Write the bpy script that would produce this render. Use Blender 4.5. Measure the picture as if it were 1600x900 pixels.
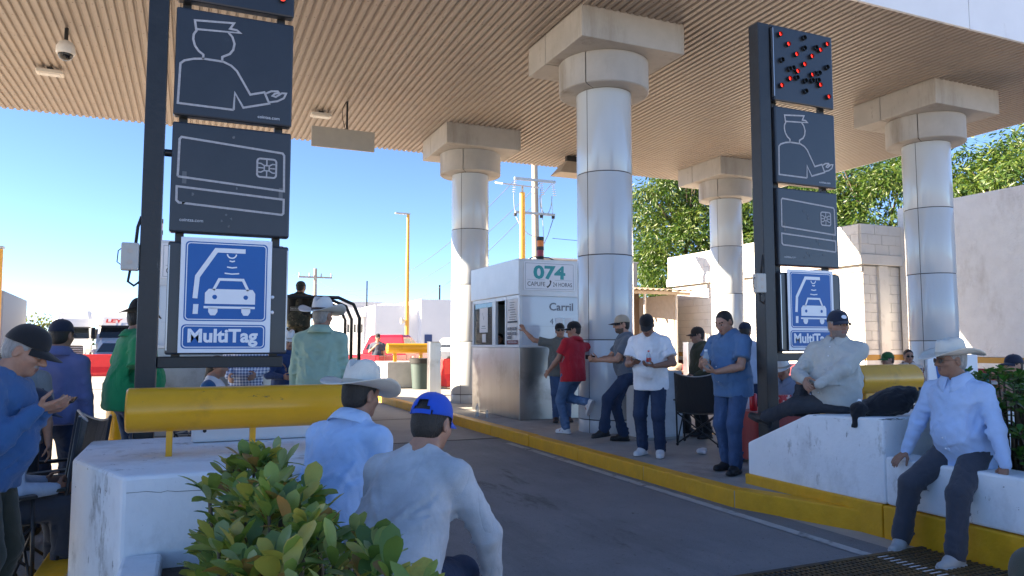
import bpy, bmesh, math, random
import numpy as np
from mathutils import Vector, Matrix, Euler
R_ = math.radians
for o in list(bpy.data.objects): bpy.data.objects.remove(o)
SC = bpy.context.scene
COL = SC.collection
# ---------------------------------------------------------------- camera
cam_d = bpy.data.cameras.new('camera'); cam = bpy.data.objects.new('camera', cam_d); COL.objects.link(cam)
cam.location = (0, 0, 1.53)
cam.rotation_euler = (R_(90) + math.atan(88/1150), 0, R_(-23.5))
cam_d.sensor_width = 36; cam_d.lens = 1150/1600*36
cam_d.clip_start = 0.05; cam_d.clip_end = 3000
SC.camera = cam
# ---------------------------------------------------------------- sky and sun
SUN_EL = 22.0
sun_h = Vector((-0.954, 0.30, 0)).normalized()
sun_v = Vector((sun_h.x*math.cos(R_(SUN_EL)), sun_h.y*math.cos(R_(SUN_EL)), math.sin(R_(SUN_EL))))
W = bpy.data.worlds.new('World'); SC.world = W; W.use_nodes = True
wn = W.node_tree; wn.nodes.clear()
wo = wn.nodes.new('ShaderNodeOutputWorld'); wb = wn.nodes.new('ShaderNodeBackground'); ws = wn.nodes.new('ShaderNodeTexSky')
ws.sky_type = 'NISHITA'; ws.sun_disc = False
ws.sun_elevation = R_(SUN_EL); ws.sun_rotation = math.atan2(sun_h.x, sun_h.y)
ws.air_density = 0.50; ws.dust_density = 0.0; ws.ozone_density = 2.9; ws.altitude = 500
wb.inputs['Strength'].default_value = 0.05
wn.links.new(ws.outputs[0], wb.inputs['Color']); wn.links.new(wb.outputs[0], wo.inputs['Surface'])
sun_d = bpy.data.lights.new('sun', 'SUN'); sun_d.energy = 4.2; sun_d.angle = R_(0.55); sun_d.color = (1.0, 0.84, 0.64)
sun = bpy.data.objects.new('sun', sun_d); COL.objects.link(sun)
sun.rotation_euler = sun_v.to_track_quat('Z', 'Y').to_euler(); sun.location = (-30, 10, 25)
SC.view_settings.view_transform = 'Standard'; SC.view_settings.look = 'None'
SC.view_settings.exposure = 2.96; SC.view_settings.gamma = 1.0; SC.view_settings.use_curve_mapping = False
SC.cycles.max_bounces = 8; SC.cycles.diffuse_bounces = 5; SC.cycles.glossy_bounces = 4
SC.cycles.transparent_max_bounces = 12; SC.cycles.use_denoising = True
rng = random.Random(7)
# ---------------------------------------------------------------- tagging and objects
def tag(o, label=None, cat=None, group=None, kind=None):
    if label: o['label'] = label
    if cat: o['category'] = cat
    if group: o['group'] = group
    if kind: o['kind'] = kind
    return o
def thing(name, label, cat, loc=(0, 0, 0), rz=0.0, group=None):
    o = bpy.data.objects.new(name, None); COL.objects.link(o); o.empty_display_size = 0.2
    o.location = loc; o.rotation_euler = (0, 0, rz)
    return tag(o, label, cat, group)
def place(name, me, parent=None, loc=None, rot=None, scale=None):
    o = bpy.data.objects.new(name, me); COL.objects.link(o)
    if parent is not None: o.parent = parent
    if loc is not None: o.location = loc
    if rot is not None: o.rotation_euler = rot
    if scale is not None: o.scale = scale
    return o
def kids(o): return [c for c in bpy.data.objects if c.parent is o]
def copy_tree(o, parent=None):
    c = o.copy(); COL.objects.link(c); c.parent = parent
    for k in o.children: copy_tree(k, c)
    return c
def make_mesh(name, verts, faces, mats, mi=None, smooth=None):
    me = bpy.data.meshes.new(name)
    me.from_pydata([tuple(v) for v in verts], [], faces)
    for m in (mats if isinstance(mats, (list, tuple)) else [mats]): me.materials.append(m)
    if mi is not None: me.polygons.foreach_set('material_index', mi)
    if smooth is not None:
        me.shade_smooth()
        if smooth < 180: me.set_sharp_from_angle(angle=R_(smooth))
    me.update()
    return me
class MB:
    """collects shapes that make up ONE part"""
    def __init__(s): s.v = []; s.f = []; s.m = []; s.cur = 0; s.T = None
    def add(s, vs, fs):
        n = len(s.v)
        for p in vs:
            p = Vector(p)
            if s.T is not None: p = s.T @ p
            s.v.append(tuple(p))
        for f in fs: s.f.append(tuple(i+n for i in f)); s.m.append(s.cur)
        return s
    def box(s, a, b):
        x0, y0, z0 = a; x1, y1, z1 = b
        x0, x1 = min(x0, x1), max(x0, x1); y0, y1 = min(y0, y1), max(y0, y1); z0, z1 = min(z0, z1), max(z0, z1)
        return s.add([(x0,y0,z0),(x1,y0,z0),(x1,y1,z0),(x0,y1,z0),(x0,y0,z1),(x1,y0,z1),(x1,y1,z1),(x0,y1,z1)],
                     [(3,2,1,0),(4,5,6,7),(0,1,5,4),(1,2,6,5),(2,3,7,6),(3,0,4,7)])
    def cbox(s, c, d): return s.box([c[i]-d[i]/2 for i in range(3)], [c[i]+d[i]/2 for i in range(3)])
    def bar(s, a, b, w, h=None, up=(0,0,1)):
        a = Vector(a); b = Vector(b); h = w if h is None else h
        d = (b-a).normalized(); u = Vector(up)
        if abs(d.dot(u)) > .98: u = Vector((0, 1, 0))
        r = d.cross(u).normalized(); u = r.cross(d)
        P = [q + r*sx*w/2 + u*sy*h/2 for q in (a, b) for sx, sy in ((-1,-1),(1,-1),(1,1),(-1,1))]
        return s.add(P, [(0,1,2,3),(7,6,5,4),(0,4,5,1),(1,5,6,2),(2,6,7,3),(3,7,4,0)])
    def cyl(s, a, b, r0, r1=None, n=16, cap=True):
        return s.tube([a, b], [r0, r0 if r1 is None else r1], n, cap)
    def tube(s, pts, rad, n=10, cap=True):
        pts = [Vector(p) for p in pts]
        if not isinstance(rad, (list, tuple)): rad = [rad]*len(pts)
        V = []; u = None
        for i, p in enumerate(pts):
            d = (pts[min(i+1, len(pts)-1)] - pts[max(i-1, 0)]).normalized()
            if u is None:
                u = Vector((0, 0, 1)) if abs(d.z) < .9 else Vector((1, 0, 0))
            u = (u - d*u.dot(d)).normalized(); w = d.cross(u)
            for k in range(n):
                a = 2*math.pi*k/n; V.append(p + (u*math.cos(a) + w*math.sin(a))*rad[i])
        F = []
        for i in range(len(pts)-1):
            for k in range(n):
                a = i*n+k; b = i*n+(k+1) % n; F.append((a, b, b+n, a+n))
        if cap:
            F.append(tuple(range(n-1, -1, -1))); F.append(tuple(range((len(pts)-1)*n, len(pts)*n)))
        return s.add(V, F)
    def lathe(s, prof, n=32, c=(0, 0, 0), a0=0.0, a1=None, cap=False):
        c = Vector(c); full = a1 is None; a1 = a0+2*math.pi if full else a1
        m = n if full else n+1; V = []; F = []
        for r, z in prof:
            for k in range(m):
                a = a0+(a1-a0)*k/n; V.append(c+Vector((r*math.cos(a), r*math.sin(a), z)))
        for i in range(len(prof)-1):
            for k in range(n):
                a = i*m+k; b = i*m+(k+1) % m; F.append((a, b, b+m, a+m))
        if cap:
            F.append(tuple(range(m-1, -1, -1))); F.append(tuple(range((len(prof)-1)*m, len(prof)*m)))
        return s.add(V, F)
    def prism(s, poly, z0, z1):
        n = len(poly); area = sum(poly[i][0]*poly[(i+1) % n][1]-poly[(i+1) % n][0]*poly[i][1] for i in range(n))
        if area < 0: poly = poly[::-1]
        V = [(x, y, z0) for x, y in poly]+[(x, y, z1) for x, y in poly]
        return s.add(V, [tuple(range(n-1, -1, -1)), tuple(range(n, 2*n))]+[(i, (i+1) % n, (i+1) % n+n, i+n) for i in range(n)])
    def sphere(s, c, r, n=16, m=10, sq=(1, 1, 1)):
        c = Vector(c); V = [c+Vector((0, 0, -r*sq[2]))]
        for i in range(1, m):
            t = -math.pi/2+math.pi*i/m
            for k in range(n):
                a = 2*math.pi*k/n
                V.append(c+Vector((r*sq[0]*math.cos(t)*math.cos(a), r*sq[1]*math.cos(t)*math.sin(a), r*sq[2]*math.sin(t))))
        V.append(c+Vector((0, 0, r*sq[2]))); F = []
        for k in range(n): F.append((0, 1+(k+1) % n, 1+k))
        for i in range(m-2):
            for k in range(n):
                a = 1+i*n+k; b = 1+i*n+(k+1) % n; F.append((a, b, b+n, a+n))
        L = len(V)-1; q = 1+(m-2)*n
        for k in range(n): F.append((q+k, q+(k+1) % n, L))
        return s.add(V, F)
    def mesh(s, name, mats, smooth=None): return make_mesh(name, s.v, s.f, mats, s.m, smooth)
    def build(s, name, mats, parent=None, smooth=None, bevel=0.0, seg=2, loc=None, rot=None):
        o = place(name, s.mesh(name, mats, smooth), parent, loc, rot)
        if bevel > 0:
            b = o.modifiers.new('bevel', 'BEVEL'); b.width = bevel; b.segments = seg; b.limit_method = 'ANGLE'; b.angle_limit = R_(40)
        return o
# ---------------------------------------------------------------- flat print (strokes, polygons, lettering) in the x-z plane facing -y
def stroke2(pts, w, closed=False):
    """polyline band of width w with mitred corners -> verts2, quads"""
    P = [Vector((p[0], p[1])) for p in pts]; n = len(P); V = []
    for i in range(n):
        if closed: a, b, c = P[i-1], P[i], P[(i+1) % n]
        else: a, b, c = P[max(i-1, 0)], P[i], P[min(i+1, n-1)]
        d0 = (b-a) if (b-a).length > 1e-9 else (c-b); d1 = (c-b) if (c-b).length > 1e-9 else d0
        d0 = d0.normalized(); d1 = d1.normalized()
        n0 = Vector((-d0.y, d0.x)); n1 = Vector((-d1.y, d1.x)); m = n0+n1
        m = m.normalized() if m.length > .2 else n0
        k = min(1/max(m.dot(n0), .4), 2.0)
        V += [b+m*k*w/2, b-m*k*w/2]
    Q = [(2*i, 2*i+1, 2*i+3, 2*i+2) for i in range(n-1)]
    if closed: Q.append((2*n-2, 2*n-1, 1, 0))
    return V, Q
def rrect(x0, z0, x1, z1, r, n=5):
    out = []
    for cx, cz, a in ((x1-r, z0+r, -90), (x1-r, z1-r, 0), (x0+r, z1-r, 90), (x0+r, z0+r, 180)):
        for i in range(n+1):
            t = R_(a+90*i/n); out.append((cx+r*math.cos(t), cz+r*math.sin(t)))
    return out
def arc(cx, cz, r, a0, a1, n=10, rz=None):
    rz = r if rz is None else rz
    return [(cx+r*math.cos(R_(a0+(a1-a0)*i/n)), cz+rz*math.sin(R_(a0+(a1-a0)*i/n))) for i in range(n+1)]
class Print:
    """flat marks lying at depth y on a face that looks towards -y"""
    def __init__(s): s.v = []; s.f = []; s.m = []
    def poly(s, pts, y, mi=0):
        n = len(s.v); a = sum(pts[i][0]*pts[(i+1) % len(pts)][1]-pts[(i+1) % len(pts)][0]*pts[i][1] for i in range(len(pts)))
        if a < 0: pts = pts[::-1]
        s.v += [(p[0], y, p[1]) for p in pts]; s.f.append(tuple(range(n, n+len(pts)))); s.m.append(mi); return s
    def stroke(s, pts, w, y, mi=0, closed=False):
        V, Q = stroke2(pts, w, closed); n = len(s.v)
        s.v += [(p.x, y, p.y) for p in V]; s.f += [tuple(i+n for i in reversed(q)) for q in Q]; s.m += [mi]*len(Q); return s
    def rect(s, x0, z0, x1, z1, y, mi=0): return s.poly([(x0, z0), (x1, z0), (x1, z1), (x0, z1)], y, mi)
    def text(s, txt, x, z, size, y, mi=0, align='LEFT', bold=0.0, sx=1.0, width=None, shear=0.0):
        cu = bpy.data.curves.new('t', 'FONT'); cu.body = txt; cu.size = size; cu.align_x = 'LEFT'; cu.offset = bold*size; cu.resolution_u = 3
        ob = bpy.data.objects.new('t', cu); COL.objects.link(ob)
        bpy.context.view_layer.update()
        me = bpy.data.meshes.new_from_object(ob.evaluated_get(bpy.context.evaluated_depsgraph_get()))
        V = [(q.co.x, q.co.y) for q in me.vertices]; F = [tuple(p.vertices) for p in me.polygons]
        bpy.data.objects.remove(ob); bpy.data.curves.remove(cu); bpy.data.meshes.remove(me)
        if not V: return s
        x0 = min(p[0] for p in V); x1 = max(p[0] for p in V)
        k = sx if width is None else width/(x1-x0)
        off = {'LEFT': 0, 'CENTER': -(x1-x0)*k/2, 'RIGHT': -(x1-x0)*k}[align]
        n = len(s.v)
        s.v += [(x+off+(p[0]-x0)*k+shear*p[1], y, z+p[1]) for p in V]; s.f += [tuple(i+n for i in f) for f in F]; s.m += [mi]*len(F); return s
    def build(s, name, mats, parent, loc=None, rot=None):
        o = place(name, make_mesh(name, s.v, s.f, mats, s.m), parent, loc, rot); return o
# ---------------------------------------------------------------- materials
MATS = {}
def _n(nt, t, **kw):
    n = nt.nodes.new(t)
    for k, v in kw.items():
        if hasattr(n, k): setattr(n, k, v)
    return n
def mat(name, col, rough=.6, metal=0.0, var=.10, nscale=5.0, bump=0.0, bscale=60.0, spec=.5, stains=(), coat=0.0, trans=0.0, emit=None, aniso=None, subs=0.0, sheen=0.0, alpha=1.0, stretch=(1, 1, 1)):
    """stains: list of (colour, scale, low, high, stretch) blotches with a shape of their own"""
    if name in MATS: return MATS[name]
    m = bpy.data.materials.new(name); m.use_nodes = True; nt = m.node_tree
    bs = nt.nodes['Principled BSDF']; L = nt.links.new
    bs.inputs['Roughness'].default_value = rough; bs.inputs['Metallic'].default_value = metal
    bs.inputs['Specular IOR Level'].default_value = spec; bs.inputs['Coat Weight'].default_value = coat
    bs.inputs['Transmission Weight'].default_value = trans
    if sheen: bs.inputs['Sheen Weight'].default_value = sheen; bs.inputs['Sheen Roughness'].default_value = .6
    if subs: bs.inputs['Subsurface Weight'].default_value = subs; bs.inputs['Subsurface Radius'].default_value = (.012, .005, .003)
    if alpha < 1: bs.inputs['Alpha'].default_value = alpha
    tc = _n(nt, 'ShaderNodeTexCoord'); mp = _n(nt, 'ShaderNodeMapping'); mp.inputs['Scale'].default_value = stretch
    L(tc.outputs['Object'], mp.inputs['Vector'])
    nz = _n(nt, 'ShaderNodeTexNoise'); nz.inputs['Scale'].default_value = nscale; nz.inputs['Detail'].default_value = 6; nz.inputs['Roughness'].default_value = .65
    L(mp.outputs[0], nz.inputs['Vector'])
    mx = _n(nt, 'ShaderNodeMix', data_type='RGBA')
    mr = _n(nt, 'ShaderNodeMapRange'); mr.inputs[1].default_value = .3; mr.inputs[2].default_value = .7; L(nz.outputs['Fac'], mr.inputs[0])
    L(mr.outputs[0], mx.inputs['Factor'])
    c0 = [max(0, c*(1-var)) for c in col]; c1 = [min(1, c*(1+var)) for c in col]
    mx.inputs['A'].default_value = (*c0, 1); mx.inputs['B'].default_value = (*c1, 1)
    out = mx.outputs['Result']
    for scol, sscale, lo, hi, sst in stains:
        m2 = _n(nt, 'ShaderNodeMapping'); m2.inputs['Scale'].default_value = sst; m2.inputs['Location'].default_value = (sscale*1.7, sscale*.3, 3.1)
        L(tc.outputs['Object'], m2.inputs['Vector'])
        n2 = _n(nt, 'ShaderNodeTexNoise'); n2.inputs['Scale'].default_value = sscale; n2.inputs['Detail'].default_value = 8; n2.inputs['Roughness'].default_value = .7
        L(m2.outputs[0], n2.inputs['Vector'])
        r2 = _n(nt, 'ShaderNodeMapRange'); r2.inputs[1].default_value = lo; r2.inputs[2].default_value = hi; L(n2.outputs['Fac'], r2.inputs[0])
        x2 = _n(nt, 'ShaderNodeMix', data_type='RGBA'); L(r2.outputs[0], x2.inputs['Factor']); L(out, x2.inputs['A']); x2.inputs['B'].default_value = (*scol, 1)
        out = x2.outputs['Result']
    L(out, bs.inputs['Base Color'])
    rr = _n(nt, 'ShaderNodeMapRange'); rr.inputs[3].default_value = max(.02, rough*.85); rr.inputs[4].default_value = min(1, rough*1.15)
    L(nz.outputs['Fac'], rr.inputs[0]); L(rr.outputs[0], bs.inputs['Roughness'])
    if bump > 0:
        nb = _n(nt, 'ShaderNodeTexNoise'); nb.inputs['Scale'].default_value = bscale; nb.inputs['Detail'].default_value = 5
        L(mp.outputs[0], nb.inputs['Vector'])
        bp = _n(nt, 'ShaderNodeBump'); bp.inputs['Strength'].default_value = bump; bp.inputs['Distance'].default_value = .02
        L(nb.outputs['Fac'], bp.inputs['Height']); L(bp.outputs[0], bs.inputs['Normal'])
    if emit: bs.inputs['Emission Color'].default_value = (*emit[0], 1); bs.inputs['Emission Strength'].default_value = emit[1]
    MATS[name] = m; return m
def glass(name, col, rough=.03, tr=.5):
    """window pane: part mirror, part see-through, no refraction"""
    if name in MATS: return MATS[name]
    m = bpy.data.materials.new(name); m.use_nodes = True; nt = m.node_tree; nt.nodes.clear()
    o = _n(nt, 'ShaderNodeOutputMaterial'); g = _n(nt, 'ShaderNodeBsdfGlossy'); t = _n(nt, 'ShaderNodeBsdfTransparent'); fr = _n(nt, 'ShaderNodeFresnel'); mx = _n(nt, 'ShaderNodeMixShader')
    g.inputs['Roughness'].default_value = rough; g.inputs['Color'].default_value = (.95, .97, 1, 1); t.inputs['Color'].default_value = (*col, 1); fr.inputs['IOR'].default_value = 1.7
    nt.links.new(fr.outputs[0], mx.inputs[0]); nt.links.new(t.outputs[0], mx.inputs[1]); nt.links.new(g.outputs[0], mx.inputs[2]); nt.links.new(mx.outputs[0], o.inputs['Surface'])
    MATS[name] = m; return m
def srgb(r, g, b): return tuple(((c/255)/12.92 if c/255 <= .04045 else ((c/255+.055)/1.055)**2.4) for c in (r, g, b))
white_paint = mat('white_wall_paint', (.82, .835, .85), .75, var=.05, nscale=3, bump=.25, bscale=25, stains=[((.56, .56, .56), 1.3, .53, .72, (1, 1, .6)), ((.34, .33, .32), 3.1, .58, .68, (1, 1, .5)), ((.17, .16, .15), 11, .635, .68, (1, 1, .3)), ((.12, .11, .10), 16, .67, .70, (.25, 1, 1.6)), ((.14, .13, .12), 5, .66, .68, (.3, .3, 2.4))])
yellow_paint = mat('yellow_road_paint', (.74, .37, .006), .55, var=.10, nscale=5, bump=.35, bscale=22, stains=[((.60, .29, .010), 1.6, .5, .75, (1, 1, 1)), ((.26, .19, .10), 7, .69, .73, (1, 1, 1))])
pipe_yellow = mat('yellow_pipe_enamel', (.72, .35, .004), .32, var=.07, nscale=4, bump=.12, bscale=14, coat=.15, stains=[((.55, .27, .01), 3, .58, .72, (1, 1, 1)), ((.14, .09, .04), 14, .675, .70, (1, 1, .4)), ((.10, .07, .05), 30, .70, .72, (1, 1, 1))])
concrete = mat('pavement_concrete', (.34, .325, .30), .85, var=.16, nscale=2.5, bump=.35, bscale=45, stains=[((.17, .16, .15), 1.1, .55, .75, (1, 1, 1)), ((.10, .09, .085), 7, .66, .74, (1, 1, 1))])
asphalt = mat('lane_asphalt', (.20, .205, .215), .72, var=.16, nscale=1.3, bump=.5, bscale=140, stains=[((.115, .12, .13), .55, .46, .64, (1, .18, 1)), ((.27, .265, .26), 1.8, .62, .8, (1, .4, 1)), ((.035, .035, .036), 5, .66, .72, (1, .6, 1)), ((.09, .09, .095), 1.1, .60, .66, (1, .25, 1)), ((.32, .32, .32), 48, .60, .68, (1, 1, 1)), ((.07, .07, .075), 36, .60, .68, (1, 1, 1))])
ground_m = mat('plaza_concrete', (.40, .365, .325), .9, var=.15, nscale=.35, bump=.2, bscale=20, stains=[((.24, .22, .20), .12, .5, .7, (1, 1, 1)), ((.18, .165, .15), 1.2, .62, .74, (1, 1, 1))])
black_steel = mat('black_painted_steel', (.014, .016, .019), .42, var=.25, nscale=8, bump=.1, bscale=30, stains=[((.09, .09, .09), 9, .68, .74, (1, 1, .3))])
panel_navy = mat('dark_sign_sheet', (.022, .027, .036), .38, var=.15, nscale=3, bump=.03, bscale=40, coat=.15, stains=[((.06, .07, .085), 4, .66, .8, (1, 1, 1))])
line_grey = mat('raised_led_outline', (.40, .39, .40), .6, var=.18, nscale=60)
sign_white = mat('sign_white_sheet', (.78, .80, .84), .38, var=.03, nscale=3)
sign_blue = mat('sign_blue_sheet', (.004, .105, .37), .5, var=.05, nscale=3)
steel = mat('brushed_stainless', (.50, .50, .49), .30, 1.0, var=.10, nscale=2.5, bump=.05, bscale=8, stretch=(1, 1, .12), stains=[((.30, .285, .26), 1.3, .52, .72, (1, 1, 1))])
alu = mat('white_aluminium', (.66, .68, .69), .4, .15, var=.06, nscale=3, bump=.04, bscale=12)
rubber = mat('black_rubber', (.018, .018, .018), .75, var=.2)
chrome = mat('dull_chrome', (.6, .6, .6), .22, 1.0, var=.05)
# ================================================================ ground, lanes, islands
def struct(name, mb, mats, smooth=None, bevel=0.0): return tag(mb.build(name, mats, None, smooth, bevel), kind='structure')
struct('ground', MB().add([(-400, -200, 0), (400, -200, 0), (400, 700, 0), (-400, 700, 0)], [(0, 1, 2, 3)]), ground_m)
struct('road_lane', MB().add([(1.10, -9, .004), (4.85, -9, .004), (4.85, 11.4, .004), (1.10, 11.0, .004)], [(0, 1, 2, 3)]), asphalt)
struct('road_lane', MB().add([(7.4, -9, .004), (12.6, -9, .004), (12.6, 9.6, .004), (7.4, 9.6, .004)], [(0, 1, 2, 3)]), asphalt)
struct('road_lane', MB().add([(-8, -9, .004), (-.7, -9, .004), (-.7, 10.4, .004), (-8, 10.4, .004)], [(0, 1, 2, 3)]), asphalt)
line_paint = mat('worn_road_line', (.42, .42, .41), .8, var=.15, nscale=6, stains=[((.12, .12, .12), 5, .52, .66, (1, 1, 1))])
tag(MB().add([(4.50, 2.0, .008), (4.60, 2.0, .008), (4.60, 10.6, .008), (4.50, 10.6, .008)], [(0, 1, 2, 3)]).build('lane_edge_line', line_paint), kind='structure')
for k, (yy, w) in enumerate(((11.2, .10), (14.8, .07), (18.6, .05), (22.5, .07), (27, .08), (33, .10))):
    tag(MB().add([(-60, yy, .0062), (60, yy, .0062), (60, yy+w, .0062), (-60, yy+w, .0062)], [(0, 1, 2, 3)]).build('pavement_joint', mat('dark_joint', (.07, .065, .06), .9)), kind='structure')
# drain grating across the lane: frame, bearing bars and cross bars as real bars over a flat sheet painted black for the shaded hollow
gr = thing('drain_grating', 'rusty steel drain grating set across the lane at the feet of the seated man', 'grating', (0, 0, 0))
rust = mat('rusty_grating', (.17, .115, .05), .7, .4, var=.3, nscale=7, stains=[((.05, .05, .052), 2.2, .44, .6, (1, 1, 1)), ((.33, .22, .05), 3.0, .60, .72, (1, 1, 1))])
MB().add([(1.3, 2.75, .006), (5.04, 2.75, .006), (5.04, 3.92, .006), (1.3, 3.92, .006)], [(0, 1, 2, 3)]).build('pit', mat('drain_dark', (.012, .012, .012), .9), gr)
fb = MB(); fb.box((1.28, 3.90, .006), (5.05, 3.94, .028)); fb.box((1.28, 2.73, .006), (5.05, 2.77, .028)); fb.build('frame', rust, gr)
bar_me = MB().box((-.006, 2.775, .008), (.006, 3.897, .026)).mesh('bar', rust)
for k in range(88): place('bearing_bar', bar_me, gr, (1.32+k*.0424, 0, 0))
cr_me = MB().box((1.29, -.005, .014), (5.04, .005, .0275)).mesh('bar', rust)
for k in range(22): place('cross_bar', cr_me, gr, (0, 2.80+k*.0505, 0))
lw = MB()
for k in range(22): lw.box((4.50, 2.793+k*.0505, .0282), (4.60, 2.809+k*.0505, .0286))
lw.build('painted_stripe', mat('worn_white_stripe', (.6, .6, .6), .7, var=.2, nscale=20), gr)

def island(name, label, poly, z=.17, kerb=.16):
    """raised platform: slab with a painted kerb of separate kerb stones along its edge"""
    t = tag(MB().prism(poly, -.02, z-.012).build(name, concrete), kind='structure')
    n = len(poly)
    area = sum(poly[i][0]*poly[(i+1) % n][1]-poly[(i+1) % n][0]*poly[i][1] for i in range(n))
    if area < 0: poly = poly[::-1]
    for i in range(n):
        a = Vector(poly[i]); b = Vector(poly[(i+1) % n]); L = (b-a).length; d = (b-a)/L; nn = Vector((-d.y, d.x))
        m = max(1, round(L/1.5)); 
        for k in range(m):
            p = a+d*(L*k/m+.004); q = a+d*(L*(k+1)/m-.004)
            jz = rng.uniform(-.006, .006); jo = rng.uniform(-.008, .006)
            out = nn*(-.012+jo)
            V = [(*(p+out), -.02), (*(q+out), -.02), (*(q+nn*kerb), -.02), (*(p+nn*kerb), -.02),
                 (*(p+out+nn*.004), z+jz), (*(q+out+nn*.004), z+jz), (*(q+nn*kerb), z+jz), (*(p+nn*kerb), z+jz)]
            o = MB().add(V, [(3,2,1,0),(4,5,6,7),(0,1,5,4),(1,2,6,5),(2,3,7,6),(3,0,4,7)]).build('kerb_stone', yellow_paint, t, bevel=.012)
    return t
island('island_pavement', '', [(5.115, 4.42), (6.94, 4.42), (7.50, 5.6), (7.50, 23.6), (6.9, 24.6), (5.3, 24.6), (4.64, 19.2), (4.72, 5.62)])
island('island_pavement', '', [(-.80, 4.9), (1.15, 4.9), (1.15, 23.6), (.6, 24.6), (-.3, 24.6), (-.80, 23.6)])
island('island_pavement', '', [(12.45, 5.6), (15.2, 5.6), (15.2, 23.6), (14.6, 24.6), (13.0, 24.6), (12.45, 23.6)])

# ================================================================ canopy
CZ = 6.60; CY0, CY1, CX0, CX1 = 7.60, 18.62, -16.9, 17.75
soffit_m = mat('beige_ribbed_sheet', (.325, .275, .232), .5, .0, var=.06, nscale=1.4, bump=.03, bscale=6, stains=[((.36, .28, .21), .6, .55, .78, (1, .5, 1)), ((.22, .17, .13), 7, .72, .77, (1, .3, 1))])
can = thing('toll_canopy', 'wide flat toll plaza canopy with beige ribbed soffit and pale fascia carried on thick columns', 'canopy', (0, 0, 0))
pitch = .130; prof = []
NR = 8
for k in range(NR):
    x = k*pitch
    prof += [(x, .036), (x+.018, .0), (x+.082, .0), (x+.100, .036)]
prof.append((NR*pitch+.004, .036))
V = []; F = []
for y in (CY0+.02, CY1):
    for x, z in prof: V.append((x, y, z))
n = len(prof)
for i in range(n-1): F.append((i, i+n, i+n+1, i+1))
sheet_me = make_mesh('soffit_sheet', V, F, soffit_m)
rivet_m = mat('rivet_dark', (.10, .08, .06), .6)
rv = MB()
for k in range(NR):
    for j in range(13):
        x = k*pitch+.050+((j*7+k*3) % 5-2)*.004; y = CY0+.35+j*.86+((k*5) % 3)*.03
        rv.add([(x+.011*math.cos(a*math.pi/3), y+.011*math.sin(a*math.pi/3), -.004) for a in range(6)], [(5, 4, 3, 2, 1, 0)])
rv_me = rv.mesh('rivets', rivet_m)
NS = int((CX1-CX0)/(NR*pitch))
for k in range(NS):
    s = place('soffit_sheet', sheet_me, can, (CX0+k*NR*pitch, 0, CZ))
    if k > 8: r = place('rivets', rv_me, s); r['kind'] = 'stuff'
CX1 = CX0+NS*NR*pitch
fascia_m = mat('pale_fascia_panel', (.74, .75, .76), .35, .0, var=.04, nscale=1.5, coat=.2, stains=[((.45, .44, .42), 1.2, .6, .8, (1, 1, .3))])
MB().box((CX0+.05, CY0+.08, CZ+.13), (CX1-.05, CY1-.02, CZ+1.05)).build('roof_slab', mat('roof_grey', (.35, .35, .35), .8), can)
pw = 2.42; x = 11.31
while x-pw > CX0: x -= pw
x -= pw
while x < CX1:
    a, b = max(x, CX0), min(x+pw, CX1)
    if b-a > .1:
        MB().box((a+.008, CY0-.02, CZ-.02), (b-.008, CY0+.03, CZ+1.10)).build('fascia_panel', fascia_m, can, bevel=.006)
        MB().box((a+.008, CY1+.001, CZ+.06), (b-.008, CY1+.05, CZ+1.10)).build('fascia_panel', fascia_m, can, bevel=.006)
    x += pw
y = CY0
while y < CY1-.1:
    b = min(y+2.2, CY1)
    MB().box((CX1+.001, y+.008, CZ+.02), (CX1+.05, b-.008, CZ+1.10)).build('fascia_panel', fascia_m, can, bevel=.006)
    MB().box((CX0-.05, y+.008, CZ+.02), (CX0-.001, b-.008, CZ+1.10)).build('fascia_panel', fascia_m, can, bevel=.006)
    y += 2.2
# ---------------------------------------------------------------- columns
clad_m = mat('column_cladding', (.55, .58, .60), .20, .0, var=.05, nscale=1.2, bump=.02, bscale=2.5, coat=.35, stretch=(1, 1, .25), stains=[((.46, .48, .49), 1.4, .58, .8, (1, 1, .25))])
cap_m = mat('column_capital_stone', (.42, .395, .365), .7, .0, var=.1, nscale=2, bump=.05, bscale=12, stains=[((.24, .205, .165), 1.6, .52, .75, (1, 1, .18)), ((.15, .125, .10), 4, .64, .74, (1, 1, .3))])
seam_m = mat('cladding_seam', (.05, .05, .055), .7)
def column(x, y, label, seam):
    t = thing('column', label, 'column', (x, y, 0), 0, 'canopy columns')
    R0 = .45; zs = [.15, .36, 1.60, 2.94, 4.27, 5.62]
    MB().cyl((0, 0, .14), (0, 0, 5.7), R0-.012, n=48, cap=False).build('core', seam_m, t, smooth=40)
    for i in range(len(zs)-1):
        z0, z1 = zs[i]+.008, zs[i+1]-.008
        for h in range(2):       # two half shells to each ring, with an upright joint
            a0 = seam+h*math.pi+.012; a1 = seam+(h+1)*math.pi-.012
            mb = MB(); mb.lathe([(R0-.010, z0), (R0-.002, z0), (R0, z0+.006), (R0, z1-.006), (R0-.002, z1), (R0-.010, z1)], 32, (0, 0, 0), a0, a1)
            mb.build('cladding_panel', clad_m, t, smooth=40)
    for h in range(2):
        a0 = seam+.25+h*math.pi+.01; a1 = seam+.25+(h+1)*math.pi-.01
        MB().lathe([(R0-.02, 5.62), (.715, 5.62), (.735, 5.635), (.735, 6.12), (R0-.02, 6.12)], 32, (0, 0, 0), a0, a1).build('collar', cap_m, t, smooth=30)
    for s in (0, 1):
        y0, y1 = (-.95, .28) if s == 0 else (.292, .95)
        MB().box((-.93, y0, 6.124), (.93, y1, CZ+.03)).build('capital', cap_m, t, bevel=.015)
    return t
column(6.13, 10.30, 'thick grey column just in front of the toll booth, with men leaning on it', R_(203))
column(6.13, 16.65, 'column behind the toll booth, half of it in warm sun', R_(222))
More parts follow.
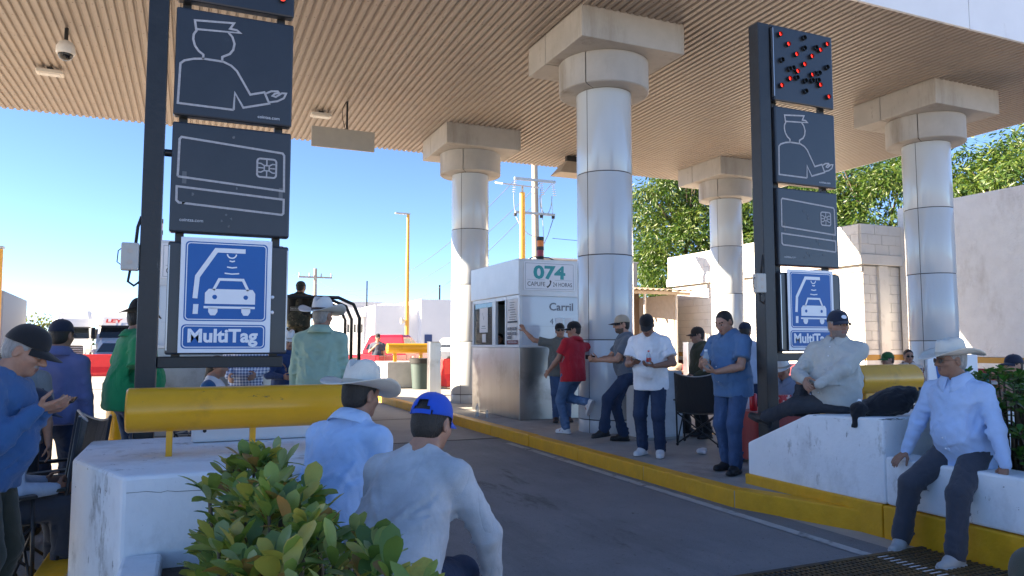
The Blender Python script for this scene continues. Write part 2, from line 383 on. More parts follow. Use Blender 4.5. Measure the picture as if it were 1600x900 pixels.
column(13.80, 10.30, 'column at the right, behind the hatted man seated on the white wall', R_(193))
column(13.90, 16.65, 'farther column between the dark sign post and the trees, sunlit below', R_(200))
# ---------------------------------------------------------------- fixtures under the canopy
fix_m = mat('fixture_offwhite', (.62, .58, .52), .5)
def floodlight(x, y, label, drop=.05):
    t = thing('ceiling_floodlight', label, 'light fixture', (x, y, CZ), 0, 'flat lights under the canopy')
    MB().prism(rrect(-.22, -.12, .22, .12, .04), -drop-.07, -drop).build('housing', fix_m, t, bevel=.012)
    MB().prism(rrect(-.17, -.085, .17, .085, .02), -drop-.078, -drop-.072).build('lens', mat('fixture_lens', (.55, .54, .5), .25), t)
    MB().box((-.05, -.05, -drop), (.05, .05, .004)).build('bracket', black_steel, t)
floodlight(-2.53, 15.5, 'flat pale light fixture below the dome camera, left of the tall sign')
floodlight(2.45, 16.1, 'flat pale light fixture just above the hanging board')
floodlight(-4.3, 16.4, 'pale light fixture cut by the left edge of the picture')
t = thing('dome_camera', 'white dome security camera hanging from the canopy at upper left', 'camera', (-1.99, 13.4, CZ))
MB().cyl((0, 0, -.22), (0, 0, .004), .03).build('stem', black_steel, t, smooth=40)
MB().lathe([(.035, -.20), (.10, -.24), (.135, -.31), (.14, -.40), (.128, -.43), (.0, -.43)], 24).build('housing', mat('camera_white', (.7, .68, .65), .4), t, smooth=40)
MB().sphere((0, 0, -.43), .11, sq=(1, 1, .9)).build('dome', mat('camera_dome', (.012, .012, .014), .08), t, smooth=180)
t = thing('hanging_board', 'blank tan board hanging from a short pole under the canopy', 'sign', (2.85, 15.2, CZ), 0)
MB().cyl((0, 0, -.62), (0, 0, .004), .022).build('pole', black_steel, t, smooth=40)
MB().box((-.72, -.03, -1.02), (.58, .03, -.60)).build('board', mat('board_tan', (.40, .36, .30), .5, var=.05), t, bevel=.008)
cab = MB(); cab.tube([(-.02, .01, .0), (-.09, .01, -.15), (-.10, .01, -.35), (-.03, .01, -.6)], .007, 6); cab.build('cable', rubber, t)
t = thing('hanging_lamp', 'small tan hanging lamp beside the tallest column under the canopy', 'light fixture', (9.3, 17.35, CZ))
MB().box((-.16, -.06, -.15), (.16, .06, .004)).build('bracket', black_steel, t)
MB().add([(-.20, -.12, -.16), (.20, -.12, -.16), (.2, .12, -.16), (-.2, .12, -.16), (-.5, -.3, -.52), (.5, -.3, -.52), (.5, .3, -.52), (-.5, .3, -.52)],
         [(0,1,2,3),(7,6,5,4),(0,4,5,1),(1,5,6,2),(2,6,7,3),(3,7,4,0)]).build('shade', mat('lamp_tan', (.42, .36, .29), .5), t)

# ================================================================ noses of the islands: blocks, planter walls, pipe guards
def nose_right():
    t = thing('crash_block', 'white painted concrete block with sloping top under the reclining man', 'block')
    # side profile in (y,z) extruded in x
    prof = [(4.28, .26), (5.86, .20), (5.86, .56), (5.08, .90), (4.28, .94)]
    V = [(5.10, y, z) for y, z in prof]+[(6.95, y, z) for y, z in prof]; n = 5
    MB().add(V, [(0, 1, 2, 3, 4), (9, 8, 7, 6, 5)]+[((i+1) % n, i, i+n, (i+1) % n+n) for i in range(n)]).build('block', white_paint, t, bevel=.02)
    w = MB(); w.box((5.075, 4.30, -.01), (6.98, 5.88, .258)); w.build('base', yellow_paint, t, bevel=.012)
    p = thing('planter', 'low white wall with yellow base at the right, holding the green hedge', 'planter')
    MB().box((5.10, 1.0, .262), (5.42, 4.274, .64)).build('wall', white_paint, p, bevel=.02)
    MB().box((6.7, 1.0, .262), (6.95, 4.274, .64)).build('wall', white_paint, p, bevel=.02)
    MB().box((5.074, 1.0, -.01), (5.42, 4.29, .256)).build('base', yellow_paint, p, bevel=.012)
    MB().box((6.7, 1.0, -.01), (6.98, 4.29, .256)).build('base', yellow_paint, p, bevel=.012)
    MB().box((5.424, 1.0, 0), (6.696, 4.27, .56)).build('soil', mat('soil', (.07, .05, .035), .95, var=.3, nscale=20, bump=.6), p)
nose_right()
def nose_left():
    t = thing('crash_block', 'white painted concrete block in the left foreground, cracked along its top', 'block')
    MB().prism([(-.29, 4.14), (1.15, 4.14), (1.15, 5.75), (-.60, 5.75), (-.60, 4.92)], .0, .88).build('block', white_paint, t, bevel=.02)
    ck = MB(); rr = random.Random(3); x = -.27; z = .80; pts = []
    while x < .9: pts.append((x, 4.1385, z)); x += rr.uniform(.03, .08); z += rr.uniform(-.012, .010)
    ck.tube(pts, [rr.uniform(.0006, .0018) for _ in pts], 5)
    pts = [(.21, 4.1385, .876)]; 
    while pts[-1][2] > .2: pts.append((pts[-1][0]+rr.uniform(-.02, .02), 4.1385, pts[-1][2]-rr.uniform(.03, .07)))
    ck.tube(pts, [rr.uniform(.0004, .0012) for _ in pts], 5)
    ck.build('crack', mat('crack_dark', (.10, .095, .09), .9), t)
    b = tag(MB().box((.02, 5.32, .884), (1.02, 5.66, 1.02)).build('white_box', mat('white_box_enamel', (.72, .74, .76), .45, var=.05, nscale=4), bevel=.02), 'long white metal box behind the left yellow pipe', 'box')
    lid = MB().box((.06, 5.34, 1.021), (.42, 5.6, 1.045)).build('lid', mat('white_box_enamel', (0, 0, 0)), b, bevel=.006)
    for x in (.10, .95): MB().cyl((x, 5.318, .96), (x, 5.325, .96), .012, n=10).build('bolt', rubber, b)
    p = thing('planter', 'low planter wall in the near foreground under the big leafy shrub', 'planter')
    MB().box((.64, .2, .0), (.95, 4.13, .55)).build('wall', white_paint, p, bevel=.02); MB().box((.952, .2, .0), (1.15, 4.13, .165)).build('ledge', concrete, p)
    MB().box((-.28, .2, .0), (-.10, 4.13, .50)).build('wall', white_paint, p, bevel=.02)
    MB().box((1.152, .2, -.01), (1.175, 4.13, .2)).build('base', yellow_paint, p)
    MB().box((-.096, .2, 0), (.636, 4.13, .42)).build('soil', mat('soil', (0, 0, 0)), p)
nose_left()
def pipe_guard(x0, x1, y, zc, r, label, posts, zb, pw=.035):
    t = thing('pipe_guard', label, 'barrier', (0, 0, 0), 0, 'yellow pipe guards')
    MB().lathe([(0, 0), (r-.01, 0), (r, .01), (r, x1-x0-.01), (r-.01, x1-x0), (0, x1-x0)], 40).build('pipe', pipe_yellow, t, smooth=40, loc=(x0, y, zc), rot=(0, R_(90), 0))
    for px in posts:
        MB().box((px-pw/2, y-.03, zb), (px+pw/2, y+.03, zc-r*.9)).build('post', pipe_yellow, t, bevel=.004)
    return t
pipe_guard(-.33, 1.02, 4.80, 1.15, .128, 'long yellow pipe guard in the left foreground, in front of the tall dark sign', (-.10, .36, .9), .876)
pipe_guard(5.70, 6.50, 5.10, 1.20, .136, 'short yellow pipe guard behind the reclining man at the right', (5.90, 6.36), .90, .13)
# ================================================================ tall lane signs
led_red = mat('led_lit_red', (.5, .01, .005), .4, emit=((1.0, .03, .015), .34))
led_off = mat('led_dark_lens', (.012, .012, .014), .2)
grime = mat('pale_smear', (.12, .13, .14), .8)
def lane_sign(xp, label, sh=0.0, top=4.96, pw=.075):
    t = thing('lane_sign', label, 'sign', (xp, 6.0, 0), 0, 'tall lane signs')
    MB().box((-pw+sh, -.07, .17), (pw+sh, .08, top)).build('post', black_steel, t, bevel=.008)
    x0, x1, yf = .165, 1.015, -.09
    MB().box((.07+sh, -.03, 1.355), (x1-.02, .05, 1.44)).build('bottom_rail', black_steel, t, bevel=.006)
    for z in (2.96, 4.5): MB().cyl((.07+sh, 0, z), (x0+.02, 0, z), .028, n=12).build('arm', black_steel, t, smooth=40)
    for x in (x0+.07, x1-.09): MB().box((x-.03, .0, 1.44), (x+.03, .05, 5.0)).build('hanger', black_steel, t)
    zs = [(1.455, 2.285), (2.355, 3.185), (3.235, 4.065), (4.125, 4.955)]
    def panel(i):
        z0, z1 = zs[i]
        p = MB().box((x0, yf, z0), (x1, .0, z1)).build('panel', panel_navy, t, bevel=.014)
        e = MB().box((x0+.02, yf-.004, z1-.018), (x1-.02, yf+.002, z1-.006)); 
        return p, z0, z1
    # lower panel with the lane plate bolted on
    p, z0, z1 = panel(0)
    for x in (x0+.003, x1-.013): MB().box((x, yf-.006, z0+.03), (x+.010, yf-.001, z1-.03)).build('edge_trim', mat('trim_alu', (.4, .41, .43), .3, .8), p)
    a, b, c, d = x0+.085, x0+.725, z0+.012, z1+.035
    MB().box((a, yf-.022, c), (b, yf-.012, d)).build('plate', sign_white, p, bevel=.004)
    y = yf-.0235; g = Print()
    def U(u, v): return (a+(b-a)*u, c+(d-c)*v)
    def fr(u0, v0, u1, v1, r):
        q = rrect(*U(u0, v0), *U(u1, v1), r); g.poly(q, y, 1)
        g.stroke(rrect(U(u0, v0)[0]+.012, U(u0, v0)[1]+.012, U(u1, v1)[0]-.012, U(u1, v1)[1]-.012, r*.8), .007, y-.0012, 0, True)
    fr(.05, .275, .95, .965, .03); fr(.03, .035, .945, .245, .03)
    y1 = y-.0026
    g.stroke([U(.165, .47), U(.185, .66), U(.38, .895), U(.70, .895)], .034, y1); g.poly([U(.145, .335), U(.20, .335), U(.205, .42), U(.15, .42)], y1)
    g.stroke([U(.55+.05*math.cos(R_(s)), .865+.035*math.sin(R_(s))) for s in range(180, 361, 20)], .010, y1)
    for v, w in ((.80, .03), (.745, .055), (.69, .08)):
        g.stroke([U(.555+w*s/4, v+.006*abs(s)/4) for s in range(-4, 5)], .010, y1)
    g.stroke([U(.36, .545), U(.42, .64), U(.68, .64), U(.74, .545)], .020, y1)
    g.poly([U(.27, .425), U(.82, .425), U(.82, .52), U(.79, .555), U(.31, .555), U(.27, .52)], y1)
    g.poly([U(.26, .385), U(.82, .385), U(.82, .405), U(.26, .405)], y1)
    for u in (.31, .67): g.poly([U(u, .39), U(u+.10, .39), U(u+.10, .355), U(u+.075, .325), U(u+.025, .325), U(u, .355)], y1)
    for u in (.375, .715): g.poly([(U(u, .485)[0]+.017*math.cos(s*.628), U(u, .485)[1]+.017*math.sin(s*.628)) for s in range(10)], y1-.0012, 1)
    cx, cz = U(.48, .095)
    g.text('MultiTag', cx, cz, .135, y1, 0, 'CENTER', .035, width=(b-a)*.76)
    g.build('printed_face', [sign_white, sign_blue], p)
    for v in (.45, .62): MB().sphere((b+.012, yf-.006, c+(d-c)*v*.8), .014, 10, 6).build('bolt', sign_white, p, smooth=180)
    # card panel
    p, z0, z1 = panel(1); y = yf-.0025; g = Print(); s = .85; w = .016
    def P2(u, v): return (x0+.85*u, z0+.83*v)
    g.stroke([P2(.055, .50), P2(.06, .84), P2(.075, .86), P2(.925, .80), P2(.94, .78), P2(.945, .44), P2(.055, .50)], w, y)
    g.stroke([P2(.05, .41), P2(.945, .36), P2(.945, .23), P2(.93, .215), P2(.07, .265), P2(.05, .285)], w, y, 0, True)
    cx, cz = P2(.79, .645)
    g.stroke(rrect(cx-.07, cz-.072, cx+.07, cz+.072, .022), .014, y, 0, True)
    g.stroke(rrect(cx-.018, cz-.02, cx+.018, cz+.02, .004, 2), .010, y, 0, True)
    for sx in (-1, 1):
        g.stroke([(cx+sx*.02, cz+.02), (cx+sx*.042, cz+.034), (cx+sx*.068, cz+.034)], .010, y); g.stroke([(cx+sx*.02, cz-.02), (cx+sx*.042, cz-.034), (cx+sx*.068, cz-.034)], .010, y)
        g.stroke([(cx+sx*.024, cz), (cx+sx*.068, cz)], .009, y)
        g.stroke([(cx, cz+sx*.022), (cx, cz+sx*.068)], .010, y)
    g.build('pictogram', line_grey, p)
    q = Print(); q.text('cointsa.com', *P2(.08, .10), .034, y, 0, 'LEFT', .01); q.build('lettering', mat('faded_lettering', (.5, .52, .55), .6), p)
    q = Print(); r2 = random.Random(int(xp*10)+4)
    for k in range(9):
        u, v = r2.uniform(.08, .9), r2.uniform(.05, .95)
        if k < 3: u, v = .42+.04*k, .12+.03*((k*2) % 3)
        q.poly([(P2(u, v)[0]+r2.uniform(.004, .014)*math.cos(a*1.05), P2(u, v)[1]+r2.uniform(.003, .02)*math.sin(a*1.05)) for a in range(6)], y)
    for u, v in ((.09, .50), (.90, .42)): q.rect(*P2(u, v-.06), *P2(u+.035, v+.05), y+.0008)
    q.build('smear', grime, p)['kind'] = 'stuff'
    # agent panel
    p, z0, z1 = panel(2); g = Print()
    def P3(px, py): return (x0+.85*(px-30)/800., z0+.83*(770-(py-(px-30)*.128))/770.)
    g.stroke([P3(150, 98), P3(410, 108), P3(385, 150), P3(430, 158), P3(455, 178), P3(160, 162)], w, y, 0, True)
    g.stroke([P3(165, 168), P3(145, 200), P3(143, 235), P3(155, 280), P3(180, 318), P3(212, 345), P3(212, 378)], w, y)
    g.stroke([P3(375, 178), P3(402, 210), P3(418, 260), P3(410, 305), P3(388, 335), P3(338, 358), P3(338, 390)], w, y)
    g.stroke([P3(425, 742), P3(58, 692), P3(66, 410), P3(90, 390), P3(150, 376), P3(215, 374), P3(345, 392), P3(400, 420), P3(440, 460), P3(535, 630), P3(632, 612), P3(668, 695), P3(490, 726), P3(430, 618), P3(425, 742)], w, y)
    g.stroke([P3(640, 622), P3(680, 604), P3(725, 604), P3(735, 616), P3(705, 622), P3(690, 638), P3(712, 646), P3(755, 618), P3(785, 620), P3(770, 655), P3(725, 678), P3(668, 686)], w*.9, y)
    g.build('pictogram', line_grey, p)
    q = Print(); q.text('cointsa.com', *P3(590, 800), .034, y, 0, 'LEFT', .01); q.build('lettering', mat('faded_lettering', (0, 0, 0)), p)
    # red cross lamp panel
    p, z0, z1 = panel(3)
    red = [(.10, .88), (.23, .77), (.36, .655), (.49, .54), (.62, .42), (.75, .30), (.89, .16), (.89, .88), (.77, .78), (.62, .67), (.37, .43), (.24, .31), (.10, .20)]
    off = [(.50, .90), (.50, .76), (.70, .80), (.12, .54), (.24, .44), (.30, .46), (.88, .56), (.74, .46), (.66, .44), (.50, .32), (.62, .34), (.72, .36), (.50, .18), (.36, .34)]
    hood = MB(); hood.lathe([(.028, .0), (.028, .035), (.024, .035), (.024, .0)], 14)
    hood_me = MB().lathe([(.029, .0), (.029, .03), (.025, .03), (.025, .0)], 14).mesh('hood', black_steel, 40)
    lens_on = MB().lathe([(.0, .016), (.014, .014), (.025, .006)], 14).mesh('lens', led_red, 180)
    lens_off = MB().lathe([(.0, .012), (.014, .010), (.023, .004)], 14).mesh('lens', led_off, 180)
    for lst, lm in ((red, lens_on), (off, lens_off)):
        for u, v in lst:
            h = place('lamp', lm, p, (x0+.85*u, yf-.001, z0+.83*v), (R_(90), 0, 0)); place('hood', hood_me, h)
    MB().box((x0-.012, yf-.01, z0+.04), (x0-.002, yf+.02, z1-.04)).build('edge_trim', mat('trim_alu', (0, 0, 0)), p)
    # junction box on the post
    dx = sh-pw+.083; j = MB().box((-.20, -.10, 2.06), (-.085, -.02, 2.26)).build('junction_box', mat('plastic_grey_box', (.48, .46, .42), .5, var=.05), t, bevel=.01, loc=(dx, 0, 0))
    for z in (2.12, 2.20): MB().cyl((-.14, -.104, z), (-.14, -.098, z), .018, n=12).build('cover_screw', mat('plastic_beige', (.5, .44, .38), .5), j)
    cb = MB(); cb.tube([(-.14, -.06, 2.06), (-.15, -.07, 1.98), (-.11, -.08, 1.95), (-.078, -.06, 1.98)], .009, 6); cb.tube([(-.11, -.05, 2.26), (-.10, -.06, 2.38), (-.078, -.05, 2.46)], .011, 6)
    cb.tube([(-.20, -.06, 2.10), (-.225, -.06, 2.12), (-.22, -.06, 2.2), (-.20, -.06, 2.22)], .004, 5); cb.build('cable', rubber, t, smooth=180, loc=(dx, 0, 0))
    return t
lane_sign(-.34, 'tall dark lane sign at the left, above the long yellow pipe', .045, 5.4, .068)
lane_sign(5.455, 'tall dark lane sign at the right with a red lamp cross on top', .055)

# ================================================================ toll booths
booth_gloss = mat('booth_pale_sheet', (.56, .60, .66), .16, .0, var=.04, nscale=1.5, coat=.5)
teal = mat('teal_print', (.02, .32, .33), .4); ink = mat('dark_print', (.03, .035, .05), .5); ink2 = mat('grey_print', (.16, .17, .2), .5)
paper = mat('paper_notice', (.74, .75, .76), .7, var=.05); maroon_p = mat('maroon_print', (.16, .02, .03), .6)
pane_m = glass('booth_glass', (.55, .62, .62))
def booth(x, y, label, number):
    t = thing('toll_booth', label, 'booth', (x, y, 0), 0, 'toll booths')
    Wd, Dp, z0, zs, zh, zt = 1.80, 2.44, .165, 1.47, 2.44, 3.10
    dark = mat('booth_inside', (.05, .05, .05), .8)
    # lower stainless sheets, one per face
    MB().box((0, .006, z0), (.03, Dp-.034, zs)).build('lower_sheet', steel, t, bevel=.004)
    MB().box((.004, -.0, z0), (Wd, .03, zs)).build('lower_sheet', steel, t, bevel=.004)
    MB().box((Wd-.03, .034, z0), (Wd, Dp-.034, zs)).build('lower_sheet', steel, t)
    MB().box((0, Dp-.03, z0), (Wd, Dp, zs)).build('lower_sheet', steel, t)
    MB().box((-.02, -.02, zs), (Wd+.02, Dp+.02, zs+.05)).build('sill', alu, t, bevel=.008)
    MB().box((.05, .05, .8), (Wd-.05, Dp-.05, .83)).build('counter', dark, t)
    # corner posts and mullions of the glazed band
    for (px, py) in ((0, 0), (Wd-.06, 0), (0, Dp-.06), (Wd-.06, Dp-.06), (0, .62), (0, 1.16), (0, 1.22)):
        MB().box((px, py, zs+.05), (px+.06, py+.06, zh)).build('frame_post', alu, t, bevel=.004)
    MB().box((.005, .064, zh-.07), (.055, .616, zh)).build('frame_rail', alu, t); MB().box((.005, .684, zh-.07), (.055, 1.156, zh)).build('frame_rail', alu, t); MB().box((.005, 1.284, zh-.07), (.055, Dp-.064, zh)).build('frame_rail', alu, t)
    # price notice panel
    n = MB().box((.012, .066, zs+.052), (.03, .614, zh-.072)).build('notice_panel', paper, t)
    g = Print(); r = random.Random(5)
    for k in range(9): z = zh-.14-.045*k; g.rect(-.50+r.uniform(0, .1), z, -.10-r.uniform(0, .12), z+.012, -.0105, 0)
    g.rect(-.53, zs+.36+.10, -.08, zs+.39+.10, -.0105, 1)
    for row, z in enumerate((.30, .21, .14)):
        for c in range(2 if row < 2 else 1): g.rect(-.54+.24*c, zs+z-.0+.02, -.36+.24*c, zs+z+.055+.02, -.0105, 1); g.rect(-.52+.24*c, zs+z+.012+.02, -.38+.24*c, zs+z+.043+.02, -.012, 0)
    g.rect(-.56, zs+.06, -.05, zs+.135, -.0105, 2); g.text('INFORMACION', -.30, zs+.083, .05, -.012, 3, 'CENTER', width=.4)
    g.build('print', [ink2, ink, maroon_p, paper], n, (0, 0, 0), (0, 0, R_(-90)))
    # sliding window: open at the near side, glazed behind with a notice
    MB().box((.02, 1.284, zs+.052), (.028, Dp-.064, zh-.072)).build('window_pane', pane_m, t)
    MB().box((.012, 1.32, zs+.052), (.05, 1.36, zh-.072)).build('window_stile', alu, t)
    q = MB().box((.010, 1.60, zs+.30), (.0155, 2.05, zs+.80)).build('notice', paper, t)
    g = Print(); g.stroke([(-1.88, zs+.70), (-1.82, zs+.56), (-1.79, zs+.63)], .012, -.0065, 0); g.rect(-1.92, zs+.42, -1.72, zs+.435, -.0065, 0); g.rect(-1.95, zs+.38, -1.69, zs+.39, -.0065, 0)
    g.build('print', [ink2], q, (.015, 0, 0), (0, 0, R_(-90)))
    MB().box((.008, 1.70, zs+.10), (.0145, 1.90, zs+.27)).build('notice', paper, t)
    # front and rear and far side of the band
    MB().box((.064, .008, zs+.05), (Wd-.064, .035, zh)).build('front_sheet', booth_gloss, t)
    MB().box((Wd-.03, .064, zs+.05), (Wd-.01, Dp-.064, zh)).build('window_pane', pane_m, t)
    MB().box((.75, .07, zs+.06), (.77, Dp-.07, zh-.01)).build('inner_screen', dark, t); MB().box((.06, .06, zh-.05), (Wd-.06, Dp-.06, zh-.02)).build('ceiling', dark, t)  # dark screen added behind the window to keep the inside looking dim
    MB().box((.064, Dp-.035, zs+.05), (Wd-.064, Dp-.015, zh)).build('back_sheet', alu, t)
    f = Print(); f.text('Carril', .86, 2.16, .20, .0058, 0, 'CENTER', .02, width=.50); f.text('4', .62, 1.90, .16, .0058, 0); f.rect(.10, 1.86, 1.0, 1.866, .0058, 1)
    f.build('lettering', [ink2, mat('grey_line', (.4, .42, .45), .4)], t)
    for x0 in (.74, .94): MB().box((x0, .0005, 1.62), (x0+.15, .0055, 2.02)).build('notice', paper, t)
    # header box with the number board
    MB().box((-.03, -.03, zh+.003), (Wd+.03, Dp+.03, zt)).build('header', alu, t, bevel=.01)
    MB().box((-.02, -.034, zh-.02), (Wd+.02, -.026, zh+.02)).build('header_drip', alu, t)
    b = MB().box((.07, -.046, 2.52), (1.12, -.034, 3.05)).build('number_board', sign_white, t, bevel=.004)
    g = Print(); y = -.0475
    g.stroke([(.10, 2.55), (1.09, 2.55), (1.09, 3.02), (.10, 3.02)], .006, y, 1, True)
    g.text(number, .59, 2.745, .33, y, 0, 'CENTER', .035, width=.66)
    g.rect(.13, 2.715, .50, 2.719, y, 1); g.rect(.70, 2.715, 1.06, 2.719, y, 1)
    g.text('CAPUFE', .14, 2.60, .115, y, 2, 'LEFT', width=.36); g.text('24 HORAS', .66, 2.60, .11, y, 2, 'LEFT', width=.40)
    g.stroke([(.545, 2.585), (.57, 2.60), (.60, 2.635), (.615, 2.68), (.60, 2.70)], .026, y, 3); g.stroke([(.535, 2.60), (.56, 2.575)], .02, y, 3); g.stroke([(.595, 2.71), (.63, 2.69)], .02, y, 3)
    g.build('print', [teal, mat('thin_line', (.2, .25, .3), .5), ink, ink], b)
    s = MB().box((1.20, -.046, 2.52), (1.72, -.034, 3.05)).build('service_board', sign_white, t, bevel=.004)
    g = Print(); bl = mat('plate_navy', (.03, .06, .22), .4)
    g.rect(1.22, 2.84, 1.70, 3.03, y, 0); g.text('4', 1.38, 2.86, .16, y-.001, 1, 'LEFT', .02); g.text('Carril', 1.26, 2.985, .05, y-.001, 1)
    g.rect(1.22, 2.60, 1.70, 2.82, y, 0); g.stroke([(1.27, 2.64), (1.27, 2.72), (1.34, 2.78), (1.45, 2.78)], .016, y-.001, 1); g.poly([(1.33, 2.65), (1.5, 2.65), (1.5, 2.69), (1.46, 2.73), (1.37, 2.73), (1.33, 2.69)], y-.001, 1)
    g.rect(1.22, 2.54, 1.70, 2.585, y, 0); g.text('MultiTag', 1.27, 2.55, .04, y-.001, 1)
    g.build('print', [bl, sign_white], s)
    r = MB(); r.box((.5, .35, zt+.001), (1.7, 1.2, zt+.035)); r.build('roof_plate', rubber, t)
    c = MB(); c.tube([(.35, .5, zt+.02), (.5, .45, zt+.10), (.8, .4, zt+.09), (1.0, .45, zt+.03)], .012, 6); c.build('cable', rubber, t, smooth=180)
    return t
booth(5.47, 12.24, 'stainless toll booth numbered 074 with the attendant at its window', '074')
booth(-.52, 12.24, 'toll booth mostly hidden behind the left lane sign', '075')
def striped_tower(x, y, label):
    t = thing('striped_light_stack', label, 'signal light', (x, y, 0), 0, 'striped light stacks')
    MB().cyl((0, 0, .165), (0, 0, 3.1), .05, n=14).build('pole', black_steel, t, smooth=40)
    cols = [('stack_red', (.45, .03, .02)), ('stack_grey', (.45, .43, .38)), ('stack_dark_red', (.28, .02, .05)), ('stack_orange', (.75, .22, .02))]
    z = 3.1
    for nm, c in cols:
        MB().cyl((0, 0, z), (0, 0, z+.14), .075, n=18).build('lens', mat(nm, c, .35), t, smooth=40)
        MB().cyl((0, 0, z+.14), (0, 0, z+.225), .085, n=18).build('collar', black_steel, t, smooth=40); z += .225
    return t
striped_tower(7.32, 15.2, 'striped orange and black light stack rising behind the numbered booth')
striped_tower(-.66, 16.0, 'striped light stack peeking out beside the left lane sign post')
def steel_bollard(x, y, label, h=1.42):
    t = thing('steel_bollard', label, 'bollard', (x, y, 0), R_(0), 'square steel bollards')
    MB().box((-.16, -.13, .165), (.16, .13, h+.165)).build('body', steel, t, bevel=.012)
    MB().box((-.17, -.14, h+.166), (.17, .14, h+.185)).build('cap', steel, t, bevel=.006)
    MB().box((-.20, -.17, .164), (.20, .17, .18)).build('base_plate', steel, t)
    return t
steel_bollard(6.05, 19.2, 'square steel post on the island, left of the sunlit column')
steel_bollard(14.55, 19.3, 'square steel post in front of the bright white wall')
# ================================================================ background buildings
bwhite = mat('far_white_plaster', (.78, .78, .79), .85, var=.04, nscale=.3)
bgrey = mat('far_grey_plaster', (.50, .49, .50), .85, var=.05, nscale=.3)  # plain grey plaster for the rear block and the coping
win_dark = mat('far_window_glass', (.03, .04, .05), .1)
wh = thing('white_building', 'low flat-roofed white building far behind the red pickup', 'building', (0, 0, 0))
def wb_(name, a, b, m=bwhite, par=wh, bevel=0): return MB().box(a, b).build(name, m, par, bevel=bevel)
wb_('wall', (13.1, 57.0, 0), (19.2, 66, 4.6)); wb_('tall_wing', (16.6, 56.2, 0), (26, 67, 5.1)); wb_('side_wing', (11.4, 60.5, 0), (13.08, 68, 3.75))
wb_('parapet', (11.2, 60.0, 3.76), (13.09, 68, 4.5)); wb_('rear_block', (12.4, 68.5, 0), (16.5, 74, 5.5), bgrey); wb_('roof_block', (15.0, 62, 4.62), (16.4, 65, 5.0))
for k in range(5): wb_('window', (11.65+k*.27, 60.47, 2.5), (11.80+k*.27, 60.52, 3.15), win_dark)
wb_('garage_door', (11.7, 60.44, .2), (12.95, 60.5, 2.1), mat('garage_white', (.8, .8, .8), .6)); wb_('window', (11.45, 60.46, 1.0), (11.6, 60.52, 2.0), win_dark)
wb_('door', (16.9, 56.13, 0), (17.5, 56.2, 2.3), mat('door_blue', (.03, .06, .18), .5)); wb_('window', (20.4, 56.12, 2.0), (20.9, 56.2, 2.5), win_dark)
wb_('antenna', (19.3, 60, 5.1), (19.42, 60.12, 6.6), black_steel); wb_('antenna', (13.5, 62, 4.6), (13.6, 62.1, 6.9), black_steel)
# service building along the right-hand side: cornice storey over block walls
cream = mat('service_white_block', (.66, .63, .58), .85, var=.06, nscale=2, bump=.25, bscale=18, stains=[((.48, .45, .41), 1.5, .58, .75, (1, 1, 1))])
rough_w = mat('service_rough_render', (.62, .62, .62), .9, var=.06, nscale=3, bump=.9, bscale=14, stains=[((.30, .29, .28), 11, .66, .72, (1, 1, 1)), ((.46, .44, .42), 1.2, .55, .75, (1, 1, .4))])
ochre = mat('ochre_band', (.42, .24, .06), .8, var=.08); maroon = mat('maroon_band', (.13, .018, .03), .8, var=.1); bandw = mat('white_band', (.68, .67, .65), .8)
sb = thing('service_building', 'white block-built service building behind the columns, with ochre and maroon bands at its foot', 'building')
def course(x0, x1, y, z0, z1, m, axis, depth=.02, bw=.62, bh=.30, seed=1, skip=None):
    """wall of separate blocks; axis 'x': wall faces -y at y, axis 'y': wall faces -x at x0 from y=x0..x1"""
    r = random.Random(seed); z = z0; k = 0
    while z < z1-.05:
        zt = min(z+bh, z1); a = x0-(bw/2 if k % 2 else 0)
        while a < x1-.02:
            p, q = max(a, x0), min(a+bw, x1)
            if q-p > .06:
                d = depth+r.uniform(-.005, .006)
                if axis == 'x': o = MB().box((p+.006, y-d, z+.005), (q-.006, y, zt-.005)).build('block', m, sb, bevel=.004, seg=1)
                else: o = MB().box((y-d, p+.006, z+.005), (y, q-.006, zt-.005)).build('block', m, sb, bevel=.004, seg=1)
            a += bw
        z = zt; k += 1
joint = mat('mortar_joint', (.44, .42, .39), .9)
wb_('core_wall', (19.72, 17.12, 0), (26, 27.2, 5.4), joint, sb)
course(17.1, 27.2, 19.70, 1.36, 3.86, cream, 'y', seed=2); course(19.70, 21.38, 17.10, 1.36, 4.05, cream, 'x', seed=3)
course(17.0, 27.3, 19.50, 4.42, 5.38, cream, 'y', bh=.32, seed=4); course(19.50, 21.38, 16.95, 4.42, 5.38, cream, 'x', bh=.32, seed=5)
wb_('cornice_core', (19.5, 16.95, 4.1), (26, 27.3, 5.39), joint, sb)
wb_('cornice_band', (19.44, 16.9, 4.08), (19.56, 27.36, 4.41), cream, sb, .01); wb_('cornice_band', (19.561, 16.9, 4.08), (21.38, 16.99, 4.41), cream, sb, .01)
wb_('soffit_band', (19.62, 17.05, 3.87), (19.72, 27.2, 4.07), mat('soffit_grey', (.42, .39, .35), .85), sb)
wb_('pier', (20.35, 17.0, .0), (20.75, 17.12, 4.07), cream, sb, .01)
for z0, z1, m in ((0, .86, maroon), (.86, 1.02, bandw), (1.02, 1.2, ochre), (1.2, 1.35, bandw)):
    wb_('foot_band', (19.675, 17.1, z0), (19.72, 27.2, z1-.003), m, sb); wb_('foot_band', (19.725, 17.07, z0), (21.38, 17.115, z1-.003), m, sb)
for k in range(9): wb_('louvre', (19.66, 21.3, 1.55+k*.13), (19.685, 22.5, 1.63+k*.13), mat('louvre_grey', (.4, .4, .42), .5), sb)
rw = thing('rendered_wall', 'tall rough white rendered wall at the right edge, maroon and ochre at its foot', 'wall')
wb_('wall', (21.4, 6.0, 1.15), (26, 17.1, 6.02), rough_w, rw, .02); wb_('wall_end', (21.3, 16.6, 1.15), (21.398, 17.0, 5.8), rough_w, rw, .01)
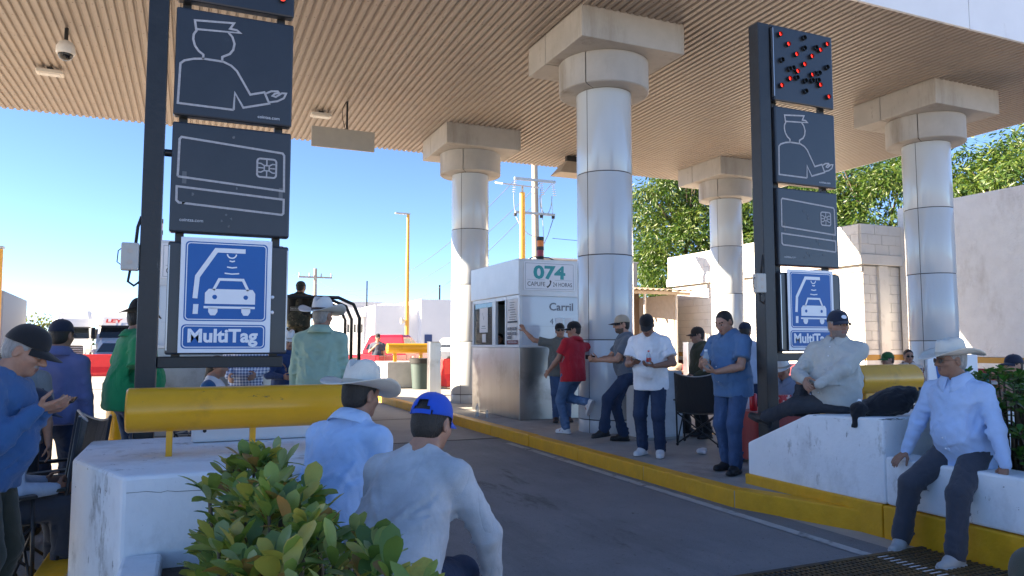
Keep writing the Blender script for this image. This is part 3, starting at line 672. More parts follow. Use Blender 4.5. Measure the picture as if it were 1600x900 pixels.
for z0, z1, m, d in ((0, .82, maroon, .02), (.82, .98, bandw, .03), (.98, 1.15, ochre, .025)): wb_('foot_band', (21.4-d, 6.0, z0), (21.6, 17.1, z1-.002), m, rw)
# shelter with corrugated roof
sh = thing('roofed_shelter', 'open brown shelter with a sloping corrugated roof beside the white building', 'shelter')
tin = mat('old_corrugated_tin', (.34, .27, .20), .7, .0, var=.2, nscale=3); mud = mat('shelter_brown_wall', (.17, .12, .085), .9, var=.15, nscale=3)
V = []; F = []; N = 60
for j, (y, z) in enumerate(((25.0, 3.75), (28.5, 4.1))):
    for i in range(N): V.append((15.2+3.9*i/(N-1), y, z+.03*math.sin(i*1.57)))
for i in range(N-1): F.append((i, i+1, i+1+N, i+N))
place('roof', make_mesh('roof', V, F, tin, smooth=180), sh)
for k in range(5): MB().box((15.2, 25.2+k*.8, 3.58+k*.08), (19.1, 25.28+k*.8, 3.70+k*.08)).build('rafter', tin, sh)
for x in (15.6, 16.9, 18.45): MB().cyl((x, 25.3, 0), (x, 25.3, 3.62), .05, n=10).build('post', mat('post_grey', (.45, .42, .38), .6), sh, smooth=40)
MB().box((15.2, 28.0, 0), (18.4, 28.4, 3.9)).build('back_wall', mud, sh); MB().box((18.4, 25.4, 0), (18.55, 28.4, 3.6)).build('jamb', mat('jamb_tan', (.42, .35, .28), .8), sh)
gh = thing('grey_house', 'plain grey parapet wall above the shelter roof, under the trees', 'building')
wb_('wall', (14.0, 29.5, 0), (19.3, 34, 5.35), mat('grey_render', (.40, .385, .365), .9, var=.08, nscale=1), gh); wb_('coping', (13.95, 29.45, 5.352), (19.35, 34.05, 5.42), bgrey, gh)
bk = thing('brick_wall', 'low reddish brick wall in the sun beside the shelter', 'wall')
wb_('mortar', (18.75, 26.6, 0), (19.35, 26.9, 2.2), joint, bk); r = random.Random(6)
for j in range(18):
    for i in range(3):
        x = 18.75+i*.2-(.1 if j % 2 else 0)
        a, b = max(18.75, x), min(19.35, x+.195)
        if b-a > .04: MB().box((a, 26.585-r.uniform(0, .006), .004+j*.122), (b, 26.6, .114+j*.122)).build('brick', mat('brick_red', (.34, .16, .09), .85, var=.2, nscale=6), bk)
t = thing('traffic_cone', 'orange traffic cone at the foot of the bright white wall', 'cone', (18.3, 25.0, 0))
MB().lathe([(.0, .75), (.03, .75), (.15, .04)], 18).build('body', mat('cone_orange', (.75, .16, .02), .5), t, smooth=40); MB().box((-.2, -.2, 0), (.2, .2, .04)).build('base', mat('cone_orange', (0, 0, 0)), t); MB().lathe([(.072, .5), (.102, .32)], 18, (0, 0, .0)).build('stripe', mat('cone_white', (.7, .7, .7), .5), t, smooth=180)
t = thing('junk_pile', 'heap of pale sacks and boards beyond the folding chair', 'pile', (17.1, 24.0, 0))
r = random.Random(2); tanm = mat('sack_tan', (.40, .33, .25), .9, var=.2, nscale=5); rd = mat('sack_red', (.22, .02, .03), .7)
for k in range(9): MB().sphere((r.uniform(-.6, .5), r.uniform(-.3, .3), .18+.22*(k//4)), .3, 10, 7, (1.2, .8, .6)).build('sack', tanm, t, smooth=180)
MB().sphere((.75, -.2, .42), .45, 14, 9, (.7, .6, .95)).build('red_sack', rd, t, smooth=180)
for k in range(3): MB().box((-.9, -.5-.02*k, .05+.2*k), (.4, -.44, .12+.2*k)).build('board', tanm, t)
# ================================================================ poles, lamps, wires
wood = mat('weathered_pole', (.36, .31, .26), .85, var=.15, nscale=6, stretch=(1, 1, .1)); lampy = mat('lamp_post_ochre', (.62, .33, .04), .5)
galv = mat('galvanised', (.42, .43, .44), .5, .4); wire_m = mat('wire_dark', (.06, .06, .07), .6)
def street_lamp(x, y, h, label, arm=2.6, horn=True, rz=0):
    t = thing('street_lamp', label, 'street lamp', (x, y, 0), rz)
    MB().tube([(0, 0, 0), (0, 0, h)], [.15, .10], 14).build('pole', lampy, t, smooth=40); MB().tube([(0, 0, h-.25), (0, 0, h+.1)], .06, 10).build('bracket', galv, t)
    MB().box((-arm, -.14, h+.02), (.12, .14, h+.11)).build('lamp_head', galv, t, bevel=.02)
    if horn:
        for dx in (-.35,): MB().tube([(0, 0, h*.30), (dx*.5, 0, h*.30), (dx*1.2, 0, h*.30)], [.05, .08, .20], 14).build('siren', mat('siren_cream', (.6, .55, .45), .5), t, smooth=40)
    return t
street_lamp(13.27, 48.2, 10.3, 'tall ochre lamp post in front of the far white building', .9)
street_lamp(-6.05, 29.7, 4.75, 'ochre pole cut by the left edge of the picture', .2, False)
t = thing('solar_lamp', 'ochre lamp post with a flat solar panel above the numbered booth', 'street lamp', (12.2, 27.0, 0))
MB().tube([(0, 0, 0), (0, 0, 7.7)], [.13, .11], 14).build('pole', lampy, t, smooth=40); MB().tube([(0, 0, 7.6), (0, 0, 7.95)], .05, 10).build('stem', galv, t)
MB().add([(-1.0, -.3, 7.9), (.62, -.3, 7.86), (.62, .5, 8.06), (-1.0, .5, 8.1), (-1.0, -.3, 7.96), (.62, -.3, 7.92), (.62, .5, 8.12), (-1.0, .5, 8.16)], [(3,2,1,0),(4,5,6,7),(0,1,5,4),(1,2,6,5),(2,3,7,6),(3,0,4,7)]).build('solar_panel', mat('solar_pale', (.42, .40, .38), .35), t)
MB().tube([(-.02, -.1, 4.25), (-.25, -.3, 4.28), (-.42, -.42, 4.3)], [.08, .14, .26], 12).build('siren', mat('siren_cream', (0, 0, 0)), t, smooth=40)
up = thing('utility_pole', 'weathered utility pole with two crossarms and hanging cables above the booth', 'utility pole', (19.0, 40.2, 0))
MB().tube([(0, 0, 0), (.06, 0, 7), (-.02, 0, 13.8)], [.26, .22, .17], 12).build('pole', wood, up, smooth=40)
MB().box((-1.45, -.28, 11.42), (1.3, -.14, 11.58)).build('crossarm', galv, up); MB().box((-1.4, -.28, 9.38), (1.25, -.14, 9.52)).build('crossarm', galv, up)
for dx in (-1.4, .35, 1.15):
    ins = MB(); p0 = Vector((dx, -.2, 11.4))
    for k in range(6): ins.lathe([(.03, -.05), (.11, -.035), (.03, .0)], 10, (dx-.02*k*(1 if dx < 0 else -1), -.2, 11.35-.13*k))
    ins.build('insulator', mat('insulator_white', (.6, .6, .6), .3), up, smooth=60)
    c = MB(); c.tube([(dx-.1, -.2, 10.6), (dx-.08, -.2, 10.0), (dx-.02, -.2, 9.5)], .022, 5); c.build('cable', galv, up)
    MB().cyl((dx, -.2, 9.22), (dx, -.2, 9.38), .10, n=10).build('cutout', rubber, up)
c = MB(); c.tube([(.25+.55*(1-math.cos(a*.31))/1.0*.75, -.2, 10.6-1.15*math.sin(a*.314)) for a in range(11)], .025, 5)
c.tube([(-1.35, -.2, 9.2), (-1.1, -.2, 8.7), (-.6, -.2, 8.2), (-.1, -.2, 8.0)], .025, 5); c.tube([(1.15, -.2, 9.2), (.8, -.2, 8.2), (.45, -.2, 7.5), (.3, -.2, 6.5), (.32, -.2, 4.0)], .028, 5); c.tube([(.3, -.2, 11), (.5, -.2, 8.0), (.45, -.2, 4)], .022, 5)
c.build('cable', galv, up, smooth=180)
fp = thing('utility_pole', 'distant wooden utility pole with one crossarm beside the hatted man in green', 'utility pole', (13.7, 91.8, 0))
MB().tube([(0, 0, 0), (0, 0, 10.8)], [.26, .2], 10).build('pole', wood, fp, smooth=40); MB().box((-2.0, -.1, 9.6), (2.0, .1, 9.8)).build('crossarm', wood, fp)
for dx in (-1.9, -.7, .7, 1.9): MB().cyl((dx, 0, 9.8), (dx, 0, 10.2), .09, n=8).build('insulator', galv, fp)
hp = thing('utility_pole', 'low horizontal pole frame behind the hatted man in green', 'utility pole', (14.4, 88, 0))
for dx in (-2.2, 5.4): MB().cyl((dx, 0, 0), (dx, 0, 4.9+(1.4 if dx < 0 else 0)), .12, n=8).build('post', wood, hp)
MB().box((-3.0, -.08, 4.75), (6.0, .08, 4.9)).build('beam', wood, hp)
def wire(a, b, sag, name='overhead_wire'):
    a = Vector(a); b = Vector(b); pts = [a.lerp(b, i/24)-Vector((0, 0, sag*4*(i/24)*(1-i/24))) for i in range(25)]
    return MB().tube(pts, .018, 5).build(name, wire_m, None, smooth=180)
for i, (a, b, s, l) in enumerate((((12.0, 91.8, 10.2), (17.6, 40.1, 11.4), 4.2, 'upper'), ((13.0, 91.8, 10.2), (19.3, 40.1, 11.4), 4.6, 'middle'), ((15.6, 91.8, 10.2), (20.1, 40.1, 11.4), 5.4, 'lowest'))):
    tag(wire(a, b, s), l+' of the three thin power wires sagging between the utility poles', 'wire', 'power wires')
tag(wire((11.9, 91.8, 10.2), (-8, 150, 10), 2.0), 'thin wire running left from the distant utility pole', 'wire', 'power wires')
tag(wire((20.1, 40.0, 8.0), (48, 47, 11.5), .8), 'thin wire running right from the near utility pole', 'wire', 'power wires')
# ================================================================ barriers
def plastic_barrier(x, y, rz, label, L=2.0, h=1.05, red=(.75, .03, .025)):
    m = mat('barrier_red', red, .45, var=.08, nscale=3)
    t = thing('plastic_barrier', label, 'barrier', (x, y, 0), rz, 'red plastic barriers')
    pr = [(-.28, 0), (-.28, .18), (-.13, .45), (-.09, h), (.09, h), (.13, .45), (.28, .18), (.28, 0)]; n = len(pr)
    V = [(-L/2, a, b) for a, b in pr]+[(L/2, a, b) for a, b in pr]
    MB().add(V, [tuple(range(n)), tuple(range(2*n-1, n-1, -1))]+[((i+1) % n, i, i+n, (i+1) % n+n) for i in range(n)]).build('body', m, t, bevel=.02)
    for s in (-1, 1): MB().box((s*L*.28-.2, -.30, .0), (s*L*.28+.2, .30, .10)).build('foot', m, t)
    return t
plastic_barrier(-6.0, 41.0, R_(-10), 'red plastic barrier behind the navy capped man, left end'); plastic_barrier(-3.9, 40.6, R_(-10), 'red plastic barrier between the blue shirted man and the man in green')
plastic_barrier(-1.8, 40.4, R_(-5), 'red plastic barrier behind the man in green')
plastic_barrier(9.3, 26.0, R_(15), 'orange red barrier beside the sunlit column', 1.8, 1.0); plastic_barrier(9.0, 28.6, R_(70), 'white and red barrier behind the steel post', 1.8, .9)
# far end of the island: crash block, pipe and bin
fb = thing('crash_block', 'grey concrete block at the far end of the island under a yellow pipe', 'block')
MB().box((5.60, 22.6, .165), (7.15, 24.3, .98)).build('block', mat('old_grey_concrete', (.42, .41, .39), .85, var=.12, nscale=3), fb, bevel=.03)
pipe_guard(5.69, 7.05, 23.0, 1.40, .16, 'far yellow pipe guard in front of the red pickup', (5.95, 6.8), .976, .10)
t = thing('rubbish_bin', 'dark green rubbish bin beside the far concrete block', 'bin', (6.55, 22.1, .165))
MB().lathe([(.0, .0), (.27, .0), (.33, .82), (.36, .84), (.36, .90), (.33, .90), (.31, .8)], 24).build('body', mat('bin_green', (.04, .065, .06), .6), t, smooth=40)
lnr = MB(); lnr.lathe([(.365, .78), (.372, .92), (.33, .94), (.2, .93), (.0, .95)], 16); lnr.build('liner', rubber, t, smooth=60)
t = thing('barrier_gate', 'boom gate with a grey arm beside the sunlit column', 'gate', (8.1, 22.6, 0))
MB().box((-.15, -.15, 0), (.15, .15, 1.0)).build('cabinet', mat('gate_white', (.6, .6, .58), .5), t, bevel=.02); MB().bar((0, -.2, .55), (1.6, -.2, 1.55), .09, .05).build('arm', galv, t)
# ================================================================ people: one continuous body surface from blended tapered limbs; clothes are children
def axis_pts(lo, hi, base, fine):
    out = [lo]; x = lo
    while x < hi:
        h = base
        for a, b, s in fine:
            if x+1e-6 >= a-base and x <= b: h = min(h, s)
        x += h; out.append(x)
    return np.array(out, dtype=np.float32)
class Field:
    def __init__(s, lo, hi, base, fine=()):
        s.ax = [axis_pts(lo[i], hi[i], base, [(f[0][i], f[1][i], f[2]) for f in fine]) for i in range(3)]
        s.D = np.full([len(a) for a in s.ax], .06, dtype=np.float32)
    def sub(s, lo, hi):
        sl = []; g = []
        for i in range(3):
            a = max(0, int(np.searchsorted(s.ax[i], lo[i]))-1); b = min(len(s.ax[i]), int(np.searchsorted(s.ax[i], hi[i]))+1)
            if b <= a: return None, None
            sl.append(slice(a, b)); g.append(s.ax[i][a:b])
        return tuple(sl), (g[0][:, None, None], g[1][None, :, None], g[2][None, None, :])
    def blend(s, sl, d, k, mode):
        D = s.D[sl]
        if mode == 'add':
            if k > 0: h = np.maximum(k-np.abs(D-d), 0)/k; s.D[sl] = np.minimum(D, d)-h*h*k*.25
            else: s.D[sl] = np.minimum(D, d)
        else:
            d = -d
            if k > 0: h = np.maximum(k-np.abs(D-d), 0)/k; s.D[sl] = np.maximum(D, d)+h*h*k*.25
            else: s.D[sl] = np.maximum(D, d)
    def cone(s, a, b, ra, rb, k=.03, front=None, q=1.0, mode='add'):
        a = np.array(a, float); b = np.array(b, float); m = max(ra, rb)+max(k, .03)
        if q > 1: m *= q
        sl, g = s.sub(np.minimum(a, b)-m, np.maximum(a, b)+m)
        if sl is None: return
        ba = b-a; L = float(ba@ba)+1e-9
        px, py, pz = g[0]-a[0], g[1]-a[1], g[2]-a[2]
        t = np.clip((px*ba[0]+py*ba[1]+pz*ba[2])/L, 0, 1)
        vx, vy, vz = px-t*ba[0], py-t*ba[1], pz-t*ba[2]
        v2 = vx*vx+vy*vy+vz*vz
        if front is not None:
            f = vx*front[0]+vy*front[1]+vz*front[2]; v2 = v2+f*f*(1/(q*q)-1)
        s.blend(sl, np.sqrt(np.maximum(v2, 0))-(ra+(rb-ra)*t), k, mode)
    def ell(s, c, r, M=None, k=.03, mode='add'):
        c = np.array(c, float); r = np.array(r, float); m = float(r.max())+max(k, .03)
        sl, g = s.sub(c-m, c+m)
        if sl is None: return
        p = [g[0]-c[0], g[1]-c[1], g[2]-c[2]]
        if M is not None: p = [p[0]*M[0][i]+p[1]*M[1][i]+p[2]*M[2][i] for i in range(3)]
        n = np.sqrt((p[0]/r[0])**2+(p[1]/r[1])**2+(p[2]/r[2])**2)
        s.blend(sl, (n-1)*float(r.min()), k, mode)
    def cut(s, p, n, k=.0):
        """keep the side the normal points away from"""
        p = np.array(p, float); n = np.array(n, float); n /= np.linalg.norm(n)
        d = (s.ax[0][:, None, None]-p[0])*n[0]+(s.ax[1][None, :, None]-p[1])*n[1]+(s.ax[2][None, None, :]-p[2])*n[2]
        s.D = np.maximum(s.D, d.astype(np.float32))
    def wrinkle(s, amp, seed, wl=(.07, .16), squash=(1, 1, 1.6)):
        r = np.random.RandomState(seed); X, Y, Z = s.ax
        act = np.abs(s.D) < .055; I = np.nonzero(act)
        x, y, z = X[I[0]], Y[I[1]], Z[I[2]]; n = np.zeros(len(x), np.float32)
        wx = .02*np.sin(x*23+y*17+seed)+.02*np.sin(z*19+x*11); 
        for i in range(6):
            v = r.randn(3)*np.array(squash); v /= np.linalg.norm(v); w = 2*np.pi/r.uniform(*wl)
            c = np.sin(((x+wx)*v[0]+(y+wx)*v[1]+(z+wx)*v[2])*w+r.uniform(0, 6.28)); n += (1-np.abs(c))**2-.35
        s.D[I] -= amp*n/4.6
    def surf(s, o, d, lo=.02, hi=.40):
        """first exit of the ray o + t d through the surface"""
        T = np.arange(lo, hi, .004); P = o[None]+T[:, None]*d[None]; ii = [np.clip(np.searchsorted(s.ax[q], P[:, q]), 0, len(s.ax[q])-1) for q in range(3)]
        k = np.nonzero(s.D[ii[0], ii[1], ii[2]] > 0)[0]; return P[k[0]] if len(k) else P[-1]
    def fold(s, org, dirs, r, mode):
        """a crease (sub) or a raised pleat (add) drawn over the cloth; thin at both ends"""
        pts = [s.surf(o, unit(d))-unit(d)*(-r*.45 if mode == 'sub' else r*.55) for o, d in zip(org, dirs)]; n = len(pts)-1
        for i in range(n):
            if np.linalg.norm(pts[i+1]-pts[i]) > .085: continue
            w = [r*math.sin(math.pi*min(.93, max(.07, (i+e)/n))) for e in (0, 1)]; s.cone(pts[i], pts[i+1], w[0], w[1], r*1.6, mode=mode)
    def limb_folds(s, rr, a, b, t0, t1, n, r, span=2.2, face=None, slant=.05):
        ax = unit(b-a); u = unit(np.cross(ax, (0.31, .2, .93))) if face is None else unit(face-ax*(face@ax)); v = np.cross(ax, u)
        for j in range(n):
            t = t0+(t1-t0)*(j+rr.uniform(-.3, .3))/max(1, n-1); ph = rr.uniform(-.6, .6); sp_ = span*rr.uniform(.5, 1); sl = slant*rr.uniform(-1, 1); m = 6
            org = [a+(b-a)*t+ax*sl*(k/m-.5) for k in range(m+1)]; dr = [u*math.cos(ph+sp_*(k/m-.5))+v*math.sin(ph+sp_*(k/m-.5)) for k in range(m+1)]
            s.fold(org, dr, r*rr.uniform(.7, 1.2), 'add' if j % 2 else 'sub')
    def mesh(s):
        D = s.D; ins = D < 0
        nx, ny, nz = D.shape
        c = [ins[i:nx-1+i, j:ny-1+j, k:nz-1+k] for i in (0, 1) for j in (0, 1) for k in (0, 1)]
        al = c[0] & c[1] & c[2] & c[3] & c[4] & c[5] & c[6] & c[7]; an = c[0] | c[1] | c[2] | c[3] | c[4] | c[5] | c[6] | c[7]
        act = an & ~al; I = np.nonzero(act); n = len(I[0])
        if n == 0: return np.zeros((0, 3)), np.zeros((0, 4), int)
        idx = -np.ones(act.shape, np.int32); idx[I] = np.arange(n)
        off = [(i, j, k) for i in (0, 1) for j in (0, 1) for k in (0, 1)]
        val = [D[I[0]+o[0], I[1]+o[1], I[2]+o[2]] for o in off]
        acc = np.zeros((n, 3), np.float64); cnt = np.zeros(n)
        for a in range(8):
            for b in range(a+1, 8):
                if sum(abs(off[a][q]-off[b][q]) for q in range(3)) != 1: continue
                m = (val[a] < 0) != (val[b] < 0); t = np.where(m, val[a]/(val[a]-val[b]+1e-12), 0)
                for q in range(3): acc[:, q] += np.where(m, off[a][q]+(off[b][q]-off[a][q])*t, 0)
                cnt += m
        acc /= cnt[:, None]; V = np.zeros((n, 3))
        for q in range(3): V[:, q] = np.interp(I[q]+acc[:, q], np.arange(len(s.ax[q])), s.ax[q])
        Q = []
        for q in range(3):
            sl0 = [slice(1, -1)]*3; sl1 = [slice(1, -1)]*3; sl0[q] = slice(0, -1); sl1[q] = slice(1, None)
            A = ins[tuple(sl0)]; B = ins[tuple(sl1)]; J = np.nonzero(A != B); fl = A[J]
            base = [J[0]+(0 if q == 0 else 1), J[1]+(0 if q == 1 else 1), J[2]+(0 if q == 2 else 1)]
            u, v = (q+1) % 3, (q+2) % 3; ids = []
            for du, dv in ((1, 1), (0, 1), (0, 0), (1, 0)):
                b = [x.copy() for x in base]; b[u] -= du; b[v] -= dv
                ids.append(idx[b[0], b[1], b[2]])
            f = np.stack(ids, 1); f[~fl] = f[~fl][:, ::-1]; Q.append(f)
        return V, np.concatenate(Q)
def np_mesh(name, V, Q, mats, mi=None):
    me = bpy.data.meshes.new(name); me.vertices.add(len(V)); me.vertices.foreach_set('co', np.asarray(V, np.float32).ravel())
    me.loops.add(len(Q)*4); me.loops.foreach_set('vertex_index', Q.astype(np.int32).ravel())
    me.polygons.add(len(Q)); me.polygons.foreach_set('loop_start', np.arange(0, len(Q)*4, 4, dtype=np.int32))
    for m in mats: me.materials.append(m)
    if mi is not None: me.polygons.foreach_set('material_index', mi.astype(np.int32))
    me.polygons.foreach_set('use_smooth', np.ones(len(Q), bool)); me.update(calc_edges=True); me.validate()
    return me
def rot(yaw=0, pitch=0, roll=0):
    """yaw + turns left, pitch + bows forward, roll + leans to own right (frame: x right, y front, z up)"""
    return np.array(Matrix.Rotation(R_(yaw), 3, 'Z') @ Matrix.Rotation(R_(-pitch), 3, 'X') @ Matrix.Rotation(R_(roll), 3, 'Y'))
def ik(a, t, l1, l2, pole):
    a = np.array(a, float); t = np.array(t, float); d = t-a; L = np.linalg.norm(d); L2 = min(L, (l1+l2)*.999); L2 = max(L2, abs(l1-l2)*1.02+.001); d = d/max(L, 1e-6)
    p = np.array(pole, float); p = p-d*(p@d); p /= max(np.linalg.norm(p), 1e-6)
    x = (l1*l1-l2*l2+L2*L2)/(2*L2); h = math.sqrt(max(l1*l1-x*x, 0))
    return a+d*x+p*h, a+d*L2
def unit(v): v = np.array(v, float); return v/max(np.linalg.norm(v), 1e-9)
SKIN = {}
def skin_mat(tone):
    k = 'skin_%d' % round(tone*100)
    base = np.array([.44, .235, .155])*tone
    return mat(k, tuple(base), .52, var=.14, nscale=22, bump=.12, bscale=160, subs=.06, stains=[(tuple(base*np.array([1.05, .72, .68])), 9, .55, .75, (1, 1, 1))])
def add_folds(m, strength=.34, scale=4.2):
    """soft creases: a warped ridge noise under the weave"""
    nt = m.node_tree; bs = nt.nodes['Principled BSDF']; tc = _n(nt, 'ShaderNodeTexCoord'); mp = _n(nt, 'ShaderNodeMapping'); mp.inputs['Scale'].default_value = (1, 1, .62); mp.inputs['Rotation'].default_value = (.3, .5, .2)
    n1 = _n(nt, 'ShaderNodeTexNoise'); n1.inputs['Scale'].default_value = scale; n1.inputs['Detail'].default_value = 2.5; n1.inputs['Distortion'].default_value = .9
    a = _n(nt, 'ShaderNodeMath', operation='SUBTRACT'); a.inputs[1].default_value = .5; b = _n(nt, 'ShaderNodeMath', operation='ABSOLUTE'); c = _n(nt, 'ShaderNodeMath', operation='POWER'); c.inputs[1].default_value = .6
    bp = _n(nt, 'ShaderNodeBump'); bp.inputs['Strength'].default_value = strength; bp.inputs['Distance'].default_value = .045; L = nt.links.new
    L(tc.outputs['Object'], mp.inputs['Vector']); L(mp.outputs[0], n1.inputs['Vector']); L(n1.outputs['Fac'], a.inputs[0]); L(a.outputs[0], b.inputs[0]); L(b.outputs[0], c.inputs[0]); L(c.outputs[0], bp.inputs['Height'])
    old = [l for l in nt.links if l.to_socket == bs.inputs['Normal']]
    if old: L(old[0].from_socket, bp.inputs['Normal'])
    L(bp.outputs[0], bs.inputs['Normal']); return m
def cloth(name, col, rough=.85, weave=260, var=.07, sheen=.15):
    if name in MATS: return MATS[name]
    m = mat(name, col, rough, var=var, nscale=9, bump=.16, bscale=weave, spec=.25, sheen=sheen)
    return m if name.startswith(('cap', 'hat', 'helmet')) else add_folds(m)
def denim(name, col): return add_folds(mat(name, col, .85, var=.22, nscale=6, bump=.18, bscale=240, spec=.2, stains=[(tuple(min(1, c*2.1+.01) for c in col), 3.0, .58, .8, (1, 1, .45))]), .34, 6)
hair_black = mat('hair_black', (.012, .010, .009), .55, var=.3, nscale=60, bump=.5, bscale=220, stretch=(1, 1, .3))
hair_grey = mat('hair_grey', (.30, .29, .28), .6, var=.3, nscale=60, bump=.5, bscale=220, stretch=(1, 1, .3))
eye_w = mat('eye_white', (.34, .31, .28), .25); eye_d = mat('eye_iris', (.015, .010, .008), .12)
straw = mat('straw_white', (.66, .63, .56), .75, var=.06, nscale=14, bump=.22, bscale=180); felt = mat('felt_white', (.70, .70, .68), .8, var=.04, nscale=8, bump=.08, bscale=120)

def hat_mesh(top, brim, band, parent, M, o, s=1.0, curl=.055, crown_h=.125, crease=.028, bx=.185, by=.215):
    """western hat: creased crown and side-curled brim; M,o = head frame"""
    n = 48; a0, b0 = .088*s, .106*s
    def P(x, y, z): return Vector(tuple(np.array(o)+M @ np.array([x, y, z])))
    rings = []
    def zb(x, y): return curl*s*(abs(x)/(bx*s))**2.2*(1-.25*abs(y)/(by*s))-.022*s*(abs(y)/(by*s))**2
    prof = [(1.0, 0.0), (1.0, .25), (.985, .5), (.955, .75), (.92, .88), (.84, .97), (.70, 1.0), (.45, .985), (.2, .96), (.02, .95)]
    V = []; F = []
    for f, h in prof:
        for k in range(n):
            t = 2*math.pi*k/n; x = a0*f*math.cos(t); y = b0*f*math.sin(t)
            taper = 1-.13*h; x *= taper; y *= 1-.06*h
            z = crown_h*s*h
            if h > .5:
                z -= crease*s*math.exp(-(x/(.020*s))**2)*(h-.5)*2; z -= .020*s*max(0, y/b0)*(h-.5)*2*0+ .016*s*(max(0, -y/b0))*(h-.5)*2
                pin = math.exp(-((y-.055*s)/(.035*s))**2)*math.exp(-((abs(x)-.05*s)/(.022*s))**2); z -= .030*s*pin*(h-.5)*2
                z += .010*s*math.exp(-((abs(x)-.042*s)/(.02*s))**2)*(h-.5)*2
            V.append(P(x, y, z+.0))
    m = len(prof)
    for i in range(m-1):
        for k in range(n): a = i*n+k; b = i*n+(k+1) % n; F.append((a, b, b+n, a+n))
    F.append(tuple(range((m-1)*n, m*n)))
    cm = make_mesh('crown', V, F, top, smooth=180); hat = place('hat', cm, parent)
    V = []; F = []; J = 9
    for sgn in (0, 1):
        for j in range(J+1):
            f = j/J
            for k in range(n):
                t = 2*math.pi*k/n; ex = a0*.99+(bx*s-a0)*f; ey = b0*.99+(by*s-b0)*f
                x, y = ex*math.cos(t), ey*math.sin(t); z = zb(x, y)*f**.8
                edge = .0 if f < .99 else (.002 if sgn else -.002)
                V.append(P(x, y, z+(0 if sgn else -.0055)-edge*0))
    for sgn in (0, 1):
        o2 = sgn*(J+1)*n
        for j in range(J):
            for k in range(n):
                a = o2+j*n+k; b = o2+j*n+(k+1) % n
                F.append((a, b, b+n, a+n)[::1 if not sgn else -1])
    L0 = J*n; L1 = (J+1)*n+J*n
    for k in range(n): F.append((L0+k, L0+(k+1) % n, L1+(k+1) % n, L1+k))
    place('brim', make_mesh('brim', V, F, brim, smooth=180), hat)
    V = []; F = []
    for h, r in ((.004, 1.004), (.004, 1.025), (.024, 1.02), (.024, 1.0)):
        for k in range(n):
            t = 2*math.pi*k/n; V.append(P(a0*r*math.cos(t), b0*r*math.sin(t), h*s))
    for i in range(3):
        for k in range(n): a = i*n+k; b = i*n+(k+1) % n; F.append((a, b, b+n, a+n))
    place('band', make_mesh('band', V, F, band, smooth=60), hat)
    return hat
def cap_mesh(m_dome, m_bill, parent, M, o, s=1.0, z0=.030, back=.0, tilt=0, strap=False, patch=None, bill=.085):
    """baseball cap: six-panel dome, curved bill, button"""
    n = 40
    Rt = np.array(Matrix.Rotation(R_(tilt), 3, 'X'))
    def P(x, y, z): return Vector(tuple(np.array(o)+M @ (Rt @ np.array([x, y, z])+np.array([0, 0, z0]))))
    a, b, h = .0845*s, .106*s, .098*s; yc = -.012
    V = []; F = []; mr = 11
    for i in range(mr):
        ph = math.pi/2*i/(mr-1)
        for k in range(n):
            t = 2*math.pi*k/n
            c = math.cos(ph)**.72; zz = h*math.sin(ph)
            seam = 1-.010*max(0, 1-abs(((k*6/n) % 1)-.0)*9)*math.cos(ph)
            V.append(P(a*c*math.cos(t)*seam, yc+b*c*math.sin(t)*seam, zz-(.018 if math.sin(t) < 0 else 0)*(-math.sin(t))*(1-i/(mr-1))))
    gap = lambda k, i: strap and i < 4 and abs(((k+.5)/n)-.75) < .095-.018*i
    for i in range(mr-1):
        for k in range(n):
            if gap(k, i): continue
            p = i*n+k; q = i*n+(k+1) % n; F.append((p, q, q+n, p+n))
    cap = place('cap', make_mesh('cap', V, F, m_dome, smooth=50), parent)
    sd = cap.modifiers.new('thick', 'SOLIDIFY'); sd.thickness = .003; sd.offset = 1
    V = []; F = []; J, K = 8, 16
    for sg in (0, 1):
        for j in range(J+1):
            for k in range(K+1):
                u = -1+2*k/K; ang = math.pi/2-u*1.05
                x0, y0 = a*1.0*math.cos(ang), yc+b*1.0*math.sin(ang)
                ln = bill*s*(1-abs(u)**2.6)+.004
                x = x0*(1+.06*j/J*(1-abs(u))); y = y0+ln*j/J
                z = -.030*(abs(u)**2)*(.3+.7*j/J)-.012*j/J+.004
                V.append(P(x, y, z+(.0035 if sg else 0)))
    W2 = K+1
    for sg in (0, 1):
        o2 = sg*(J+1)*W2
        for j in range(J):
            for k in range(K):
                p = o2+j*W2+k; F.append((p, p+1, p+1+W2, p+W2)[::-1 if sg else 1])
    e = (J+1)*W2
    for k in range(K): p = J*W2+k; F.append((p, p+1, p+1+e, p+e))
    place('bill', make_mesh('bill', V, F, m_bill, smooth=60), cap)
    place('button', MB().sphere(P(0, yc, h+.001), .008, 10, 6).mesh('button', m_dome, 180), cap)
    if strap:
        V = []; F = []
        for i, zz in enumerate((-.018, .002)):
            for k in range(13):
                t = math.pi*1.5+(k-6)/6*.55; V.append(P(a*1.02*math.cos(t), yc+b*1.02*math.sin(t), zz))
        F = [(k, k+1, k+14, k+13) for k in range(12)]
        place('strap', make_mesh('strap', V, F, m_dome, smooth=60), cap)
    if patch:
        V = []; n2 = 20
        for k in range(n2):
            t = 2*math.pi*k/n2; u, v = .030*math.cos(t), .017*math.sin(t)
            ang = math.pi/2-u/.10; zz = .045*s+v; c = math.sqrt(max(0, 1-(zz/h)**2))**.72
            V.append(P(a*c*1.06*math.cos(ang), yc+b*c*1.06*math.sin(ang)+.004, zz))
        place('patch', make_mesh('patch', V, [tuple(range(n2))[::-1]], patch), cap)
    return cap

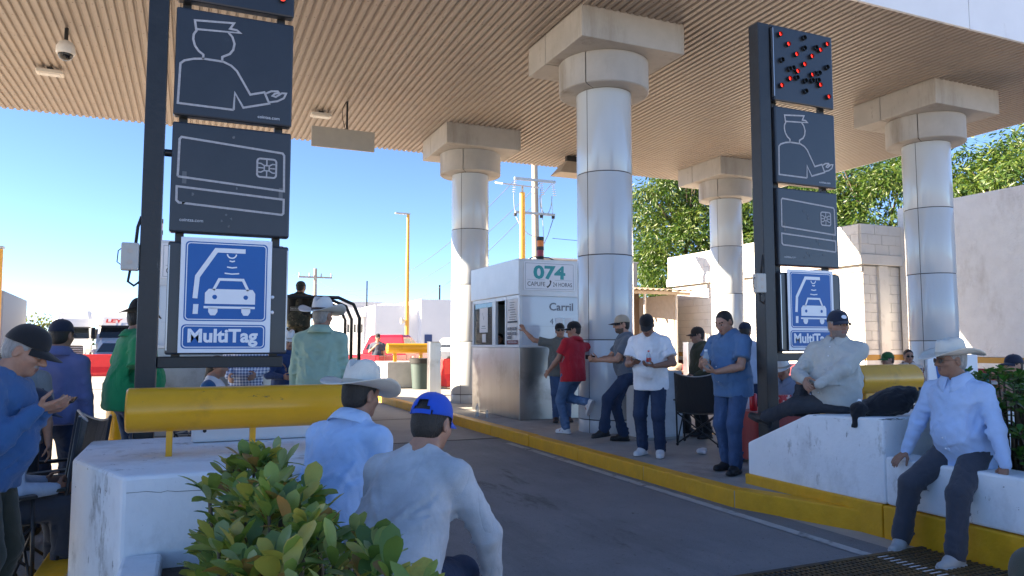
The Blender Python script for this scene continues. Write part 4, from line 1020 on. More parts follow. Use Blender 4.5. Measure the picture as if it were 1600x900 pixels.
def person(label, loc, az, pose, look, H=1.72, res=.016, fine=.0075, group=None, cat='person'):
    t = thing('person', label, cat, loc, R_(-az), group)
    S = H/1.72; fat = look.get('fat', .3); seed = sum(map(ord, label)) % 997
    A = lambda v: np.array(v, float)
    # ---------------- skeleton
    pel = A(pose.get('pelvis', (0, 0, .93*S))); pr = rot(pose.get('pyaw', 0), pose.get('ppitch', 0), pose.get('proll', 0))
    sp = rot(pose.get('pyaw', 0)+pose.get('twist', 0), pose.get('lean', 4), pose.get('side', 0)); mid = rot(pose.get('pyaw', 0)+pose.get('twist', 0)*.5, pose.get('lean', 4)*.6+pose.get('ppitch', 0)*.4, pose.get('side', 0)*.5)
    waist = pel+mid @ A((0, .005, .17*S)); chest = waist+sp @ A((0, .0, .19*S)); neckb = chest+sp @ A((0, -.012, .155*S))
    hw = .098*S; sw = (.178+.02*fat)*S
    hip = {s: pel+pr @ A((s*hw, 0, -.02*S)) for s in (-1, 1)}
    sh_up = pose.get('shrug', (0, 0))
    sho = {s: chest+sp @ A((s*sw, -.005, (.082+sh_up[0 if s < 0 else 1])*S)) for s in (-1, 1)}
    hy, hp_, hr = pose.get('head', (0, 8, 0)); hm = rot(hy, hp_, hr); neck_dir = unit(unit(sp @ A((0, .18, 1)))*.6+unit(hm @ A((0, .1, 1)))*.4)
    hs = S*look.get('head', 1.0); skull = neckb+neck_dir*.085*S+hm @ A((0, .025, .075))*hs
    HP = lambda x, y, z: skull+hm @ (A((x, y, z))*hs)
    arms = {}; legs = {}
    UA, FA, TH_, SHn = .285*S, .255*S, .425*S, .42*S
    for s, key in ((-1, 'l'), (1, 'r')):
        tgt = A(pose.get(key+'h', (s*.24, .03, .80*S))); pole = A(pose.get(key+'e', (s*.35, -.8, -.25)))
        el, wr = ik(sho[s], tgt, UA, FA, pole); hd = unit(pose.get(key+'d', wr-el)); pn = unit(pose.get(key+'n', (-s, 0, 0)))
        pn = unit(pn-hd*(pn@hd)); arms[s] = (el, wr, hd, pn, pose.get(key+'c', .35), pose.get(key+'t', None))
        tg = A(pose.get(key+'f', (s*.11, -.02, .085*S))); pole = A(pose.get(key+'k', (s*.12, 1, .1)))
        kn, an = ik(hip[s], tg, TH_, SHn, pole); legs[s] = (kn, an, pose.get(key+'fy', s*-10), pose.get(key+'fp', 0))
    allp = [skull, pel, neckb]+[x for s in (-1, 1) for x in (*arms[s][:2], arms[s][1]+arms[s][2]*.19, *legs[s][:2], sho[s], hip[s])]
    lo = np.min(allp, 0)-.2; hi = np.max(allp, 0)+.2; hi[2] = max(hi[2], skull[2]+.17)
    # ---------------- body
    fb = [(skull-.16*hs, skull+.16*hs, fine)]
    if look.get('hands', True):
        for s in (-1, 1):
            c = arms[s][1]+arms[s][2]*.09; fb.append((c-.115, c+.115, fine*.95))
    B = Field(lo, hi, res, fb)
    fr = sp @ A((0, 1, 0)); mf = mid @ A((0, 1, 0))
    for s in (-1, 1):
        B.cone(pel+pr @ A((s*.06, 0, .02)), chest+sp @ A((s*.062, 0, 0)), .098*S, .100*S, .05)
        B.cone(chest+sp @ A((s*.05, -.01, .06*S)), sho[s], .075*S, .048*S, .05); B.cone(neckb+sp @ A((s*.03, -.01, .02)), sho[s], .045*S, .036*S, .05)
        B.cone(pel+pr @ A((s*.055, -.03, -.03)), hip[s], .10*S, .085*S, .05)
        el, wr, hd, pn, curl, th = arms[s]; k, an, fy, fp = legs[s]
        B.cone(sho[s], el, (.050+.008*fat)*S, .040*S, .03); B.cone(el, el*.65+wr*.35, .040*S, .041*S, .02); B.cone(el*.65+wr*.35, wr, .041*S, .027*S, .02)
        B.cone(hip[s], k, .082*S, .054*S, .04); B.cone(k, k*.6+an*.4, .052*S, .052*S, .02); B.cone(k*.6+an*.4, an, .052*S, .036*S, .02)
        fm = rot(fy, -fp); B.cone(an, an+fm @ A((0, .11, -.058)), .030, .018, .02)
        # hand: palm, four fingers of different length, thumb from the side of the palm
        sd = np.cross(hd, pn)*(1 if s > 0 else -1)          # towards the thumb
        tdir = unit(th) if th is not None else None
        if tdir is not None and tdir@sd < 0: pass
        palm = .088*S
        for u in (-.026, -.009, .009, .026):
            B.cone(wr+hd*.012+sd*u*.6*S, wr+hd*palm+sd*u*S, .0125*S, .0125*S, .012)
        if look.get('hands', True):
            for u, Lf in ((.029, .068), (.010, .076), (-.010, .071), (-.028, .056)):
                p = wr+hd*palm+sd*u*S; d = hd+sd*u*1.2; ang = 0
                for j, (fl, r0, r1) in enumerate(((.45, .0098, .0092), (.32, .0092, .0085), (.26, .0085, .0070))):
                    ang += curl*(.9, 1.1, .8)[j]
                    q = p+unit(d*math.cos(ang)+pn*math.sin(ang))*Lf*fl*S; B.cone(p, q, r0*S, r1*S, .004); p = q
            p = wr+hd*.022*S+sd*.022*S; q = p+unit(hd*.55+sd*.75+pn*.35)*.045*S; B.cone(p, q, .0135*S, .0115*S, .010)
            e2 = unit(hd*.9+sd*.25+pn*(.35+curl*.6)); B.cone(q, q+e2*.032*S, .0115*S, .0100*S, .004); q2 = q+e2*.032*S; B.cone(q2, q2+unit(e2+pn*.25)*.024*S, .0100*S, .0078*S, .004)
    B.ell(waist+mid @ A((0, .03+.02*fat, -.02)), A((.125+.035*fat, .10+.085*fat, .15))*S, mid, .06)
    B.ell(chest+sp @ A((0, .035, .01)), A((.15, .10, .13))*S, sp, .06)
    B.cone(neckb+sp @ A((0, 0, -.03)), HP(0, -.022, -.055), (.060+.006*fat)*S, (.055+.005*fat)*hs, .035)
    # head
    B.ell(HP(0, -.014, .030), A((.0765, .097, .088))*hs, hm, .02); B.ell(HP(0, .028, -.040), A((.060+.006*fat, .066, .074))*hs, hm, .035)
    B.ell(HP(0, .070, -.092), A((.024, .020, .018))*hs, hm, .03)
    for s in (-1, 1):
        B.ell(HP(s*.042, .055, -.022), A((.024, .026, .022))*hs, hm, .025); B.cone(HP(s*.012, .087, .026), HP(s*.045, .072, .024), .011*hs, .010*hs, .02)
        B.ell(HP(s*.031, .100, .003), A((.019, .017, .012))*hs, hm, .012, 'sub')
        B.ell(HP(s*.030, .082, .003), A((.0135, .0125, .0125))*hs, hm, .003)
        B.ell(HP(s*.079, -.012, -.008), A((.009, .019, .033))*hs, hm @ rot(0, 12, 0), .008); B.ell(HP(s*.085, -.006, -.004), A((.006, .010, .018))*hs, hm, .004, 'sub')
        B.ell(HP(s*.013, .098, -.030), A((.011, .012, .009))*hs, hm, .008)
    B.cone(HP(0, .088, .014), HP(0, .114, -.026), .0095*hs, .0135*hs, .014)
    B.cone(HP(-.020, .086, -.058), HP(.020, .086, -.058), .0085*hs, .0085*hs, .008); B.cone(HP(-.015, .087, -.070), HP(.015, .087, -.070), .0085*hs, .0085*hs, .008)
    B.cone(HP(-.024, .100, -.064), HP(.024, .100, -.064), .003*hs, .003*hs, .006, mode='sub')
    V, Q = B.mesh()
    skin = skin_mat(look.get('skin', 1.0)); C = V[Q].mean(1); L = ((C-skull)@hm)/hs; mi = np.zeros(len(Q), int)
    near = (L[:, 1] > .03) & (np.abs(L[:, 0]) < .07)
    lips = near & (np.abs(L[:, 2]+.064) < .011) & (np.abs(L[:, 0]) < .022) & (L[:, 1] > .075); mi[lips] = 1
    hairc = hair_grey if look.get('hair') == 'grey' else hair_black
    brow = near & (np.abs(L[:, 2]-.030+.10*(np.abs(L[:, 0])-.028)**2*20) < .0055) & (np.abs(np.abs(L[:, 0])-.032) < .020); mi[brow] = 2
    eye = near & (np.abs(L[:, 2]-.003) < .0068) & (np.abs(np.abs(L[:, 0])-.031) < .0135) & (L[:, 1] > .079); mi[eye] = 3
    iris = eye & (np.abs(np.abs(L[:, 0])-.030) < .0062); mi[iris] = 4
    if look.get('tache'): mi[near & (np.abs(L[:, 2]+.048) < .008) & (np.abs(L[:, 0]) < .032) & (L[:, 1] > .07)] = 2
    if look.get('beard'): mi[(L[:, 1] > .0) & (L[:, 2] < -.048-.35*(np.maximum(0, .05-L[:, 1]))*0) & (L[:, 2] > -.125) & ~lips & (np.abs(L[:, 0]) < .08) & (L[:, 2] < -.040-.4*np.maximum(0, .075-np.abs(L[:, 0])-.05))] = 5
    lipm = mat('lip_skin_%d' % round(look.get('skin', 1)*100), tuple(np.array([.30, .12, .10])*look.get('skin', 1)), .45)
    stub = mat('stubble_%s' % look.get('hair', 'black'), (.22, .17, .15) if look.get('hair') == 'grey' else (.10, .07, .055), .8, var=.3, nscale=120)
    place('body', np_mesh('body', V, Q, [skin, lipm, hairc, eye_w, eye_d, stub], mi), t)
    # ---------------- hair
    if look.get('hair') != 'bald':
        Hf = Field(skull-.16*hs, skull+.16*hs, max(.009, fine)); g = look.get('hairlen', .0)
        Hf.ell(HP(0, -.016, .030), A((.0815, .1015, .0915))*hs, hm, .01); Hf.ell(HP(0, -.05, -.03), A((.066, .055, .06))*hs, hm, .03)
        if g: Hf.cone(HP(0, -.075, -.03), HP(0, -.10, -.03-g), .05*hs, .035*hs, .04)
        Hf.cut(HP(0, .020, .0), hm @ A((0, 1, -.62))); Hf.cut(HP(0, -.02, -.055-g), hm @ A((0, .5, -1)))
        if look.get('thin'): Hf.cut(HP(0, 0, .07), hm @ A((0, .4, 1)))
        Hf.wrinkle(.0035, seed, (.015, .04))
        for s in (-1, 1): Hf.ell(HP(s*.082, -.008, -.012), A((.022, .024, .036))*hs, hm, .005, 'sub')
        V, Q = Hf.mesh()
        if len(Q): place('hair', np_mesh('hair', V, Q, [hairc]), t)
    # ---------------- shirt
    sm = look['shirt']; slv = look.get('sleeve', 'short'); hem = look.get('hem', .10); e = look.get('ease', .014)
    Ff = Field(lo, hi, res*.95)
    for s in (-1, 1):
        Ff.cone(pel+pr @ A((s*.07, .0, -.10)), waist+mid @ A((s*.066, .0, 0)), (.108+.02*fat)*S+e, (.106+.012*fat)*S+e, .05)
        Ff.cone(waist+mid @ A((s*.066, 0, 0)), chest+sp @ A((s*.066, 0, 0)), (.106+.012*fat)*S+e, .104*S+e, .05)
        Ff.cone(chest+sp @ A((s*.05, -.01, .06*S)), sho[s], .076*S+e*.7, .050*S+e*.8, .05); Ff.cone(neckb+sp @ A((s*.035, -.01, .012)), sho[s], .046*S+e*.5, .038*S+e*.5, .05)
        Ff.cone(pel+pr @ A((s*.055, -.038, .05)), pel+pr @ A((s*.06, -.040, -.06)), (.112+.012*fat)*S+e, (.112+.012*fat)*S+e, .05)
        el, wr, hd, pn, curl, th = arms[s]
        if slv == 'long':
            Ff.cone(sho[s], el, (.050+.008*fat)*S+e*.9, .047*S+e*.8, .03); Ff.cone(el, wr*.98+el*.02, .047*S+e*.8, .034*S+e*.5, .025)
        elif slv == 'roll': Ff.cone(sho[s], el, (.050+.008*fat)*S+e*.9, .050*S+e, .03); Ff.cone(el, el*.8+wr*.2, .050*S+e, .046*S+e, .02)
        else:
            q = sho[s]*.28+el*.72; Ff.cone(sho[s], q, (.050+.008*fat)*S+e*.9, (.054+.008*fat)*S+e*1.2, .03)
    Ff.ell(waist+mid @ A((0, .034+.022*fat, -.03)), A((.13+.035*fat, .105+.09*fat, .17))*S+e, mid, .06)
    Ff.ell(chest+sp @ A((0, .036, .01)), A((.153, .104, .135))*S+e, sp, .06)
    Ff.cut(pel+pr @ A((0, 0, -hem*S)), pr @ A((0, -.05, -1)))
    if slv == 'short':
        for s in (-1, 1):      # flat sleeve ends
            el = arms[s][0]; d = unit(el-sho[s]); c = sho[s]*.30+el*.70; sl, g = Ff.sub(c-.11, c+.11)
            if sl is not None:
                pd = (g[0]-c[0])*d[0]+(g[1]-c[1])*d[1]+(g[2]-c[2])*d[2]
                px, py, pz = g[0]-c[0], g[1]-c[1], g[2]-c[2]; rad = np.sqrt(np.maximum(px*px+py*py+pz*pz-pd*pd, 0)); m = (rad < .10) & (pd > -.01)
                Dd = Ff.D[sl]; Ff.D[sl] = np.where(m, np.maximum(Dd, pd), Dd)
    Ff.wrinkle(look.get('fold', .0085), seed, (.08, .22), (1, 1, 1.2))
    if res < .019:                                   # creases: armpit to belly, across the back, round the elbows, above the hem
        rr = random.Random(seed+1); amp = look.get('fold', .0085)/.0085
        for j in range(16):
            sd_ = rr.choice((-1, 1)); back = rr.random() < .45; a0 = (rr.uniform(.9, 1.5) if not back else rr.uniform(1.7, 2.4))*sd_; a1 = a0+sd_*rr.uniform(-1.0, -.2)*(1 if not back else -1); z0 = rr.uniform(-.10, .05); z1 = z0-rr.uniform(.10, .30); m = 7
            org = []; dr = []
            for k in range(m+1):
                f = k/m; z = z0+(z1-z0)*f; a = a0+(a1-a0)*f**1.3; b_, Mx, off = (chest, sp, z) if z > -.19 else (waist, mid, z+.19); org.append(b_+Mx @ A((0, .01, off*S))); dr.append(Mx @ A((math.sin(a), math.cos(a), 0)))
            Ff.fold(org, dr, .0085*rr.uniform(.6, 1.15)*amp, 'sub' if j % 3 else 'add')
        for j in range(7):
            a0 = rr.uniform(-3, 3); w = rr.uniform(.4, 1.0); z = rr.uniform(-.12, .03); org = []; dr = []
            for k in range(6): a = a0+w*(k/5-.5); org.append(waist+mid @ A((0, .01, (z+.02*math.sin(k))*S))); dr.append(mid @ A((math.sin(a), math.cos(a), 0)))
            Ff.fold(org, dr, .0075*rr.uniform(.6, 1.1)*amp, 'sub' if j % 2 else 'add')
        for s in (-1, 1):
            el, wr = arms[s][0], arms[s][1]
            if slv == 'long':
                bend = (el-(sho[s]+wr)/2); Ff.limb_folds(rr, sho[s], el, .45, 1.0, 6, .0075*amp, 2.6, -bend if np.linalg.norm(bend) > .03 else None); Ff.limb_folds(rr, el, wr, .02, .95, 7, .0070*amp, 2.4, -bend if np.linalg.norm(bend) > .03 else None)
            else: Ff.limb_folds(rr, sho[s], el, .05, .6, 4, .0065*amp, 1.8)
        for s in (-1, 1):                            # never deeper than the body underneath
            Ff.cone(pel+pr @ A((s*.06, 0, .02)), chest+sp @ A((s*.062, 0, 0)), .098*S+.006, .100*S+.006, .012); Ff.cone(chest+sp @ A((s*.05, -.01, .06*S)), sho[s], .075*S+.004, .048*S+.005, .012)
            el, wr = arms[s][0], arms[s][1]
            if slv == 'long': Ff.cone(sho[s], el, (.050+.008*fat)*S+.006, .040*S+.007, .012); Ff.cone(el, el*.65+wr*.35, .040*S+.007, .041*S+.006, .012); Ff.cone(el*.65+wr*.35, wr, .041*S+.006, .027*S+.006, .012)
        Ff.ell(waist+mid @ A((0, .03+.02*fat, -.02)), A((.125+.035*fat, .10+.085*fat, .15))*S+.006, mid, .012); Ff.ell(chest+sp @ A((0, .035, .01)), A((.15, .10, .13))*S+.006, sp, .012); Ff.cut(pel+pr @ A((0, 0, -hem*S)), pr @ A((0, -.05, -1)))
    # neck opening
    nb = neckb+sp @ A((0, .012, .022)); Ff.ell(nb+sp @ A((0, .028, .058)), A((.058, .058, .055))*S, sp, .01, 'sub')
    V, Q = Ff.mesh(); mats = [sm]; mi = None
    if 'vest' in look:
        C = (V[Q].mean(1)-chest)@sp; mats = [sm, look['vest']]; mi = ((np.abs(C[:, 0]) < .165*S) & (C[:, 2] < .2)).astype(int)
    shirt = place('shirt' if 'top' not in look else look['top'], np_mesh('shirt', V, Q, mats, mi), t)
    # collar / hood / placket
    ck = look.get('collar', 'polo'); cm = look.get('collar_mat', sm)
    if ck in ('polo', 'shirt'):
        n = 28; Vc = []; Fc = []; hgt = .034 if ck == 'polo' else .042
        for i, (r, z) in enumerate(((.066, .0), (.064, hgt*.7), (.067, hgt), (.076, hgt*.95), (.098, hgt*.25), (.116, -.028))):
            for k in range(n+1):
                a = math.pi/2+.16+(2*math.pi-.32)*k/n; fy = max(0, math.sin(a))
                tip = (.020*fy**6 if i >= 4 else 0)
                Vc.append(nb+sp @ (A((math.cos(a)*(r+tip*.3), math.sin(a)*(r*1.08+tip*.6)-.006, z-.030*fy**2-.001-tip*1.3))*S*(1.10 if ck == 'shirt' else 1.03)))
        W2 = n+1
        for i in range(5):
            for k in range(n): a = i*W2+k; Fc.append((a, a+1, a+1+W2, a+W2))
        c = place('collar', make_mesh('collar', Vc, Fc, cm, smooth=70), shirt); sdm = c.modifiers.new('thick', 'SOLIDIFY'); sdm.thickness = .003
    elif ck == 'hood':
        Hd = Field(neckb-.24, neckb+.24, .014)
        Hd.cone(neckb+sp @ A((-.06, .03, .0)), neckb+sp @ A((-.05, -.075, .015)), .045, .055, .04); Hd.cone(neckb+sp @ A((.06, .03, .0)), neckb+sp @ A((.05, -.075, .015)), .045, .055, .04); Hd.cone(neckb+sp @ A((-.04, -.09, .015)), neckb+sp @ A((.04, -.09, .015)), .06, .06, .04); Hd.cone(neckb+sp @ A((0, -.09, 0)), neckb+sp @ A((0, -.12, -.09)), .06, .045, .05)
        Hd.cone(neckb+sp @ A((-.05, .05, -.03)), neckb+sp @ A((.05, .05, -.03)), .028, .028, .03); Hd.wrinkle(.006, seed, (.05, .12))
        V, Q = Hd.mesh(); place('hood', np_mesh('hood', V, Q, [sm]), shirt)
        for s in (-1, 1):
            d = MB(); d.tube([tuple(neckb+sp @ A((s*.035, .085, -.03))), tuple(neckb+sp @ A((s*.04, .14, -.10))), tuple(neckb+sp @ A((s*.045, .165, -.20))), tuple(neckb+sp @ A((s*.03, .175, -.25)))], .0045, 6); d.build('drawstring', mat('cord_white', (.7, .7, .7), .7), shirt, smooth=180)
    elif ck == 'crew':
        Hd = Field(nb-.12, nb+.12, .008)
        for k in range(16):
            a, b = [nb+sp @ (A((.066*math.cos(x), .070*math.sin(x)+.004, -.012-.018*math.sin(x)))*S) for x in (k*math.pi/8, (k+1)*math.pi/8)]; Hd.cone(a, b, .009, .009, .004)
        V, Q = Hd.mesh(); place('neckband', np_mesh('neckband', V, Q, [cm]), shirt)
    if ck in ('polo', 'shirt') and res < .019:        # button strip down the front
        pts = []
        for zq in np.linspace(.10, -.02 if ck == 'polo' else -.34, 5 if ck == 'polo' else 13):
            base, Mx, off = (chest, sp, zq) if zq > -.19 else (waist, mid, zq+.19)
            for yy in np.arange(.05, .38, .005):
                p = base+Mx @ A((0, yy, off*S)); ii = [int(np.clip(np.searchsorted(Ff.ax[q], p[q]), 0, len(Ff.ax[q])-1)) for q in range(3)]
                if Ff.D[ii[0], ii[1], ii[2]] > -.004: pts.append((p, Mx)); break
        if len(pts) > 2:
            Vp = []; Fp = []
            for i, (p, Mx) in enumerate(pts):
                for x, y in ((-.016, -.006), (-.015, .003), (.015, .003), (.016, -.006)): Vp.append(p+Mx @ A((x, y, 0)))
            for i in range(len(pts)-1):
                for k in range(3): a = i*4+k; Fp.append((a, a+1, a+5, a+4))
            place('placket', make_mesh('placket', Vp, Fp, sm, smooth=60), shirt)
    if look.get('buttons'):
        for k in range(6):
            zq = .10-.085*k; base = chest if zq > -.19 else waist; Mx = sp if zq > -.19 else mid; off = zq if zq > -.19 else zq+.19
            # walk outwards along the front until the cloth surface
            for yy in np.arange(.08, .36, .006):
                p = base+Mx @ A((.008, yy, off*S)); ii = [int(np.clip(np.searchsorted(Ff.ax[q], p[q]), 0, len(Ff.ax[q])-1)) for q in range(3)]
                if Ff.D[ii[0], ii[1], ii[2]] > -.002: place('button', MB().sphere(tuple(p), .0065, 8, 5).mesh('button', look['buttons'], 180), shirt); break
    # ---------------- trousers
    pm = look.get('pants')
    if pm is not None:
        Pf = Field(np.minimum(lo, pel-.25), np.array([hi[0], hi[1], max(pel[2]+.2, max(legs[s][0][2] for s in (-1, 1))+.16)]), res*.95)
        lw = look.get('leg', 1.0)
        for s in (-1, 1):
            k, an, fy, fp = legs[s]
            Pf.cone(pel+pr @ A((s*.06, -.005, .07)), pel+pr @ A((s*.06, -.01, -.02)), (.100+.015*fat)*S, .104*S, .05); Pf.cone(pel+pr @ A((s*.055, -.032, -.05)), hip[s], .100*S, .095*S, .05)
            Pf.cone(hip[s], k, .100*S*lw, .076*S*lw, .04); Pf.cone(k, an+unit(an-k)*.025, .074*S*lw, .058*S*lw, .03)
            d = unit(an-k)
            for j in range(3): c = an-d*(.03+.045*j); Pf.cone(c+A((.0, .02, 0)), c+A((0, -.02, 0)), .060*S*lw, .058*S*lw, .012)
        if res < .019:
            rr = random.Random(seed+2)
            for s in (-1, 1):
                k, an, fy, fp = legs[s]; bend = k-(hip[s]+an)/2; fc = -bend if np.linalg.norm(bend) > .04 else None
                Pf.limb_folds(rr, hip[s], k, .12, .55, 4, .008, 1.6, None, .14); Pf.limb_folds(rr, hip[s], k, .80, 1.0, 4, .008, 2.4, fc); Pf.limb_folds(rr, k, an, .02, .25, 4, .008, 2.4, fc); Pf.limb_folds(rr, k, an, .62, 1.0, 6, .009, 2.8, None, .07)
        Pf.wrinkle(.0075, seed+3, (.06, .17), (.6, .6, 1.8))
        Pf.cut(pel+pr @ A((0, 0, .095*S)), pr @ A((0, 0, 1)))
        for s in (-1, 1):
            k, an, fy, fp = legs[s]; d = unit(an-k); c = an+d*.035; sl, g = Pf.sub(c-.13, c+.13)
            if sl is not None:
                pd = (g[0]-c[0])*d[0]+(g[1]-c[1])*d[1]+(g[2]-c[2])*d[2]; Dd = Pf.D[sl]; Pf.D[sl] = np.where(pd > -.01, np.maximum(Dd, pd), Dd)
        V, Q = Pf.mesh(); tr = place('trousers', np_mesh('trousers', V, Q, [pm]), t)
    # ---------------- shoes
    shm = look.get('shoe')
    if shm is not None:
        for s in (-1, 1):
            k, an, fy, fp = legs[s]; fm = rot(fy, -fp); FP = lambda x, y, z: an+fm @ (A((x, y, z))*S)
            G = Field(an-.26, an+.26, .012 if res < .02 else .018)
            G.cone(FP(0, -.035, -.045), FP(0, .06, -.05), .040*S, .043*S, .03); G.cone(FP(0, .06, -.055), FP(s*.008, .155, -.062), .043*S, .036*S, .03); G.cone(FP(0, -.01, -.01), FP(0, .05, -.03), .046*S, .042*S, .03)
            G.cut(FP(0, 0, -.078), fm @ A((0, 0, -1))); V, Q = G.mesh(); sh = place('shoe', np_mesh('shoe', V, Q, [shm]), t)
            m = MB(); out = []
            for yy, w in ((-.080, .018), (-.066, .034), (-.03, .041), (.03, .041), (.08, .046), (.13, .045), (.165, .036), (.188, .018)): out.append((yy, w))
            ring = [(w+(.006 if False else 0), y) for y, w in out]+[(-w, y) for y, w in reversed(out)]
            nn = len(ring); Vv = [tuple(FP(x+s*(.006 if y > .05 else 0), y, -.086)) for x, y in ring]+[tuple(FP(x*1.04+s*(.006 if y > .05 else 0), y*1.01, -.060)) for x, y in ring]
            m.add(Vv, [tuple(range(nn-1, -1, -1)), tuple(range(nn, 2*nn))]+[(i, (i+1) % nn, (i+1) % nn+nn, i+nn) for i in range(nn)])
            m.build('sole', look.get('sole', shm), sh, bevel=.004)
            if look.get('stripe'):
                for j in range(3):
                    st = MB(); y0 = .015+.028*j
                    for sx in (-1, 1):
                        st.add([tuple(FP(sx*.046, y0, -.02)), tuple(FP(sx*.046, y0+.012, -.02)), tuple(FP(sx*.050, y0+.028, -.058)), tuple(FP(sx*.050, y0+.016, -.058))], [(0, 1, 2, 3)])
                    st.build('stripe', look['stripe'], sh)
    # ---------------- headwear, glasses
    if 'hat' in look:
        hk = look['hat']; hat_mesh(hk['m'], hk['m'], hk['band'], t, hm @ rot(0, hk.get('tilt', 4), hk.get('roll', 0)), HP(0, -.008, .048), hs*hk.get('s', 1.0), hk.get('curl', .055), hk.get('h', .125), hk.get('crease', .028), hk.get('bx', .185), hk.get('by', .21))
    if 'cap' in look:
        ck = look['cap']; cap_mesh(ck['m'], ck.get('bm', ck['m']), t, hm @ rot(ck.get('yaw', 0), 0, 0), HP(0, 0, 0), hs*1.02, ck.get('z', .036), 0, ck.get('tilt', -4), ck.get('strap', False), ck.get('patch'), ck.get('bill', .085))
    if 'glasses' in look:
        g = MB(); gm = look['glasses']
        for s in (-1, 1):
            ctr = HP(s*.033, .1035, .002); ring = [tuple(ctr+hm @ (A((.024*math.cos(a), -.004*abs(math.cos(a))**2, .018*math.sin(a)))*hs)) for a in np.linspace(0, 2*math.pi, 15)[:-1]]
            g.add(ring, [tuple(range(14))]); g.tube(ring+[ring[0]], .0016, 5, False)
            g.tube([tuple(HP(s*.057, .098, .006)), tuple(HP(s*.078, .05, .006)), tuple(HP(s*.083, -.005, .004))], .0016, 5)
        g.tube([tuple(HP(-.010, .106, .006)), tuple(HP(.010, .106, .006))], .0016, 5); g.build('glasses', gm, t)
    info = dict(t=t, wr={s: arms[s][1] for s in (-1, 1)}, hd={s: arms[s][2] for s in (-1, 1)}, pn={s: arms[s][3] for s in (-1, 1)}, pel=pel, chest=chest, HP=HP, hm=hm, sp=sp)
    return info
# ================================================================ the people
J_blue = denim('jeans_mid_blue', (.055, .095, .19)); J_dark = denim('jeans_dark', (.030, .046, .090)); J_light = denim('jeans_light', (.095, .16, .28)); J_char = denim('jeans_charcoal', (.045, .050, .062))
T_navy = cloth('trousers_navy', (.045, .050, .068)); T_olive = cloth('trousers_olive', (.045, .045, .03)); T_black = cloth('trousers_black', (.012, .012, .013))
C_black = cloth('cap_black', (.010, .010, .012)); C_navy = cloth('cap_navy', (.012, .018, .04)); C_beige = cloth('cap_beige', (.42, .34, .25)); C_blue = cloth('cap_royal', (.012, .075, .50)); C_brown = cloth('cap_brown', (.035, .024, .018)); C_green = cloth('cap_green', (.02, .10, .03)); C_grey = cloth('cap_grey', (.16, .16, .16)); C_olive = cloth('cap_olive', (.055, .058, .042))
S_white = mat('shoe_white', (.68, .68, .68), .5, var=.04); S_black = mat('shoe_black', (.012, .012, .013), .5); S_grey = mat('shoe_grey', (.36, .37, .38), .7, bump=.1, bscale=200); S_brown = mat('shoe_brown', (.05, .03, .02), .5)
band_dark = mat('hat_band_dark', (.05, .025, .015), .6); band_tan = mat('hat_band_tan', (.45, .40, .32), .6)
shades = mat('dark_lens', (.008, .008, .009), .08); thin_frame = mat('thin_glasses', (.06, .05, .05), .3)
def plaid(name):
    m = cloth(name, (.30, .38, .55)); nt = m.node_tree; bs = nt.nodes['Principled BSDF']; tc = nt.nodes.new('ShaderNodeTexCoord'); prev = None
    for ax, rotv in (('x', (0, 0, 0)), ('z', (0, R_(90), 0))):
        mp = nt.nodes.new('ShaderNodeMapping'); mp.inputs['Rotation'].default_value = rotv; nt.links.new(tc.outputs['Object'], mp.inputs['Vector'])
        w = nt.nodes.new('ShaderNodeTexWave'); w.inputs['Scale'].default_value = 9; nt.links.new(mp.outputs[0], w.inputs['Vector'])
        cr = nt.nodes.new('ShaderNodeValToRGB'); cr.color_ramp.interpolation = 'CONSTANT'; cr.color_ramp.elements[0].color = (.10, .15, .30, 1); cr.color_ramp.elements[1].position = .55; cr.color_ramp.elements[1].color = (.75, .78, .85, 1); nt.links.new(w.outputs['Color'], cr.inputs[0])
        if prev is None: prev = cr.outputs[0]
        else:
            mx = nt.nodes.new('ShaderNodeMix'); mx.data_type = 'RGBA'; mx.inputs['Factor'].default_value = .5; nt.links.new(prev, mx.inputs['A']); nt.links.new(cr.outputs[0], mx.inputs['B']); nt.links.new(mx.outputs['Result'], bs.inputs['Base Color'])
    return m
def wpt(info, v):
    t = info['t']; M = Matrix.Rotation(t.rotation_euler.z, 3, 'Z'); return Vector(t.location)+M @ Vector(tuple(v))
PHONE_N = [0]
def phone(info, s, label, off=(0, 0, 0), tilt=None, col=(.012, .012, .014)):
    """phone lying in the palm of hand s"""
    wr, hd, pn = info['wr'][s], info['hd'][s], info['pn'][s]; c = wr+hd*.09+pn*.026+np.array(off)
    t = thing('phone', label, 'phone', tuple(wpt(info, c)), 0)
    M = Matrix.Rotation(info['t'].rotation_euler.z, 3, 'Z'); X = (M @ Vector(tuple(hd))).normalized(); Z = (M @ Vector(tuple(pn))).normalized(); Y = Z.cross(X)
    t.rotation_euler = Matrix((X, Y, Z)).transposed().to_euler()
    MB().prism(rrect(-.075, -.036, .075, .036, .008), -.0045, .0045).build('case', mat('phone_case', col, .4), t, bevel=.002)
    MB().prism(rrect(-.070, -.032, .070, .032, .005), .0046, .0052).build('screen', mat('phone_screen', (.02, .022, .026), .06), t)
    return t
clear_m = None
